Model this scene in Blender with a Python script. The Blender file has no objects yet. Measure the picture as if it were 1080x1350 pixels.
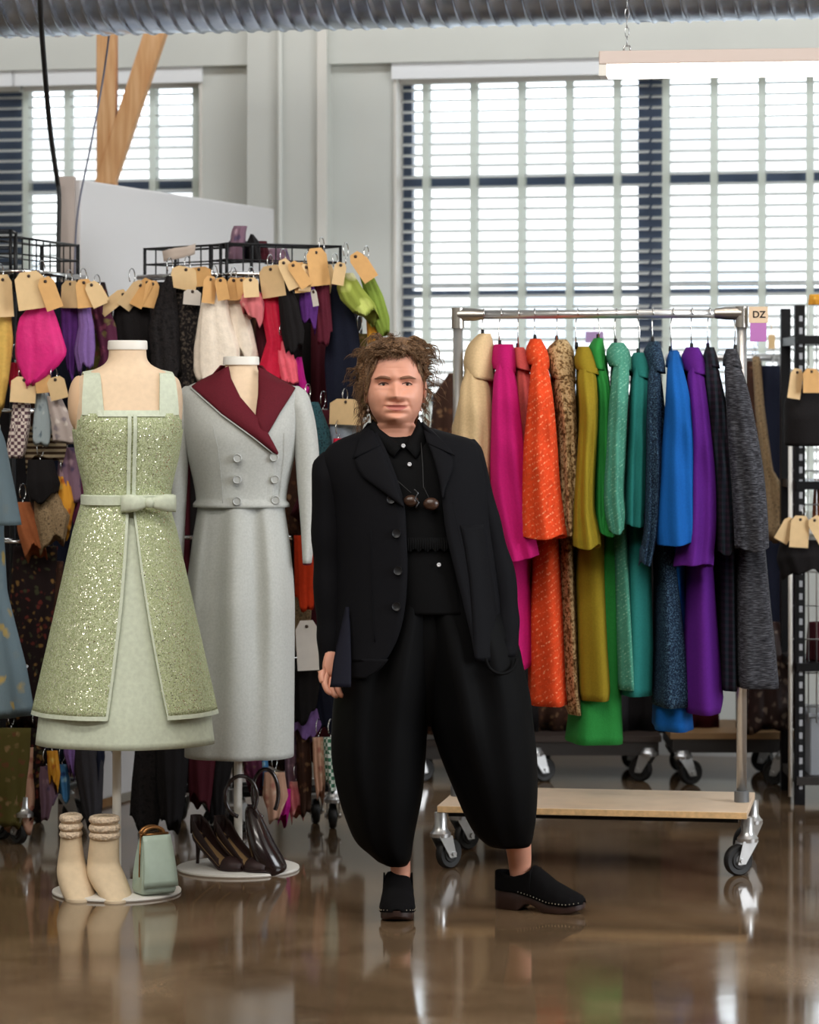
import bpy, bmesh, math, random
from mathutils import Vector, Matrix

PI = math.pi
SC = bpy.context.scene
COL = SC.collection

# ------------------------------------------------------------------ camera
F, H, HOR = 4000.0, 1.49, 530.0          # focal length in px (1080 wide), eye height, horizon row
cam_d = bpy.data.cameras.new('camera')
cam = bpy.data.objects.new('camera', cam_d)
COL.objects.link(cam)
cam.location = (0, 0, H)
cam.rotation_euler = (PI / 2, 0, 0)
cam_d.sensor_fit = 'HORIZONTAL'
cam_d.sensor_width = 36.0
cam_d.lens = F / 1080 * 36.0
cam_d.shift_y = -(675 - HOR) / 1080
cam_d.clip_end = 200
cam_d.dof.use_dof = True
cam_d.dof.focus_distance = 8.9
cam_d.dof.aperture_fstop = 5.0
SC.camera = cam

# ------------------------------------------------------------------ world, lights, exposure
SC.view_settings.view_transform = 'Standard'
SC.view_settings.look = 'None'
SC.view_settings.gamma = 1.0
SC.view_settings.use_curve_mapping = False
SC.view_settings.exposure = 0.0
SC.cycles.use_denoising = True
SC.cycles.max_bounces = 8
SC.cycles.transparent_max_bounces = 16
SC.cycles.caustics_reflective = False
SC.cycles.caustics_refractive = False
SC.cycles.sample_clamp_indirect = 4.0
world = bpy.data.worlds.new('world')
SC.world = world
world.use_nodes = True
bg = world.node_tree.nodes['Background']
bg.inputs['Color'].default_value = (0.90, 0.955, 1.0, 1)      # bright overcast sky
bg.inputs['Strength'].default_value = 4.2


def area_light(name, loc, target, sx, sy, power, color=(1, 1, 1)):
    ld = bpy.data.lights.new(name, 'AREA')
    ld.shape = 'RECTANGLE'
    ld.size, ld.size_y = sx, sy
    ld.energy = power
    ld.color = color
    o = bpy.data.objects.new(name, ld)
    COL.objects.link(o)
    o.location = loc
    o.rotation_euler = (Vector(target) - Vector(loc)).to_track_quat('-Z', 'Y').to_euler()
    return o


# added area lights out of view: daylight fill from the right, ceiling-height fills
area_light('side_daylight_fill', (5.8, 6.5, 2.5), (0.0, 8.8, 1.0), 4.5, 2.6, 190, (0.93, 0.96, 1.0))
area_light('ceiling_fill_front', (-1.2, 4.2, 4.2), (-0.2, 8.9, 1.0), 5.0, 0.8, 170, (1.0, 0.96, 0.9))
area_light('ceiling_fill_over', (-0.8, 6.7, 4.2), (-0.4, 8.8, 0.6), 4.0, 0.6, 110, (1.0, 0.95, 0.88))
area_light('ceiling_fill_rear', (-0.4, 11.3, 4.2), (-0.2, 12.4, 1.8), 7.0, 0.4, 62, (0.96, 0.98, 1.0))  # added to brighten the back wall


# ------------------------------------------------------------------ helpers
def P(x, y, d):
    return Vector(((x - 540.0) * d / F, d, H - (y - HOR) * d / F))


def srgb(r, g, b):
    def f(c):
        c = c / 255.0
        return c / 12.92 if c <= 0.04045 else ((c + 0.055) / 1.055) ** 2.4
    return (f(r), f(g), f(b), 1.0)


WL = {}


def thing(name, label, cat, loc, group=None):
    o = bpy.data.objects.new(name, None)
    o.empty_display_size = 0.05
    COL.objects.link(o)
    o.location = loc
    WL[o.name] = Vector(loc)
    o['label'] = label
    o['category'] = cat
    if group:
        o['group'] = group
    return o


def tag(o, label, cat, group=None):
    o['label'] = label
    o['category'] = cat
    if group:
        o['group'] = group
    return o


class MB:
    def __init__(self):
        self.v, self.f = [], []

    def add(self, verts, faces):
        b = len(self.v)
        self.v += [Vector(p) for p in verts]
        self.f += [tuple(i + b for i in f) for f in faces]
        return self

    def loft(self, rings, closed=True, cap0=True, cap1=True):
        n = len(rings[0])
        v = [p for r in rings for p in r]
        f = []
        for i in range(len(rings) - 1):
            for j in range(n if closed else n - 1):
                k = (j + 1) % n
                f.append((i * n + j, i * n + k, (i + 1) * n + k, (i + 1) * n + j))
        if closed and cap0:
            f.append(tuple(range(n - 1, -1, -1)))
        if closed and cap1:
            b = (len(rings) - 1) * n
            f.append(tuple(b + j for j in range(n)))
        return self.add(v, f)

    def box(self, c, s, rz=0.0, taper=1.0):
        c = Vector(c)
        R = Matrix.Rotation(rz, 3, 'Z')
        v = []
        for z in (-1, 1):
            t = taper if z > 0 else 1.0
            for x, y in ((-1, -1), (1, -1), (1, 1), (-1, 1)):
                v.append(c + R @ Vector((x * s[0] / 2 * t, y * s[1] / 2 * t, z * s[2] / 2)))
        return self.add(v, [(3, 2, 1, 0), (4, 5, 6, 7), (0, 1, 5, 4), (1, 2, 6, 5), (2, 3, 7, 6), (3, 0, 4, 7)])

    def tube(self, pts, r, n=8, closed=False, cap=True):
        pts = [Vector(p) for p in pts]
        m = len(pts)
        rs = r if isinstance(r, (list, tuple)) else [r] * m
        rings = []
        up = None
        for i in range(m):
            a = pts[(i - 1) % m] if (closed or i > 0) else pts[i]
            b = pts[(i + 1) % m] if (closed or i < m - 1) else pts[i]
            t = (b - a)
            if t.length < 1e-9:
                t = Vector((0, 0, 1))
            t.normalize()
            if up is None:
                up = Vector((0, 0, 1)) if abs(t.z) < 0.9 else Vector((0, 1, 0))
            s = t.cross(up)
            if s.length < 1e-6:
                s = t.cross(Vector((1, 0.3, 0)))
            s.normalize()
            u = s.cross(t).normalized()
            up = u
            rings.append([pts[i] + (s * math.cos(q) + u * math.sin(q)) * rs[i]
                          for q in (2 * PI * j / n for j in range(n))])
        if closed:
            rings.append(rings[0])
            return self.loft(rings, True, False, False)
        return self.loft(rings, True, cap, cap)

    def lathe(self, c, prof, n=24, axis='Z'):
        c = Vector(c)
        rings = []
        for r, h in prof:
            ring = []
            for j in range(n):
                q = 2 * PI * j / n
                a, b = r * math.cos(q), r * math.sin(q)
                ring.append(c + {'Z': Vector((a, b, h)), 'X': Vector((h, a, b)), 'Y': Vector((a, h, b))}[axis])
            rings.append(ring)
        return self.loft(rings)

    def ball(self, c, r, n=14, m=8):
        c = Vector(c)
        r = Vector(r) if isinstance(r, (tuple, list, Vector)) else Vector((r, r, r))
        rings = []
        for i in range(m + 1):
            t = -PI / 2 + PI * (i + 0.001) / (m + 0.002)
            rings.append([c + Vector((r.x * math.cos(t) * math.cos(2 * PI * j / n),
                                      r.y * math.cos(t) * math.sin(2 * PI * j / n), r.z * math.sin(t))) for j in range(n)])
        return self.loft(rings)

    def patch(self, A, B, n=6, fn=None):
        """a sheet between polyline A and polyline B (same length)"""
        rows = []
        for i in range(n + 1):
            t = i / n
            rows.append([Vector(a).lerp(Vector(b), t) for a, b in zip(A, B)])
        if fn:
            rows = [[fn(p) for p in r] for r in rows]
        return self.loft(rows, closed=False)

    def build(self, name, mat, parent=None, smooth=True, solid=0.0, sub=0, bevel=0.0, angle=None, offset=0.0, loc=None):
        me = bpy.data.meshes.new(name)
        if parent is not None:
            base = WL[parent.name]
        else:
            if loc is None:
                lo = [min(p[i] for p in self.v) for i in range(3)]
                hi = [max(p[i] for p in self.v) for i in range(3)]
                loc = Vector(((lo[0] + hi[0]) / 2, (lo[1] + hi[1]) / 2, lo[2]))
            base = Vector(loc)
        me.from_pydata([tuple(p - base) for p in self.v], [], self.f)
        bm = bmesh.new()
        bm.from_mesh(me)
        bmesh.ops.remove_doubles(bm, verts=bm.verts, dist=1e-6)
        bmesh.ops.recalc_face_normals(bm, faces=bm.faces)
        bm.to_mesh(me)
        bm.free()
        if smooth:
            me.polygons.foreach_set('use_smooth', [True] * len(me.polygons))
            if angle:
                me.set_sharp_from_angle(angle=math.radians(angle))
        me.materials.append(mat)
        o = bpy.data.objects.new(name, me)
        COL.objects.link(o)
        if parent is not None:
            o.parent = parent
        else:
            o.location = base
        WL[o.name] = base
        if solid:
            m = o.modifiers.new('solid', 'SOLIDIFY')
            m.thickness = solid
            m.offset = offset
        if bevel:
            m = o.modifiers.new('bevel', 'BEVEL')
            m.width = bevel
            m.segments = 2
            m.limit_method = 'ANGLE'
        if sub:
            m = o.modifiers.new('sub', 'SUBSURF')
            m.levels = m.render_levels = sub
        return o


def prow(y, xl, xr, d, df, db=None, n=30, e=2.2, fold=None, dz=0.0):
    """a horizontal ring whose silhouette runs from pixel xl to xr at depth d on pixel row y"""
    db = df if db is None else db
    a, b = P(xl, y, d), P(xr, y, d)
    cx, hw, z = (a.x + b.x) / 2, (b.x - a.x) / 2, a.z
    ring = []
    for j in range(n):
        q = 2 * PI * j / n
        c, s = math.cos(q), math.sin(q)
        m = 1.0
        if fold:
            m += fold[0] * math.sin(fold[1] * q + fold[2])
        ring.append(Vector((cx + hw * m * math.copysign(abs(c) ** (2 / e), c),
                            d - (df if s > 0 else db) * m * math.copysign(abs(s) ** (2 / e), s), z + dz * c)))
    return ring


def interp(tab, y):
    """piecewise-linear rows: tab = [(y, a, b, ...)]"""
    if y <= tab[0][0]:
        return list(tab[0][1:])
    for p, q in zip(tab, tab[1:]):
        if y <= q[0]:
            t = (y - p[0]) / (q[0] - p[0])
            return [u + (w - u) * t for u, w in zip(p[1:], q[1:])]
    return list(tab[-1][1:])


def sinterp(tab, y):
    """smooth (Catmull-Rom) rows"""
    n = len(tab)
    if y <= tab[0][0]:
        return list(tab[0][1:])
    if y >= tab[-1][0]:
        return list(tab[-1][1:])
    for i in range(n - 1):
        if y <= tab[i + 1][0]:
            break
    p0, p1, p2, p3 = tab[max(i - 1, 0)], tab[i], tab[i + 1], tab[min(i + 2, n - 1)]
    h = p2[0] - p1[0]
    t = (y - p1[0]) / h
    out = []
    for k in range(1, len(p1)):
        m1 = (p2[k] - p0[k]) / (p2[0] - p0[0]) * h if p2[0] != p0[0] else 0
        m2 = (p3[k] - p1[k]) / (p3[0] - p1[0]) * h if p3[0] != p1[0] else 0
        out.append((2 * t ** 3 - 3 * t ** 2 + 1) * p1[k] + (t ** 3 - 2 * t ** 2 + t) * m1
                   + (-2 * t ** 3 + 3 * t ** 2) * p2[k] + (t ** 3 - t ** 2) * m2)
    return out


# ------------------------------------------------------------------ materials
MATS = {}


def principled(name):
    m = bpy.data.materials.new(name)
    m.use_nodes = True
    nt = m.node_tree
    b = nt.nodes['Principled BSDF']
    return m, nt, b


def solid_mat(name, col, rough=0.5, metal=0.0, noise=0.0, nscale=20.0, bump=0.0, coat=0.0, emit=None, estr=0.0, spec=0.5):
    if name in MATS:
        return MATS[name]
    m, nt, b = principled(name)
    b.inputs['Base Color'].default_value = col
    b.inputs['Roughness'].default_value = rough
    b.inputs['Metallic'].default_value = metal
    b.inputs['Specular IOR Level'].default_value = spec
    b.inputs['Coat Weight'].default_value = coat
    if emit:
        b.inputs['Emission Color'].default_value = emit
        b.inputs['Emission Strength'].default_value = estr
    if noise or bump:
        tc = nt.nodes.new('ShaderNodeTexCoord')
        n = nt.nodes.new('ShaderNodeTexNoise')
        n.inputs['Scale'].default_value = nscale
        n.inputs['Detail'].default_value = 5
        nt.links.new(tc.outputs['Object'], n.inputs['Vector'])
        if noise:
            r = nt.nodes.new('ShaderNodeValToRGB')
            r.color_ramp.elements[0].position = 0.3
            r.color_ramp.elements[1].position = 0.7
            r.color_ramp.elements[0].color = tuple(c * (1 - noise) for c in col[:3]) + (1,)
            r.color_ramp.elements[1].color = tuple(min(1, c * (1 + noise)) for c in col[:3]) + (1,)
            nt.links.new(n.outputs['Fac'], r.inputs['Fac'])
            nt.links.new(r.outputs['Color'], b.inputs['Base Color'])
        if bump:
            bp = nt.nodes.new('ShaderNodeBump')
            bp.inputs['Strength'].default_value = bump
            bp.inputs['Distance'].default_value = 0.01
            nt.links.new(n.outputs['Fac'], bp.inputs['Height'])
            nt.links.new(bp.outputs['Normal'], b.inputs['Normal'])
    MATS[name] = m
    return m


def ramp_node(nt, stops, const=False):
    r = nt.nodes.new('ShaderNodeValToRGB')
    cr = r.color_ramp
    if const:
        cr.interpolation = 'CONSTANT'
    while len(cr.elements) < len(stops):
        cr.elements.new(0.5)
    for e, (p, c) in zip(cr.elements, stops):
        e.position = p
        e.color = c
    return r


def fabric(name, kind, cols, scale=1.0, rough=0.85, sheen=0.1, bump=0.35, rot=(0, 0, 0), spec=0.2):
    """cols: srgb triples"""
    if name in MATS:
        return MATS[name]
    m, nt, b = principled(name)
    C = [srgb(*c) for c in cols]
    b.inputs['Roughness'].default_value = rough
    b.inputs['Specular IOR Level'].default_value = spec
    b.inputs['Sheen Weight'].default_value = sheen
    b.inputs['Sheen Roughness'].default_value = 0.5
    b.inputs['Sheen Tint'].default_value = C[0]
    tc = nt.nodes.new('ShaderNodeTexCoord')
    mp = nt.nodes.new('ShaderNodeMapping')
    mp.inputs['Rotation'].default_value = rot
    nt.links.new(tc.outputs['Object'], mp.inputs['Vector'])
    V = mp.outputs['Vector']

    def noise(sc, det=4, dist=0.0):
        n = nt.nodes.new('ShaderNodeTexNoise')
        n.inputs['Scale'].default_value = sc
        n.inputs['Detail'].default_value = det
        n.inputs['Distortion'].default_value = dist
        nt.links.new(V, n.inputs['Vector'])
        return n

    def wave(sc, direction, dist=0.0, det=2.0, dsc=1.0):
        w = nt.nodes.new('ShaderNodeTexWave')
        w.bands_direction = direction
        w.inputs['Scale'].default_value = sc
        w.inputs['Distortion'].default_value = dist
        w.inputs['Detail'].default_value = det
        w.inputs['Detail Scale'].default_value = dsc
        nt.links.new(V, w.inputs['Vector'])
        return w

    def mix(fac, a, c, mode='MIX'):
        x = nt.nodes.new('ShaderNodeMix')
        x.data_type = 'RGBA'
        x.blend_type = mode
        if isinstance(fac, float):
            x.inputs[0].default_value = fac
        else:
            nt.links.new(fac, x.inputs[0])
        for s, q in ((6, a), (7, c)):
            if isinstance(q, tuple):
                x.inputs[s].default_value = q
            else:
                nt.links.new(q, x.inputs[s])
        return x.outputs[2]

    fine = noise(350 * scale, 3)
    out = None
    if kind == 'plain':
        n = noise(150 * scale, 5)
        d = tuple(c * 0.92 for c in C[0][:3]) + (1,)
        l = tuple(min(1, c * 1.07) for c in C[0][:3]) + (1,)
        r = ramp_node(nt, [(0.3, d), (0.7, l)])
        nt.links.new(n.outputs['Fac'], r.inputs['Fac'])
        out = r.outputs['Color']
    elif kind == 'tweed':
        n = noise(170 * scale, 2)
        st = [(0.30 + 0.4 * i / max(1, len(C) - 1), c) for i, c in enumerate(C)]
        r = ramp_node(nt, st)
        nt.links.new(n.outputs['Fac'], r.inputs['Fac'])
        out = r.outputs['Color']
    elif kind == 'streak':      # slubby yarns running along bands
        mp.inputs['Scale'].default_value = (1, 1, 8)
        n = noise(28 * scale, 4)
        st = [(0.32 + 0.36 * i / max(1, len(C) - 1), c) for i, c in enumerate(C)]
        r = ramp_node(nt, st)
        nt.links.new(n.outputs['Fac'], r.inputs['Fac'])
        out = r.outputs['Color']
    elif kind == 'stripe':
        w = wave(14 * scale, 'Z', 2.2, 3, 2.5)
        n = noise(120, 2)
        r = ramp_node(nt, [(0.0, C[0]), (0.72, C[0]), (0.92, C[1])])
        nt.links.new(w.outputs['Fac'], r.inputs['Fac'])
        rb = ramp_node(nt, [(0.30, (0, 0, 0, 1)), (0.5, (1, 1, 1, 1))])
        nt.links.new(n.outputs['Fac'], rb.inputs['Fac'])
        n2 = noise(40, 5)
        dk = ramp_node(nt, [(0.3, tuple(c * 0.78 for c in C[0][:3]) + (1,)), (0.7, C[0])])
        nt.links.new(n2.outputs['Fac'], dk.inputs['Fac'])
        out = mix(rb.outputs['Color'], r.outputs['Color'], dk.outputs['Color'])
    elif kind == 'band':
        w = wave(14 * scale, 'Z', 0.1)
        r = ramp_node(nt, [(0.0, C[0]), (0.5, C[1])], True)
        nt.links.new(w.outputs['Fac'], r.inputs['Fac'])
        out = r.outputs['Color']
    elif kind == 'plaid':
        w1, w2 = wave(9 * scale, 'Z', 0.3), wave(9 * scale, 'X', 0.3)
        r1 = ramp_node(nt, [(0.35, C[0]), (0.75, C[1])])
        r2 = ramp_node(nt, [(0.4, C[0]), (0.8, C[-1])])
        nt.links.new(w1.outputs['Fac'], r1.inputs['Fac'])
        nt.links.new(w2.outputs['Fac'], r2.inputs['Fac'])
        out = mix(0.5, r1.outputs['Color'], r2.outputs['Color'])
    elif kind == 'check':
        k = nt.nodes.new('ShaderNodeTexChecker')
        k.inputs['Scale'].default_value = 90 * scale
        k.inputs['Color1'].default_value = C[0]
        k.inputs['Color2'].default_value = C[1]
        nt.links.new(V, k.inputs['Vector'])
        out = k.outputs['Color']
    elif kind == 'floral':
        dn = noise(18 * scale, 3)
        vec = nt.nodes.new('ShaderNodeVectorMath')
        vec.operation = 'ADD'
        sc = nt.nodes.new('ShaderNodeVectorMath')
        sc.operation = 'SCALE'
        sc.inputs['Scale'].default_value = 0.05 / scale
        nt.links.new(dn.outputs['Color'], sc.inputs[0])
        nt.links.new(V, vec.inputs[0])
        nt.links.new(sc.outputs[0], vec.inputs[1])
        vo = nt.nodes.new('ShaderNodeTexVoronoi')
        vo.inputs['Scale'].default_value = 26 * scale
        nt.links.new(vec.outputs[0], vo.inputs['Vector'])
        sep = nt.nodes.new('ShaderNodeSeparateColor')
        nt.links.new(vo.outputs['Color'], sep.inputs[0])
        st = [(i / len(C), c) for i, c in enumerate(C)]
        r = ramp_node(nt, st, True)
        nt.links.new(sep.outputs[0], r.inputs['Fac'])
        r2 = ramp_node(nt, [(0.25, (1, 1, 1, 1)), (0.5, (0, 0, 0, 1))])
        nt.links.new(vo.outputs['Distance'], r2.inputs['Fac'])
        out = mix(r2.outputs['Color'], C[0], r.outputs['Color'])
    elif kind == 'sequin':
        vo = nt.nodes.new('ShaderNodeTexVoronoi')
        vo.inputs['Scale'].default_value = 300 * scale
        nt.links.new(V, vo.inputs['Vector'])
        sep = nt.nodes.new('ShaderNodeSeparateColor')
        nt.links.new(vo.outputs['Color'], sep.inputs[0])
        big = noise(7, 3)
        r = ramp_node(nt, [(0.0, C[0]), (0.35, C[1]), (0.60, C[2]), (0.80, C[0]), (0.93, C[3])], True)  # last stop: near-white cells that paint the glints
        nt.links.new(sep.outputs[0], r.inputs['Fac'])
        gl = ramp_node(nt, [(0.0, (0, 0, 0, 1)), (0.93, (1, 1, 1, 1))], True)
        nt.links.new(sep.outputs[0], gl.inputs['Fac'])
        nt.links.new(gl.outputs['Color'], b.inputs['Metallic'])
        rr = ramp_node(nt, [(0.0, (0.8, 0.8, 0.8, 1)), (0.93, (0.25, 0.25, 0.25, 1))], True)
        nt.links.new(sep.outputs[0], rr.inputs['Fac'])
        nt.links.new(rr.outputs['Color'], b.inputs['Roughness'])
        # each sequin tilted its own way
        nm = nt.nodes.new('ShaderNodeNewGeometry')
        off = nt.nodes.new('ShaderNodeVectorMath')
        off.operation = 'SUBTRACT'
        nt.links.new(vo.outputs['Color'], off.inputs[0])
        off.inputs[1].default_value = (0.5, 0.5, 0.5)
        s2 = nt.nodes.new('ShaderNodeVectorMath')
        s2.operation = 'SCALE'
        s2.inputs['Scale'].default_value = 0.75
        nt.links.new(off.outputs[0], s2.inputs[0])
        ad = nt.nodes.new('ShaderNodeVectorMath')
        ad.operation = 'ADD'
        nt.links.new(nm.outputs['Normal'], ad.inputs[0])
        nt.links.new(s2.outputs[0], ad.inputs[1])
        nz = nt.nodes.new('ShaderNodeVectorMath')
        nz.operation = 'NORMALIZE'
        nt.links.new(ad.outputs[0], nz.inputs[0])
        nt.links.new(nz.outputs[0], b.inputs['Normal'])
        out = r.outputs['Color']
    nt.links.new(out, b.inputs['Base Color'])
    if kind != 'sequin' and bump:
        bp = nt.nodes.new('ShaderNodeBump')
        bp.inputs['Strength'].default_value = bump
        bp.inputs['Distance'].default_value = 0.004
        nt.links.new(fine.outputs['Fac'], bp.inputs['Height'])
        nt.links.new(bp.outputs['Normal'], b.inputs['Normal'])
    MATS[name] = m
    return m


M_STEEL = solid_mat('brushed_steel', srgb(206, 206, 206), 0.32, 0.85, 0.05, 30)
M_CHROME = solid_mat('chrome', srgb(215, 215, 215), 0.15, 1.0)
M_WIRE = solid_mat('black_wire', srgb(28, 28, 30), 0.4, 0.6)
M_RUBBER = solid_mat('black_rubber', srgb(22, 21, 21), 0.55, 0, 0.2, 60)
M_HUB = solid_mat('grey_hub', srgb(120, 120, 120), 0.4, 0.7)
M_PLY = solid_mat('birch_plywood', srgb(222, 196, 168), 0.5, 0, 0.08, 9)
M_PLYEDGE = solid_mat('plywood_edge', srgb(214, 175, 125), 0.6, 0, 0.15, 60)
M_MANILA = solid_mat('manila_card', srgb(222, 190, 142), 0.8, 0, 0.05, 30)
M_MANILA_DK = solid_mat('manila_card_amber', srgb(212, 164, 104), 0.8, 0, 0.06, 30)
M_PAPER = solid_mat('white_card', srgb(228, 222, 214), 0.8, 0, 0.04, 30)
M_LINEN = solid_mat('mannequin_linen', srgb(226, 200, 170), 0.85, 0, 0.04, 60, 0.05)
M_CAP = solid_mat('white_neck_cap', srgb(238, 234, 226), 0.5)
M_WHITE = solid_mat('white_enamel', srgb(226, 222, 214), 0.4)


# ------------------------------------------------------------------ the setting
TH = math.radians(12.0)
TAN = math.tan(TH)
WY0 = 13.05
TDIR = Vector((math.cos(TH), -math.sin(TH), 0))        # along the back wall, to the right
NDIR = Vector((-math.sin(TH), -math.cos(TH), 0))       # out of the wall towards the camera


def wy(x):
    return WY0 / (1 + TAN * (x - 540.0) / F)


def ws(x):
    """distance along the wall of pixel column x"""
    return (x - 540.0) / F * wy(x) / math.cos(TH)


def wz(x, y):
    return H - (y - HOR) * wy(x) / F


def W(s, z, out=0.0):
    return Vector((0, WY0, 0)) + TDIR * s + NDIR * out + Vector((0, 0, z))


def wbox(mb, s0, s1, z0, z1, o0, o1):
    v = [W(s0, z0, o1), W(s1, z0, o1), W(s1, z0, o0), W(s0, z0, o0), W(s0, z1, o1), W(s1, z1, o1), W(s1, z1, o0), W(s0, z1, o0)]
    mb.add(v, [(3, 2, 1, 0), (4, 5, 6, 7), (0, 1, 5, 4), (1, 2, 6, 5), (2, 3, 7, 6), (3, 0, 4, 7)])


def structure(mb, name, mat, **k):
    o = mb.build(name, mat, smooth=k.pop('smooth', False), **k)
    o['kind'] = 'structure'
    return o


M_WALL = solid_mat('wall_paint', srgb(210, 212, 206), 0.7, 0, 0.03, 3, 0.03)
M_CEIL = solid_mat('ceiling_paint', srgb(205, 203, 196), 0.8, 0, 0.03, 2)
M_FRAME = solid_mat('dark_window_frame', srgb(78, 92, 116), 0.45)  # frame tone raised; haze of the window glow is in the colour


def floor_material():
    m, nt, b = principled('polished_concrete')
    tc = nt.nodes.new('ShaderNodeTexCoord')
    n1 = nt.nodes.new('ShaderNodeTexNoise')
    n1.inputs['Scale'].default_value = 1.1
    n1.inputs['Detail'].default_value = 8
    n1.inputs['Roughness'].default_value = 0.62
    n1.inputs['Distortion'].default_value = 0.6
    n2 = nt.nodes.new('ShaderNodeTexNoise')
    n2.inputs['Scale'].default_value = 130
    n2.inputs['Detail'].default_value = 6
    n2.inputs['Roughness'].default_value = 0.75
    for n in (n1, n2):
        nt.links.new(tc.outputs['Object'], n.inputs['Vector'])
    r1 = ramp_node(nt, [(0.3, srgb(76, 59, 43)), (0.5, srgb(114, 92, 69)), (0.72, srgb(150, 125, 98))])
    nt.links.new(n1.outputs['Fac'], r1.inputs['Fac'])
    r2 = ramp_node(nt, [(0.38, (0.5, 0.5, 0.5, 1)), (0.6, (1.15, 1.15, 1.15, 1))])
    nt.links.new(n2.outputs['Fac'], r2.inputs['Fac'])
    mx = nt.nodes.new('ShaderNodeMix')
    mx.data_type = 'RGBA'
    mx.blend_type = 'MULTIPLY'
    mx.inputs[0].default_value = 0.8
    nt.links.new(r1.outputs['Color'], mx.inputs[6])
    nt.links.new(r2.outputs['Color'], mx.inputs[7])
    nt.links.new(mx.outputs[2], b.inputs['Base Color'])
    rr = ramp_node(nt, [(0.3, (0.05, 0.05, 0.05, 1)), (0.7, (0.13, 0.13, 0.13, 1))])
    nt.links.new(n1.outputs['Fac'], rr.inputs['Fac'])
    nt.links.new(rr.outputs['Color'], b.inputs['Roughness'])
    b.inputs['Specular IOR Level'].default_value = 0.55
    bp = nt.nodes.new('ShaderNodeBump')
    bp.inputs['Strength'].default_value = 0.016
    bp.inputs['Distance'].default_value = 0.02
    n3 = nt.nodes.new('ShaderNodeTexNoise')
    n3.inputs['Scale'].default_value = 5
    n3.inputs['Detail'].default_value = 3
    nt.links.new(tc.outputs['Object'], n3.inputs['Vector'])
    nt.links.new(n3.outputs['Fac'], bp.inputs['Height'])
    nt.links.new(bp.outputs['Normal'], b.inputs['Normal'])
    return m


fl = MB()
fl.box((0, 5.0, -0.05), (13, 22, 0.1))
structure(fl, 'floor', floor_material())
cl = MB()
cl.box((0, 4.4, 4.35), (12.6, 21, 0.1))
structure(cl, 'ceiling', M_CEIL)

SR0, SR1 = ws(520), ws(1260)
SL0, SL1 = ws(-330), ws(267)
ZT, ZTL = wz(780, 82), wz(267, 92)
ZS = 0.98
TK = 0.22
wm = MB()
ZC = 4.3
wbox(wm, -6.2, SL0, 0, ZC, -TK, 0)
wbox(wm, SL0, SL1, ZTL, ZC, -TK, 0)
wbox(wm, SL0, SL1, 0, ZS, -TK, 0)
wbox(wm, SL1, SR0, 0, ZC, -TK, 0)
wbox(wm, SR0, SR1, ZT, ZC, -TK, 0)
wbox(wm, SR0, SR1, 0, ZS, -TK, 0)
wbox(wm, SR1, 6.2, 0, ZC, -TK, 0)
structure(wm, 'wall_back', M_WALL)
hd = MB()
wbox(hd, -6.2, ws(333), wz(200, 90), ZC, 0.0, 0.05)
wbox(hd, ws(437), 6.2, wz(700, 86) + 0.02, ZC, 0.0, 0.05)
structure(hd, 'trim_1', M_WALL)
pl = MB()
wbox(pl, ws(333), ws(437), 0, ZC, 0.0, 0.09)
structure(pl, 'trim_2', M_WALL)
pl = MB()
wbox(pl, ws(426), ws(438), 0, ZC, 0.09, 0.11)
structure(pl, 'trim_3', solid_mat('corner_trim_paint', srgb(226, 224, 216), 0.6))
pl = MB()
wbox(pl, -6.2, 6.2, 0, 0.1, 0.0, 0.015)
structure(pl, 'baseboard_back', solid_mat('baseboard_paint', srgb(168, 168, 166), 0.6))
sw = MB()
sw.box((-6.2, 4.4, 2.15), (0.1, 21, 4.3))
structure(sw, 'wall_left', M_WALL)
sw = MB()
sw.box((6.2, 11.0, 2.15), (0.1, 5, 4.3))
sw.box((6.2, 6.0, 0.5), (0.1, 5.0, 1.0))
sw.box((6.2, 6.0, 4.1), (0.1, 5.0, 0.4))
sw.box((6.2, -1.3, 2.15), (0.1, 9.6, 4.3))
structure(sw, 'wall_right', M_WALL)


sw = MB()
sw.box((0, -6.0, 2.15), (12.4, 0.1, 4.3))
structure(sw, 'wall_front', M_WALL)


def glass_material():
    m = bpy.data.materials.new('window_glass')
    m.use_nodes = True
    nt = m.node_tree
    nt.nodes.clear()
    o = nt.nodes.new('ShaderNodeOutputMaterial')
    mx = nt.nodes.new('ShaderNodeMixShader')
    t = nt.nodes.new('ShaderNodeBsdfTransparent')
    t.inputs['Color'].default_value = (0.95, 0.97, 0.98, 1)
    g = nt.nodes.new('ShaderNodeBsdfGlossy')
    g.inputs['Roughness'].default_value = 0.02
    fr = nt.nodes.new('ShaderNodeFresnel')
    nt.links.new(fr.outputs[0], mx.inputs[0])
    nt.links.new(t.outputs[0], mx.inputs[1])
    nt.links.new(g.outputs[0], mx.inputs[2])
    nt.links.new(mx.outputs[0], o.inputs[0])
    return m


M_GLASS = glass_material()


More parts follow.
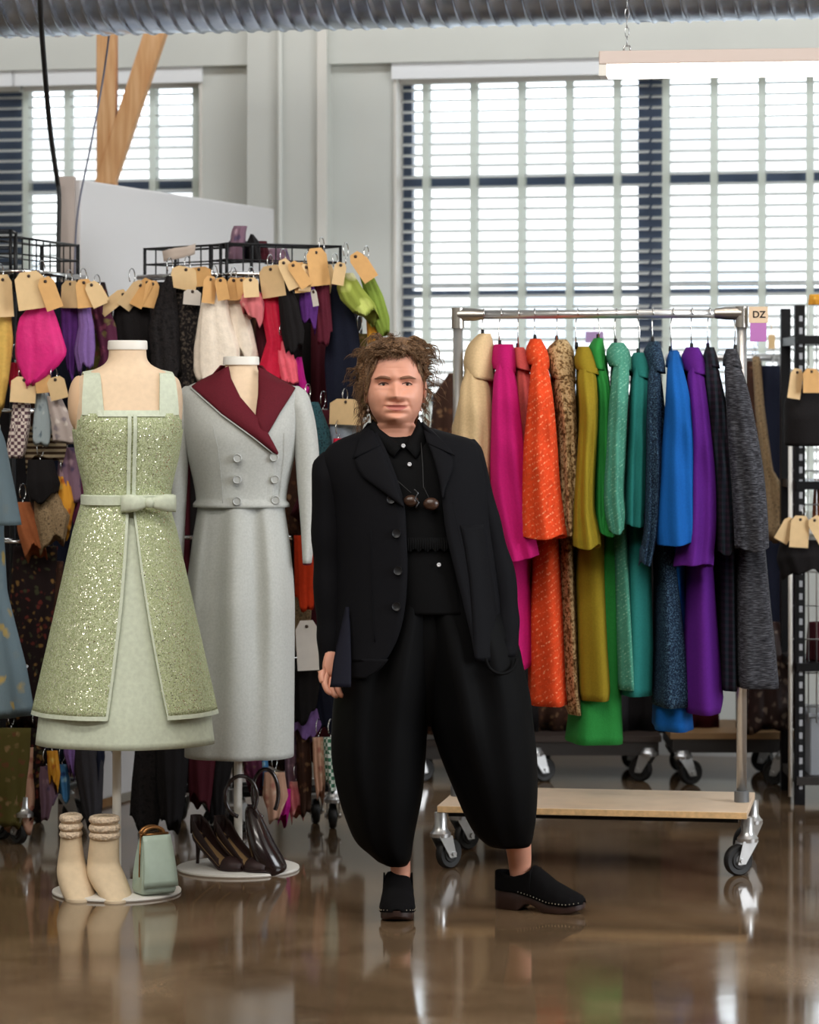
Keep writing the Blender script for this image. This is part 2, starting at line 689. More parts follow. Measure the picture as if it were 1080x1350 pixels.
def window(name, s0, s1, z0, z1, mull, bars):
    fr = MB()
    o0, o1 = -0.19, -0.13
    b = 0.05
    wbox(fr, s0, s0 + b, z0, z1, o0, o1)
    wbox(fr, s1 - b, s1, z0, z1, o0, o1)
    wbox(fr, s0, s1, z0, z0 + b, o0, o1)
    wbox(fr, s0, s1, z1 - b, z1, o0, o1)
    for a, c in mull:
        wbox(fr, a, c, z0, z1, o0, o1)
    for a, c in bars:
        wbox(fr, s0, s1, a, c, o0 + 0.01, o1 + 0.003)
    fo = structure(fr, name, M_FRAME)
    g = MB()
    wbox(g, s0 + b / 2, s1 - b / 2, z0 + b / 2, z1 - b / 2, -0.163, -0.157)
    g.build('window_pane', M_GLASS, fo, smooth=False)
    sl = MB()
    wbox(sl, s0 - 0.02, s1 + 0.02, z0 - 0.04, z0, -0.13, 0.05)
    sl.build('window_sill', M_WHITE, fo, smooth=False)
    cas = MB()
    wbox(cas, s0, s0 + 0.012, z0, z1, -0.13, 0.012)
    wbox(cas, s1 - 0.012, s1, z0, z1, -0.13, 0.012)
    wbox(cas, s0, s1, z1 - 0.012, z1, -0.13, 0.012)
    cas.build('window_casing', M_WHITE, fo, smooth=False)
    return fo


bzs = lambda x, rows: [(wz(x, b), wz(x, a)) for a, b in rows]
window('window_1', SR0, SR1, ZS, ZT, [(ws(836), ws(870)), (ws(1168), ws(1202))],
       bzs(700, [(229, 244), (371, 377), (381, 387), (518, 532)]))
window('window_2', SL0, SL1, ZS, ZTL, [(ws(-20), ws(20)), (ws(-340), ws(-310))], bzs(150, [(234, 252), (382, 396), (518, 532)]))

M_SLAT = solid_mat('blind_slat', srgb(238, 238, 236), 0.5)
M_TAPE = solid_mat('blind_tape', srgb(234, 240, 228), 0.9)
for mm_, tr_ in ((M_SLAT, 0.72), (M_TAPE, 0.55)):         # thin slats and cloth tapes let some daylight through
  nt = mm_.node_tree
  if True:
    _b = nt.nodes['Principled BSDF']
    _t = nt.nodes.new('ShaderNodeBsdfTranslucent')
    _t.inputs['Color'].default_value = (0.97, 0.98, 0.97, 1)
    _m = nt.nodes.new('ShaderNodeMixShader')
    _m.inputs[0].default_value = tr_
    nt.links.new(_b.outputs[0], _m.inputs[1])
    nt.links.new(_t.outputs[0], _m.inputs[2])
    nt.links.new(_m.outputs[0], nt.nodes['Material Output'].inputs[0])


def blind(label, s0, s1, z0, z1, tapes, out, tilt):
    t = thing('window_blind', label, 'blind', W((s0 + s1) / 2, z0, out))
    h = MB()
    wbox(h, s0, s1, z1 - 0.065, z1, out - 0.03, out + 0.035)
    h.build('headrail', M_WHITE, t, smooth=False)
    h = MB()
    wbox(h, s0 - 0.02, s1 + 0.01, z1 - 0.052, z1 + 0.022, 0.014, 0.03)
    h.build('valance', solid_mat('white_valance', srgb(240, 242, 244), 0.5), t, smooth=False)
    sl = MB()
    pitch = 0.047
    z = z1 - 0.09
    ct, st = math.cos(tilt) * 0.025, math.sin(tilt) * 0.025
    while z > z0 + 0.04:
        q = 0.0014
        v = [W(s0, z - st - q, out + ct), W(s1, z - st - q, out + ct), W(s1, z + st - q, out - ct), W(s0, z + st - q, out - ct),
             W(s0, z - st + q, out + ct), W(s1, z - st + q, out + ct), W(s1, z + st + q, out - ct), W(s0, z + st + q, out - ct)]
        sl.add(v, [(3, 2, 1, 0), (4, 5, 6, 7), (0, 1, 5, 4), (1, 2, 6, 5), (2, 3, 7, 6), (3, 0, 4, 7)])
        z -= pitch
    sl.build('slats', M_SLAT, t, smooth=False)
    for s in tapes:
        tp = MB()
        wbox(tp, s - 0.0145, s + 0.0145, z0, z1 - 0.06, out + 0.0265, out + 0.0285)
        wbox(tp, s - 0.0145, s + 0.0145, z0, z1 - 0.06, out - 0.0285, out - 0.0265)
        tp.build('ladder_tape', M_TAPE, t, smooth=False)
    br = MB()
    wbox(br, s0, s1, z0, z0 + 0.03, out - 0.025, out + 0.025)
    br.build('bottom_rail', M_WHITE, t, smooth=False)
    return t


blind('white slatted blind with pale tapes over the tall window behind the coat rack', SR0 + 0.014, ws(852), ZS + 0.02, ZT - 0.004,
      [ws(557 + 63.3 * i) for i in range(5)], -0.095, 0.28)
blind('white slatted blind behind the strip lamp at the far right', ws(856), SR1 - 0.02, ZS + 0.02, ZT - 0.004,
      [ws(875 + 63.6 * i) for i in range(6)], -0.095, 0.28)
blind('white slatted blind over the window behind the timber post', ws(24), SL1 - 0.004, ZS + 0.02, ZTL - 0.004,
      [ws(27), ws(82), ws(138), ws(195), ws(252)], -0.095, 0.28)
blind('blue-shaded slatted blind cut off at the left edge behind the black cable', SL0 + 0.02, ws(20), ZS + 0.02, ZTL - 0.004,
      [ws(-40), ws(-96)], -0.095, 0.28)

# pale building and ground across the street
M_EXT = solid_mat('pale_render_facade', srgb(236, 232, 228), 0.9, 0, 0.05, 1)
ex = MB()
ex.box((1.5, 34, 2.3), (26, 1, 4.6))
eo = ex.build('pale_building', M_EXT, smooth=False)
tag(eo, 'pale overexposed building seen through the blind slats', 'building')
for k in range(9):
    eb = MB()
    eb.box((-6.5 + 2.0 * k, 33.48, 2.3), (0.9, 0.06, 1.5))
    eb.build('window', solid_mat('facade_window', srgb(205, 212, 222), 0.3), eo, smooth=False)
er = MB()
er.box((1.5, 33.45, 4.45), (26, 0.2, 0.25))
er.build('cornice', solid_mat('facade_cornice', srgb(205, 204, 206), 0.8), eo, smooth=False)
gr = MB()
gr.box((0, 40, -0.25), (60, 48, 0.1))
structure(gr, 'ground', solid_mat('street_concrete', srgb(205, 203, 200), 0.9))

# conduit pipe on the pilaster
cp = MB()
s = ws(377)
cp.tube([W(s, 0.1, 0.105), W(s, 4.2, 0.105)], 0.012, 10)
tag(cp.build('conduit_pipe', M_WALL), 'thin white-painted conduit running up the wall pilaster', 'pipe')

# spiral duct
M_DUCT = bpy.data.materials.new('galvanised_spiral_duct')
M_DUCT.use_nodes = True
nt = M_DUCT.node_tree
b = nt.nodes['Principled BSDF']
b.inputs['Metallic'].default_value = 0.8
b.inputs['Roughness'].default_value = 0.24
tc = nt.nodes.new('ShaderNodeTexCoord')
n = nt.nodes.new('ShaderNodeTexNoise')
n.inputs['Scale'].default_value = 14
n.inputs['Detail'].default_value = 5
nt.links.new(tc.outputs['Object'], n.inputs['Vector'])
r = ramp_node(nt, [(0.3, srgb(176, 192, 216)), (0.7, srgb(214, 226, 244))])
nt.links.new(n.outputs['Fac'], r.inputs['Fac'])
nt.links.new(r.outputs['Color'], b.inputs['Base Color'])
DD = 10.3
dth = math.radians(10.5)
dd = Vector((math.cos(dth), -math.sin(dth), 0))
dn = Vector((-math.sin(dth), -math.cos(dth), 0))
R = 0.32
c0 = P(540, 36, DD) + Vector((0, 0, R))
du = MB()
nseg, na = 1300, 40
L0, L1 = -3.2, 3.2
pitch = 0.058
rings = []
for i in range(nseg + 1):
    s = L0 + (L1 - L0) * i / nseg
    ring = []
    for j in range(na):
        q = 2 * PI * j / na
        ph = ((s / pitch + j / na) % 1.0)
        rr = R + (0.0055 if ph < 0.14 else 0.0) - 0.0015 * math.sin(ph * PI)
        ring.append(c0 + dd * s + dn * (rr * math.cos(q)) + Vector((0, 0, rr * math.sin(q))))
    rings.append(ring)
du.loft(rings)
tag(du.build('spiral_duct', M_DUCT), 'large galvanised spiral air duct crossing the top of the room', 'duct')

# timber Y post
M_TIMBER = fabric('fir_timber', 'streak', [(206, 150, 100), (218, 166, 116), (230, 184, 136)], 0.25, 0.6, 0.0, 0.05, rot=(0, 0, 0))
nt = M_TIMBER.node_tree
for nd in nt.nodes:
    if nd.type == 'MAPPING':
        nd.inputs['Scale'].default_value = (8, 8, 0.6)
PD = 12.3
pt = thing('timber_post', 'bare timber Y-shaped post and brace behind the white partition', 'post', (P(140, 500, PD).x, PD + 0.05, 0))
a = P(127, 40, PD).x
c = P(152, 40, PD).x
po = MB()
po.box(((a + c) / 2, PD + 0.06, 2.1), (c - a, 0.12, 4.2))
po.build('upright', M_TIMBER, pt, smooth=False, bevel=0.004)
br = MB()
q0, q1 = P(133, 246, PD), P(153, 246, PD)
k0, k1 = P(246, -60, PD), P(278, -60, PD)
u0, u1 = P(196, 40, PD), P(220, 40, PD)
for (A, B) in (((P(128, 243, PD), P(151, 243, PD)), (P(152, 160, PD), P(178, 160, PD))),):
    pass
lo0, lo1, hi0, hi1 = P(124, 243, PD), P(150, 243, PD), P(228, -75, PD), P(258, -75, PD)
v = []
for q in (lo0, lo1, hi1, hi0):
    v.append(q + Vector((0, -0.005, 0)))
for q in (lo0, lo1, hi1, hi0):
    v.append(q + Vector((0, 0.115, 0)))
br.add(v, [(0, 1, 2, 3), (7, 6, 5, 4), (0, 4, 5, 1), (1, 5, 6, 2), (2, 6, 7, 3), (3, 7, 4, 0)])
br.build('brace', M_TIMBER, pt, smooth=False, bevel=0.004)

# white partition
A0 = P(100, 236, 11.05)
A1 = P(356, 292, 12.75)
ptn = thing('partition_panel', 'tall white partition panel running back to the wall', 'partition', (A0.x, A0.y, 0))
zt = 2.30
pm = MB()
dv = (Vector((A1.x, A1.y, 0)) - Vector((A0.x, A0.y, 0))).normalized()
nv = Vector((dv.y, -dv.x, 0)) * 0.02
v = []
for sgn in (1, -1):
    for (p, z) in ((A0, 0.02), (A1, 0.02), (A1, zt), (A0, zt)):
        v.append(Vector((p.x, p.y, z)) + nv * sgn)
pm.add(v, [(0, 1, 2, 3), (7, 6, 5, 4), (0, 4, 5, 1), (1, 5, 6, 2), (2, 6, 7, 3), (3, 7, 4, 0)])
pm.build('panel', solid_mat('partition_white', srgb(212, 210, 210), 0.6), ptn, smooth=False, bevel=0.006)
pm = MB()
pm.box((A0.x - 0.032, A0.y + 0.0, zt / 2 + 0.005), (0.06, 0.06, zt + 0.01))
pm.build('end_post', solid_mat('greige_post', srgb(186, 172, 164), 0.6), ptn, smooth=False)

# cables
def wire_thing(name, pts, r, mat, label, cat='cable', n=6):
    # catmull-rom smooth
    out = []
    pts = [Vector(p) for p in pts]
    for i in range(len(pts) - 1):
        p0, p1, p2, p3 = pts[max(i - 1, 0)], pts[i], pts[i + 1], pts[min(i + 2, len(pts) - 1)]
        for k in range(8):
            t = k / 8
            out.append(0.5 * ((2 * p1) + (p2 - p0) * t + (2 * p0 - 5 * p1 + 4 * p2 - p3) * t * t + (3 * p1 - p0 - 3 * p2 + p3) * t ** 3))
    out.append(pts[-1])
    mb = MB()
    mb.tube(out, r, n)
    return tag(mb.build(name, mat), label, cat)


CD = 10.95
wire_thing('power_cable', [P(52, -130, 9.9), P(53, 0, 9.9), P(58, 80, 10.2), P(66, 170, 10.6), P(75, 235, CD), P(78, 262, CD), P(77, 330, CD), P(78, 420, CD), P(79, 700, CD), P(80, 1060, CD)],
           0.009, M_RUBBER, 'thick black power cable dropping to the partition post')
wire_thing('thin_cord', [P(148, 10, 10.9), P(138, 90, 10.9), P(122, 180, 10.9), P(104, 270, 10.95), P(99, 330, 11.0), P(98, 420, 11.0)],
           0.0035, solid_mat('blue_grey_cord', srgb(120, 122, 140), 0.6), 'thin blue-grey cord slung across the timber post')

# strip lamp
LD = 9.5
lth = math.radians(7)
ld_ = Vector((math.cos(lth), -math.sin(lth), 0))
l0 = P(791, 82, LD)
ls = thing('strip_lamp', 'long white fluorescent strip lamp hung on chains at top right', 'lamp', l0)
hs = MB()
LL = 1.22
mid = l0 + ld_ * (LL / 2)
hs.box(mid + Vector((0, 0, 0.008)), (LL, 0.12, 0.042), -lth)
hs.build('housing', solid_mat('lamp_housing', srgb(206, 190, 182), 0.5), ls, smooth=False, bevel=0.004)
for off in (-0.032, 0.032):
    tb = MB()
    nn = Vector((math.sin(lth), math.cos(lth), 0)) * off
    tb.tube([l0 + ld_ * 0.025 + nn + Vector((0, 0, -0.034)), l0 + ld_ * (LL - 0.03) + nn + Vector((0, 0, -0.034))], 0.016, 12)
    tb.build('fluorescent_tube', solid_mat('lit_tube', (1, 1, 1, 1), 0.4, emit=(1.0, 0.93, 0.82, 1), estr=12.0), ls)
for s in (0.012, LL - 0.012):
    eb = MB()
    eb.box(l0 + ld_ * s + Vector((0, 0, -0.03)), (0.024, 0.11, 0.036), -lth)
    eb.build('tube_holder', M_WHITE, ls, smooth=False)
for s in (0.085, LL - 0.085):
    chn = MB()
    base = l0 + ld_ * s + Vector((0, 0, 0.028))
    zz = 0.0
    k = 0
    chn.tube([base + Vector((-0.012, 0, 0)), base + Vector((-0.008, 0, 0.022)), base + Vector((0.008, 0, 0.022)), base + Vector((0.012, 0, 0))], 0.003, 6)
    zz = 0.02
    while base.z + zz < 4.3:
        ax = Vector((1, 0, 0)) if k % 2 else Vector((0, 1, 0))
        pts = [base + Vector((0, 0, zz + 0.016 + 0.017 * math.sin(q))) + ax * (0.0065 * math.cos(q)) for q in [2 * PI * i / 8 for i in range(8)]]
        chn.tube(pts, 0.0014, 4, closed=True)
        zz += 0.029
        k += 1
    chn.build('chain', M_CHROME, ls)


# ------------------------------------------------------------------ the woman
DW = 8.8
wroot = thing('person', 'standing person with curly brown hair, black jacket, balloon trousers and clogs, one hand in pocket',
              'person', (P(600, 1210, DW).x, DW, 0))

M_SKIN = solid_mat('skin', srgb(210, 150, 126), 0.5, 0, 0.05, 26, 0.04)
M_SKIN.node_tree.nodes['Principled BSDF'].inputs['Subsurface Weight'].default_value = 0.12
M_SKIN.node_tree.nodes['Principled BSDF'].inputs['Subsurface Radius'].default_value = (0.01, 0.004, 0.002)
M_LIP = solid_mat('lips', srgb(180, 108, 98), 0.45)
M_HAIR = fabric('brown_hair', 'tweed', [(62, 44, 32), (104, 78, 56), (146, 114, 84)], 1.3, rough=0.5, sheen=0.0, bump=0.0)
M_BROW = solid_mat('eyebrow_brown', srgb(118, 82, 62), 0.9)
M_BLACK = fabric('black_wool', 'plain', [(18, 18, 21)], 1.0, rough=0.75, sheen=0.0, bump=0.08, spec=0.06)
M_BLACK2 = fabric('black_gabardine', 'plain', [(10, 10, 11)], 1.0, rough=0.62, sheen=0.0, bump=0.05, spec=0.06)
M_NAVY = fabric('midnight_lining', 'plain', [(24, 24, 33)], 1.0, rough=0.6, sheen=0.0, bump=0.05, spec=0.06)
M_SHIRT = fabric('black_cotton', 'plain', [(15, 15, 16)], 1.0, rough=0.8, sheen=0.0, bump=0.1, spec=0.06)


def gs(v, s):
    return math.exp(-0.5 * (v / s) ** 2)


def face_disp(x, y):
    """metres towards the viewer at face pixel (x, y)"""
    d = 0.0
    # nose
    if y < 530:
        t = max(0.0, min(1.0, (y - 498) / 24.0))
        amp = 0.006 + 0.025 * t ** 1.2
        if y > 523:
            amp *= max(0.0, 1 - ((y - 523) / 6.5)) ** 0.7
        if y < 498:
            amp *= gs(y - 498, 5.0)
        d += amp * gs(x - (521 + 2 * t), 3.4 + 1.0 * t)
    for nx in (514.5, 532.5):
        d += 0.0085 * gs(x - nx, 3.0) * gs(y - 523, 3.0)
    d -= 0.006 * gs(x - 523.5, 6) * gs(y - 529.5, 1.6)
    # brows and sockets
    for ex, bx in ((506, 505), (537, 537)):
        d -= 0.012 * gs(x - ex, 8) * gs(y - 506.5, 4.6)
        d += 0.0045 * gs(x - bx, 9) * gs(y - 499, 3.0)
        d -= 0.0026 * gs(x - ex, 6.5) * gs(y - 514.5 - 0.06 * abs(x - ex), 1.5)
        d += 0.0014 * gs(x - ex, 6) * gs(y - 511.8, 1.6)
    d -= 0.005 * gs(x - 521, 4) * gs(y - 503, 4)
    # cheeks
    d += 0.007 * gs(x - 500, 8) * gs(y - 524, 7)
    d += 0.007 * gs(x - 546, 8) * gs(y - 524, 7)
    # nasolabial folds
    for x0, x1 in ((511, 503), (535.5, 544)):
        if 524 < y < 546:
            t = (y - 524) / 22.0
            d -= 0.0046 * gs(x - (x0 + (x1 - x0) * t), 1.6) * math.sin(PI * t)
    # mouth
    cor = 536.5 - 0.8 * (abs(x - 523) / 14.0) ** 2
    d += 0.0055 * gs(x - 523, 10) * gs(y - 533.6, 2.0)
    d += 0.0060 * gs(x - 523, 9) * gs(y - 540.0, 2.0)
    if abs(x - 523) < 17:
        d -= 0.0062 * gs(y - cor, 0.9) * (1 - (abs(x - 523) / 17.0) ** 4)
    d -= 0.0012 * gs(x - 523, 1.5) * gs(y - 531, 2)
    d -= 0.0048 * gs(x - 523, 9) * gs(y - 545, 1.7)
    d += 0.0105 * gs(x - 523, 8) * gs(y - 551, 3.6)
    d += 0.003 * gs(x - 497, 6) * gs(y - 545, 5) + 0.003 * gs(x - 549, 6) * gs(y - 545, 5)
    # forehead lines, neck folds
    d -= 0.0005 * gs(y - 486, 1.0) * gs(x - 521, 14)
    d -= 0.0014 * gs(y - 564.5 - 0.002 * (x - 523) ** 2, 1.1) * gs(x - 522, 16) + 0.0010 * gs(y - 571, 1.4) * gs(x - 522, 14)
    return d


HROWS = [  # y, xl, xr, front, back, exponent
    (452.2, 519, 523, .006, .01, 2.0), (453.2, 511, 531, .022, .04, 2.0), (457, 501, 541, .050, .072, 2.1), (464, 492, 549, .072, .095, 2.2), (473, 487, 554, .085, .106, 2.3),
    (485, 484, 557, .091, .110, 2.35), (498, 483, 558, .093, .110, 2.4), (507, 483, 558, .091, .108, 2.4), (518, 484, 558, .092, .102, 2.35),
    (530, 485.5, 557, .094, .095, 2.25), (541, 489, 554, .095, .086, 2.1), (549, 493, 550, .094, .078, 1.85), (554, 496.5, 547, .089, .072, 1.7), (557.5, 498, 546, .074, .068, 1.75),
    (561, 497, 548, .060, .064, 2.1), (567, 497, 549, .052, .062, 2.2), (574, 494, 554, .052, .064, 2.2), (581, 492, 564, .056, .066, 2.2), (588, 482, 588, .062, .07, 2.3),
    (600, 472, 600, .070, .08, 2.4), (620, 472, 602, .08, .085, 2.4), (660, 482, 606, .09, .09, 2.4), (720, 495, 610, .09, .09, 2.4), (780, 505, 616, .085, .09, 2.4), (850, 512, 628, .08, .1, 2.4), (880, 520, 630, .07, .09, 2.4)]
HC = DW - 0.015


def head_mesh():
    ys = []
    y = 452.2
    while y < 570:
        ys.append(y)
        y += 0.75
    while y < 880:
        ys.append(y)
        y += 7
    ys.append(880)
    rings = []
    n = 150
    for y in ys:
        xl, xr, f, b, e = sinterp(HROWS, y)
        ring = []
        a_, b_ = P(xl, y, DW), P(xr, y, DW)
        cx, hw_ = (a_.x + b_.x) / 2, (b_.x - a_.x) / 2
        for j in range(n):
            q = 2 * PI * j / n
            # crowd the columns on the face
            q = q - 0.32 * math.sin(2 * (q - PI / 2)) * (1 if math.sin(q) > 0 else 0.0)
            c, s_ = math.cos(q), math.sin(q)
            xx = cx + hw_ * math.copysign(abs(c) ** (2 / e), c)
            yy = HC - (f if s_ > 0 else b) * math.copysign(abs(s_) ** (2 / e), s_)
            if s_ > 0 and y < 575:
                px = 540 + xx * F / DW
                yy -= face_disp(px, y) * min(1.0, s_ * 1.6)
            ring.append(Vector((xx, yy, a_.z)))
        rings.append(ring)
    m = MB()
    m.loft(rings)
    return m


def surf_y(px, y):
    xl, xr, f, b, e = sinterp(HROWS, y)
    c = (xl + xr) / 2
    t = max(0, 1 - abs((px - c) / ((xr - xl) / 2)) ** e) ** (1 / e)
    return HC - f * t - face_disp(px, y)


def skin_part(verts, edges, radii, root=0, sub=2):
    me = bpy.data.meshes.new('limb')
    me.from_pydata([tuple(v) for v in verts], edges, [])
    o = bpy.data.objects.new('limb', me)
    COL.objects.link(o)
    m = o.modifiers.new('skin', 'SKIN')
    m.use_smooth_shade = True
    for i, v in enumerate(me.skin_vertices[0].data):
        r = radii[i]
        v.radius = r if isinstance(r, tuple) else (r, r)
        v.use_root = (i == root)
    s = o.modifiers.new('sub', 'SUBSURF')
    s.levels = s.render_levels = sub
    bpy.context.view_layer.update()
    dg = bpy.context.evaluated_depsgraph_get()
    em = bpy.data.meshes.new_from_object(o.evaluated_get(dg))
    bpy.data.objects.remove(o)
    return em


def mesh_union(base_mb, meshes, name, mats, parent):
    base = base_mb.build(name, mats[0], parent)
    for mt in mats[1:]:
        base.data.materials.append(mt)
    w = WL[base.name]
    for k, em in enumerate(meshes):
        em.transform(Matrix.Translation(-w))
        t = bpy.data.objects.new('operand', em)
        COL.objects.link(t)
        t.parent = parent
        bm_ = base.modifiers.new('u%d' % k, 'BOOLEAN')
        bm_.operation = 'UNION'
        bm_.solver = 'EXACT'
        bm_.object = t
        bpy.context.view_layer.update()
        dg = bpy.context.evaluated_depsgraph_get()
        res = bpy.data.meshes.new_from_object(base.evaluated_get(dg))
        base.modifiers.clear()
        if len(res.vertices) > len(em.vertices) + 200:
            base.data = res
        bpy.data.objects.remove(t)
    base.data.name = name
    base.data.polygons.foreach_set('use_smooth', [True] * len(base.data.polygons))
    return base


def mb_mesh(mb):
    me = bpy.data.meshes.new('operand')
    me.from_pydata([tuple(p) for p in mb.v], [], mb.f)
    return me


# arms (one chain each with hand), legs with feet
def arm(pts, rad, hand):
    verts, edges, radii = list(pts), [(i, i + 1) for i in range(len(pts) - 1)], list(rad)
    wrist = len(pts) - 1
    for chain, rr in hand:
        prev = wrist
        for p, r_ in zip(chain, rr):
            verts.append(p)
            radii.append(r_)
            edges.append((prev, len(verts) - 1))
            prev = len(verts) - 1
    return skin_part(verts, edges, radii, 0, 2)


HD = DW - 0.06
hp = lambda x, y, dy=0.0: P(x, y, HD) + Vector((0, dy, 0))
hand_r = []
# fingers: root inside the palm, then three joints, curled towards the thigh
for (x0, y0, dy, segs) in ((431, 888, -0.022, [(428, 899, -0.040), (432, 909, -0.046), (438, 913, -0.040)]),
                           (438, 893, -0.020, [(437, 905, -0.040), (441, 915, -0.044), (447, 917, -0.036)]),
                           (445, 894, -0.014, [(446, 907, -0.034), (450, 916, -0.036), (455, 916, -0.028)]),
                           (451, 892, -0.006, [(454, 903, -0.022), (457, 910, -0.024), (460, 911, -0.016)])):
    hand_r.append(([hp(x0, y0, dy)] + [hp(a, b, c) for a, b, c in segs], [0.0115, 0.0098, 0.0086, 0.0074]))
hand_r.append(([hp(428, 882, -0.018), hp(424, 890, -0.034), hp(426, 899, -0.042)], [0.0125, 0.0105, 0.0085]))
arm_r = arm([P(468, 606, DW), P(440, 640, DW), P(436, 740, DW + 0.02), P(436, 815, DW - 0.01), P(437, 862, HD), P(439, 880, HD - 0.01)],
            [0.05, 0.047, 0.040, 0.036, (0.026, 0.020), (0.034, 0.020)], hand_r)
HL = DW - 0.02
hl = lambda x, y, dy=0.0: P(x, y, HL) + Vector((0, dy, 0))
hand_l = []
for (x0, dy, ln) in ((652, -0.026, 0.9), (657, -0.012, 1.0), (661, 0.004, 0.95), (665, 0.018, 0.75)):
    hand_l.append(([hl(x0, 876, dy), hl(x0 + 0, 876 + 17 * ln, dy - 0.006), hl(x0 - 3, 876 + 28 * ln, dy - 0.004), hl(x0 - 6, 876 + 37 * ln, dy)], [0.0105, 0.0092, 0.0082, 0.0072]))
hand_l.append(([hl(652, 862, -0.034), hl(648, 872, -0.046), hl(646, 883, -0.050)], [0.0115, 0.0098, 0.008]))
arm_l = arm([P(598, 600, DW), P(622, 632, DW), P(645, 735, DW + 0.05), P(660, 800, DW + 0.02), P(662, 842, HL), P(660, 860, HL)],
            [0.05, 0.046, 0.040, 0.034, (0.024, 0.02), (0.032, 0.022)], hand_l)
FR, FL = P(527, 1180, 8.78), P(690, 1150, 8.87)
leg_r = skin_part([P(545, 860, DW), P(520, 930, DW), P(512, 1030, DW), P(524, 1110, 8.83), P(529, 1150, 8.83), P(528, 1180, 8.83), P(527, 1203, 8.74)],
                  [(i, i + 1) for i in range(6)], [0.085, 0.078, 0.058, 0.040, 0.030, 0.030, 0.02], 0)
leg_l = skin_part([P(590, 860, DW), P(625, 930, DW), P(660, 1030, DW), P(682, 1100, 8.87), P(686, 1138, 8.91), P(686, 1166, 8.922), P(718, 1190, 8.875)],
                  [(i, i + 1) for i in range(6)], [0.085, 0.078, 0.060, 0.044, 0.037, 0.033, 0.018], 0)
ears = []
for ex, sg in ((484.5, -1), (557.5, 1)):
    e_ = MB()
    c_ = P(ex, 517, HC + 0.012)
    rings = []
    for i in range(13):
        t = i / 12
        zz_ = 0.030 - 0.062 * t
        w_ = 0.017 * math.sin(PI * min(0.97, 0.06 + 0.9 * t)) ** 0.6 * (1 - 0.35 * t)
        rings.append([c_ + Vector((sg * (0.004 + 0.006 * math.cos(q)) + sg * 0.006 * (0.5 - abs(t - 0.3)), w_ * math.sin(q), zz_)) for q in [2 * PI * k / 14 for k in range(14)]])
    e_.loft(rings)
    ears.append(mb_mesh(e_))
body = mesh_union(head_mesh(), [arm_r, arm_l, leg_r, leg_l] + ears, 'body', [M_SKIN, M_LIP], wroot)
for p in body.data.polygons:                 # lips
    c = p.center + WL[body.name]
    px, py = 540 + c.x * F / DW, HOR - (c.z - H) * F / DW
    if c.y < HC - 0.05 and abs(px - 523) < 14.5:
        u = abs(px - 523) / 14.5
        if 536.5 - 3.2 * (1 - u ** 1.6) - 0.3 < py < 536.3 + 5.6 * (1 - u ** 2):
            p.material_index = 1
        else:
            p.material_index = 0
    else:
        p.material_index = 0

# eyes
for ex, sx in ((506, -1), (537.0, 1)):
    ey = 507.3
    yy = surf_y(ex, ey)
    c = P(ex, ey, DW)
    c.y = yy + 0.0035
    e_ = MB()
    e_.ball(c, (0.0125, 0.0062, 0.0040), 20, 12)
    eo_ = e_.build('eye', solid_mat('eye_white', srgb(196, 180, 170), 0.25), wroot)  # white darkened for the shade over the eyes
    i_ = MB()
    i_.ball(c + Vector((0.0004, -0.0034, 0.0004)), (0.0052, 0.0037, 0.0041), 16, 10)
    i_.build('iris', solid_mat('brown_iris', srgb(34, 22, 16), 0.35), eo_)
    l_ = MB()
    pts = []
    for k in range(13):
        u = -1 + 2 * k / 12
        q = P(ex + 6.6 * u, ey - 2.6 * (1 - u * u) - 0.2 + 0.9 * u * sx * 0.4, DW)
        q.y = min(surf_y(ex + 6.6 * u, ey - 2.6 * (1 - u * u)), c.y - 0.0062 * math.sqrt(max(0, 1 - u * u * 0.8))) - 0.0006
        pts.append(q)
    l_.tube(pts, [0.0009 + 0.0009 * (1 - (2 * k / 12 - 1) ** 2) for k in range(13)], 8)
    l_.build('upper_eyelid', solid_mat('lash_line', srgb(84, 54, 44), 0.7), wroot)
    l_ = MB()
    pts = [p + Vector((0, 0.0008, 0.0030)) for p in pts]
    l_.tube(pts, [0.0012 + 0.0016 * (1 - (2 * k / 12 - 1) ** 2) for k in range(13)], 8)
    l_.build('upper_eyelid', M_SKIN, wroot)
    b_ = MB()
    pts, rr = [], []
    for k in range(15):
        t = k / 14
        bx = ex + sx * (-9 + 20.5 * t)
        by = 499.4 - 1.9 * math.sin(min(1.0, t * 1.15) * PI * 0.7) + 4.5 * max(0, t - 0.6)
        q = P(bx, by, DW)
        q.y = surf_y(bx, by) - 0.0002
        pts.append(q)
        rr.append(0.0010 + 0.0036 * math.sin(PI * min(1, 0.25 + 0.75 * t)) ** 0.8)
    b_.tube(pts, rr, 8)
    b_.build('eyebrow', M_BROW, wroot)
for ex in (485.5, 555.5):
    e_ = MB()
    c = P(ex, 541, HC + 0.005)
    e_.ball(c, 0.0042, 12, 8)
    e_.tube([c + Vector((0, 0, 0.003)), c + Vector((0, 0, 0.012))], 0.0009, 6)
    e_.build('earring', solid_mat('pearl', srgb(220, 205, 196), 0.25), wroot)

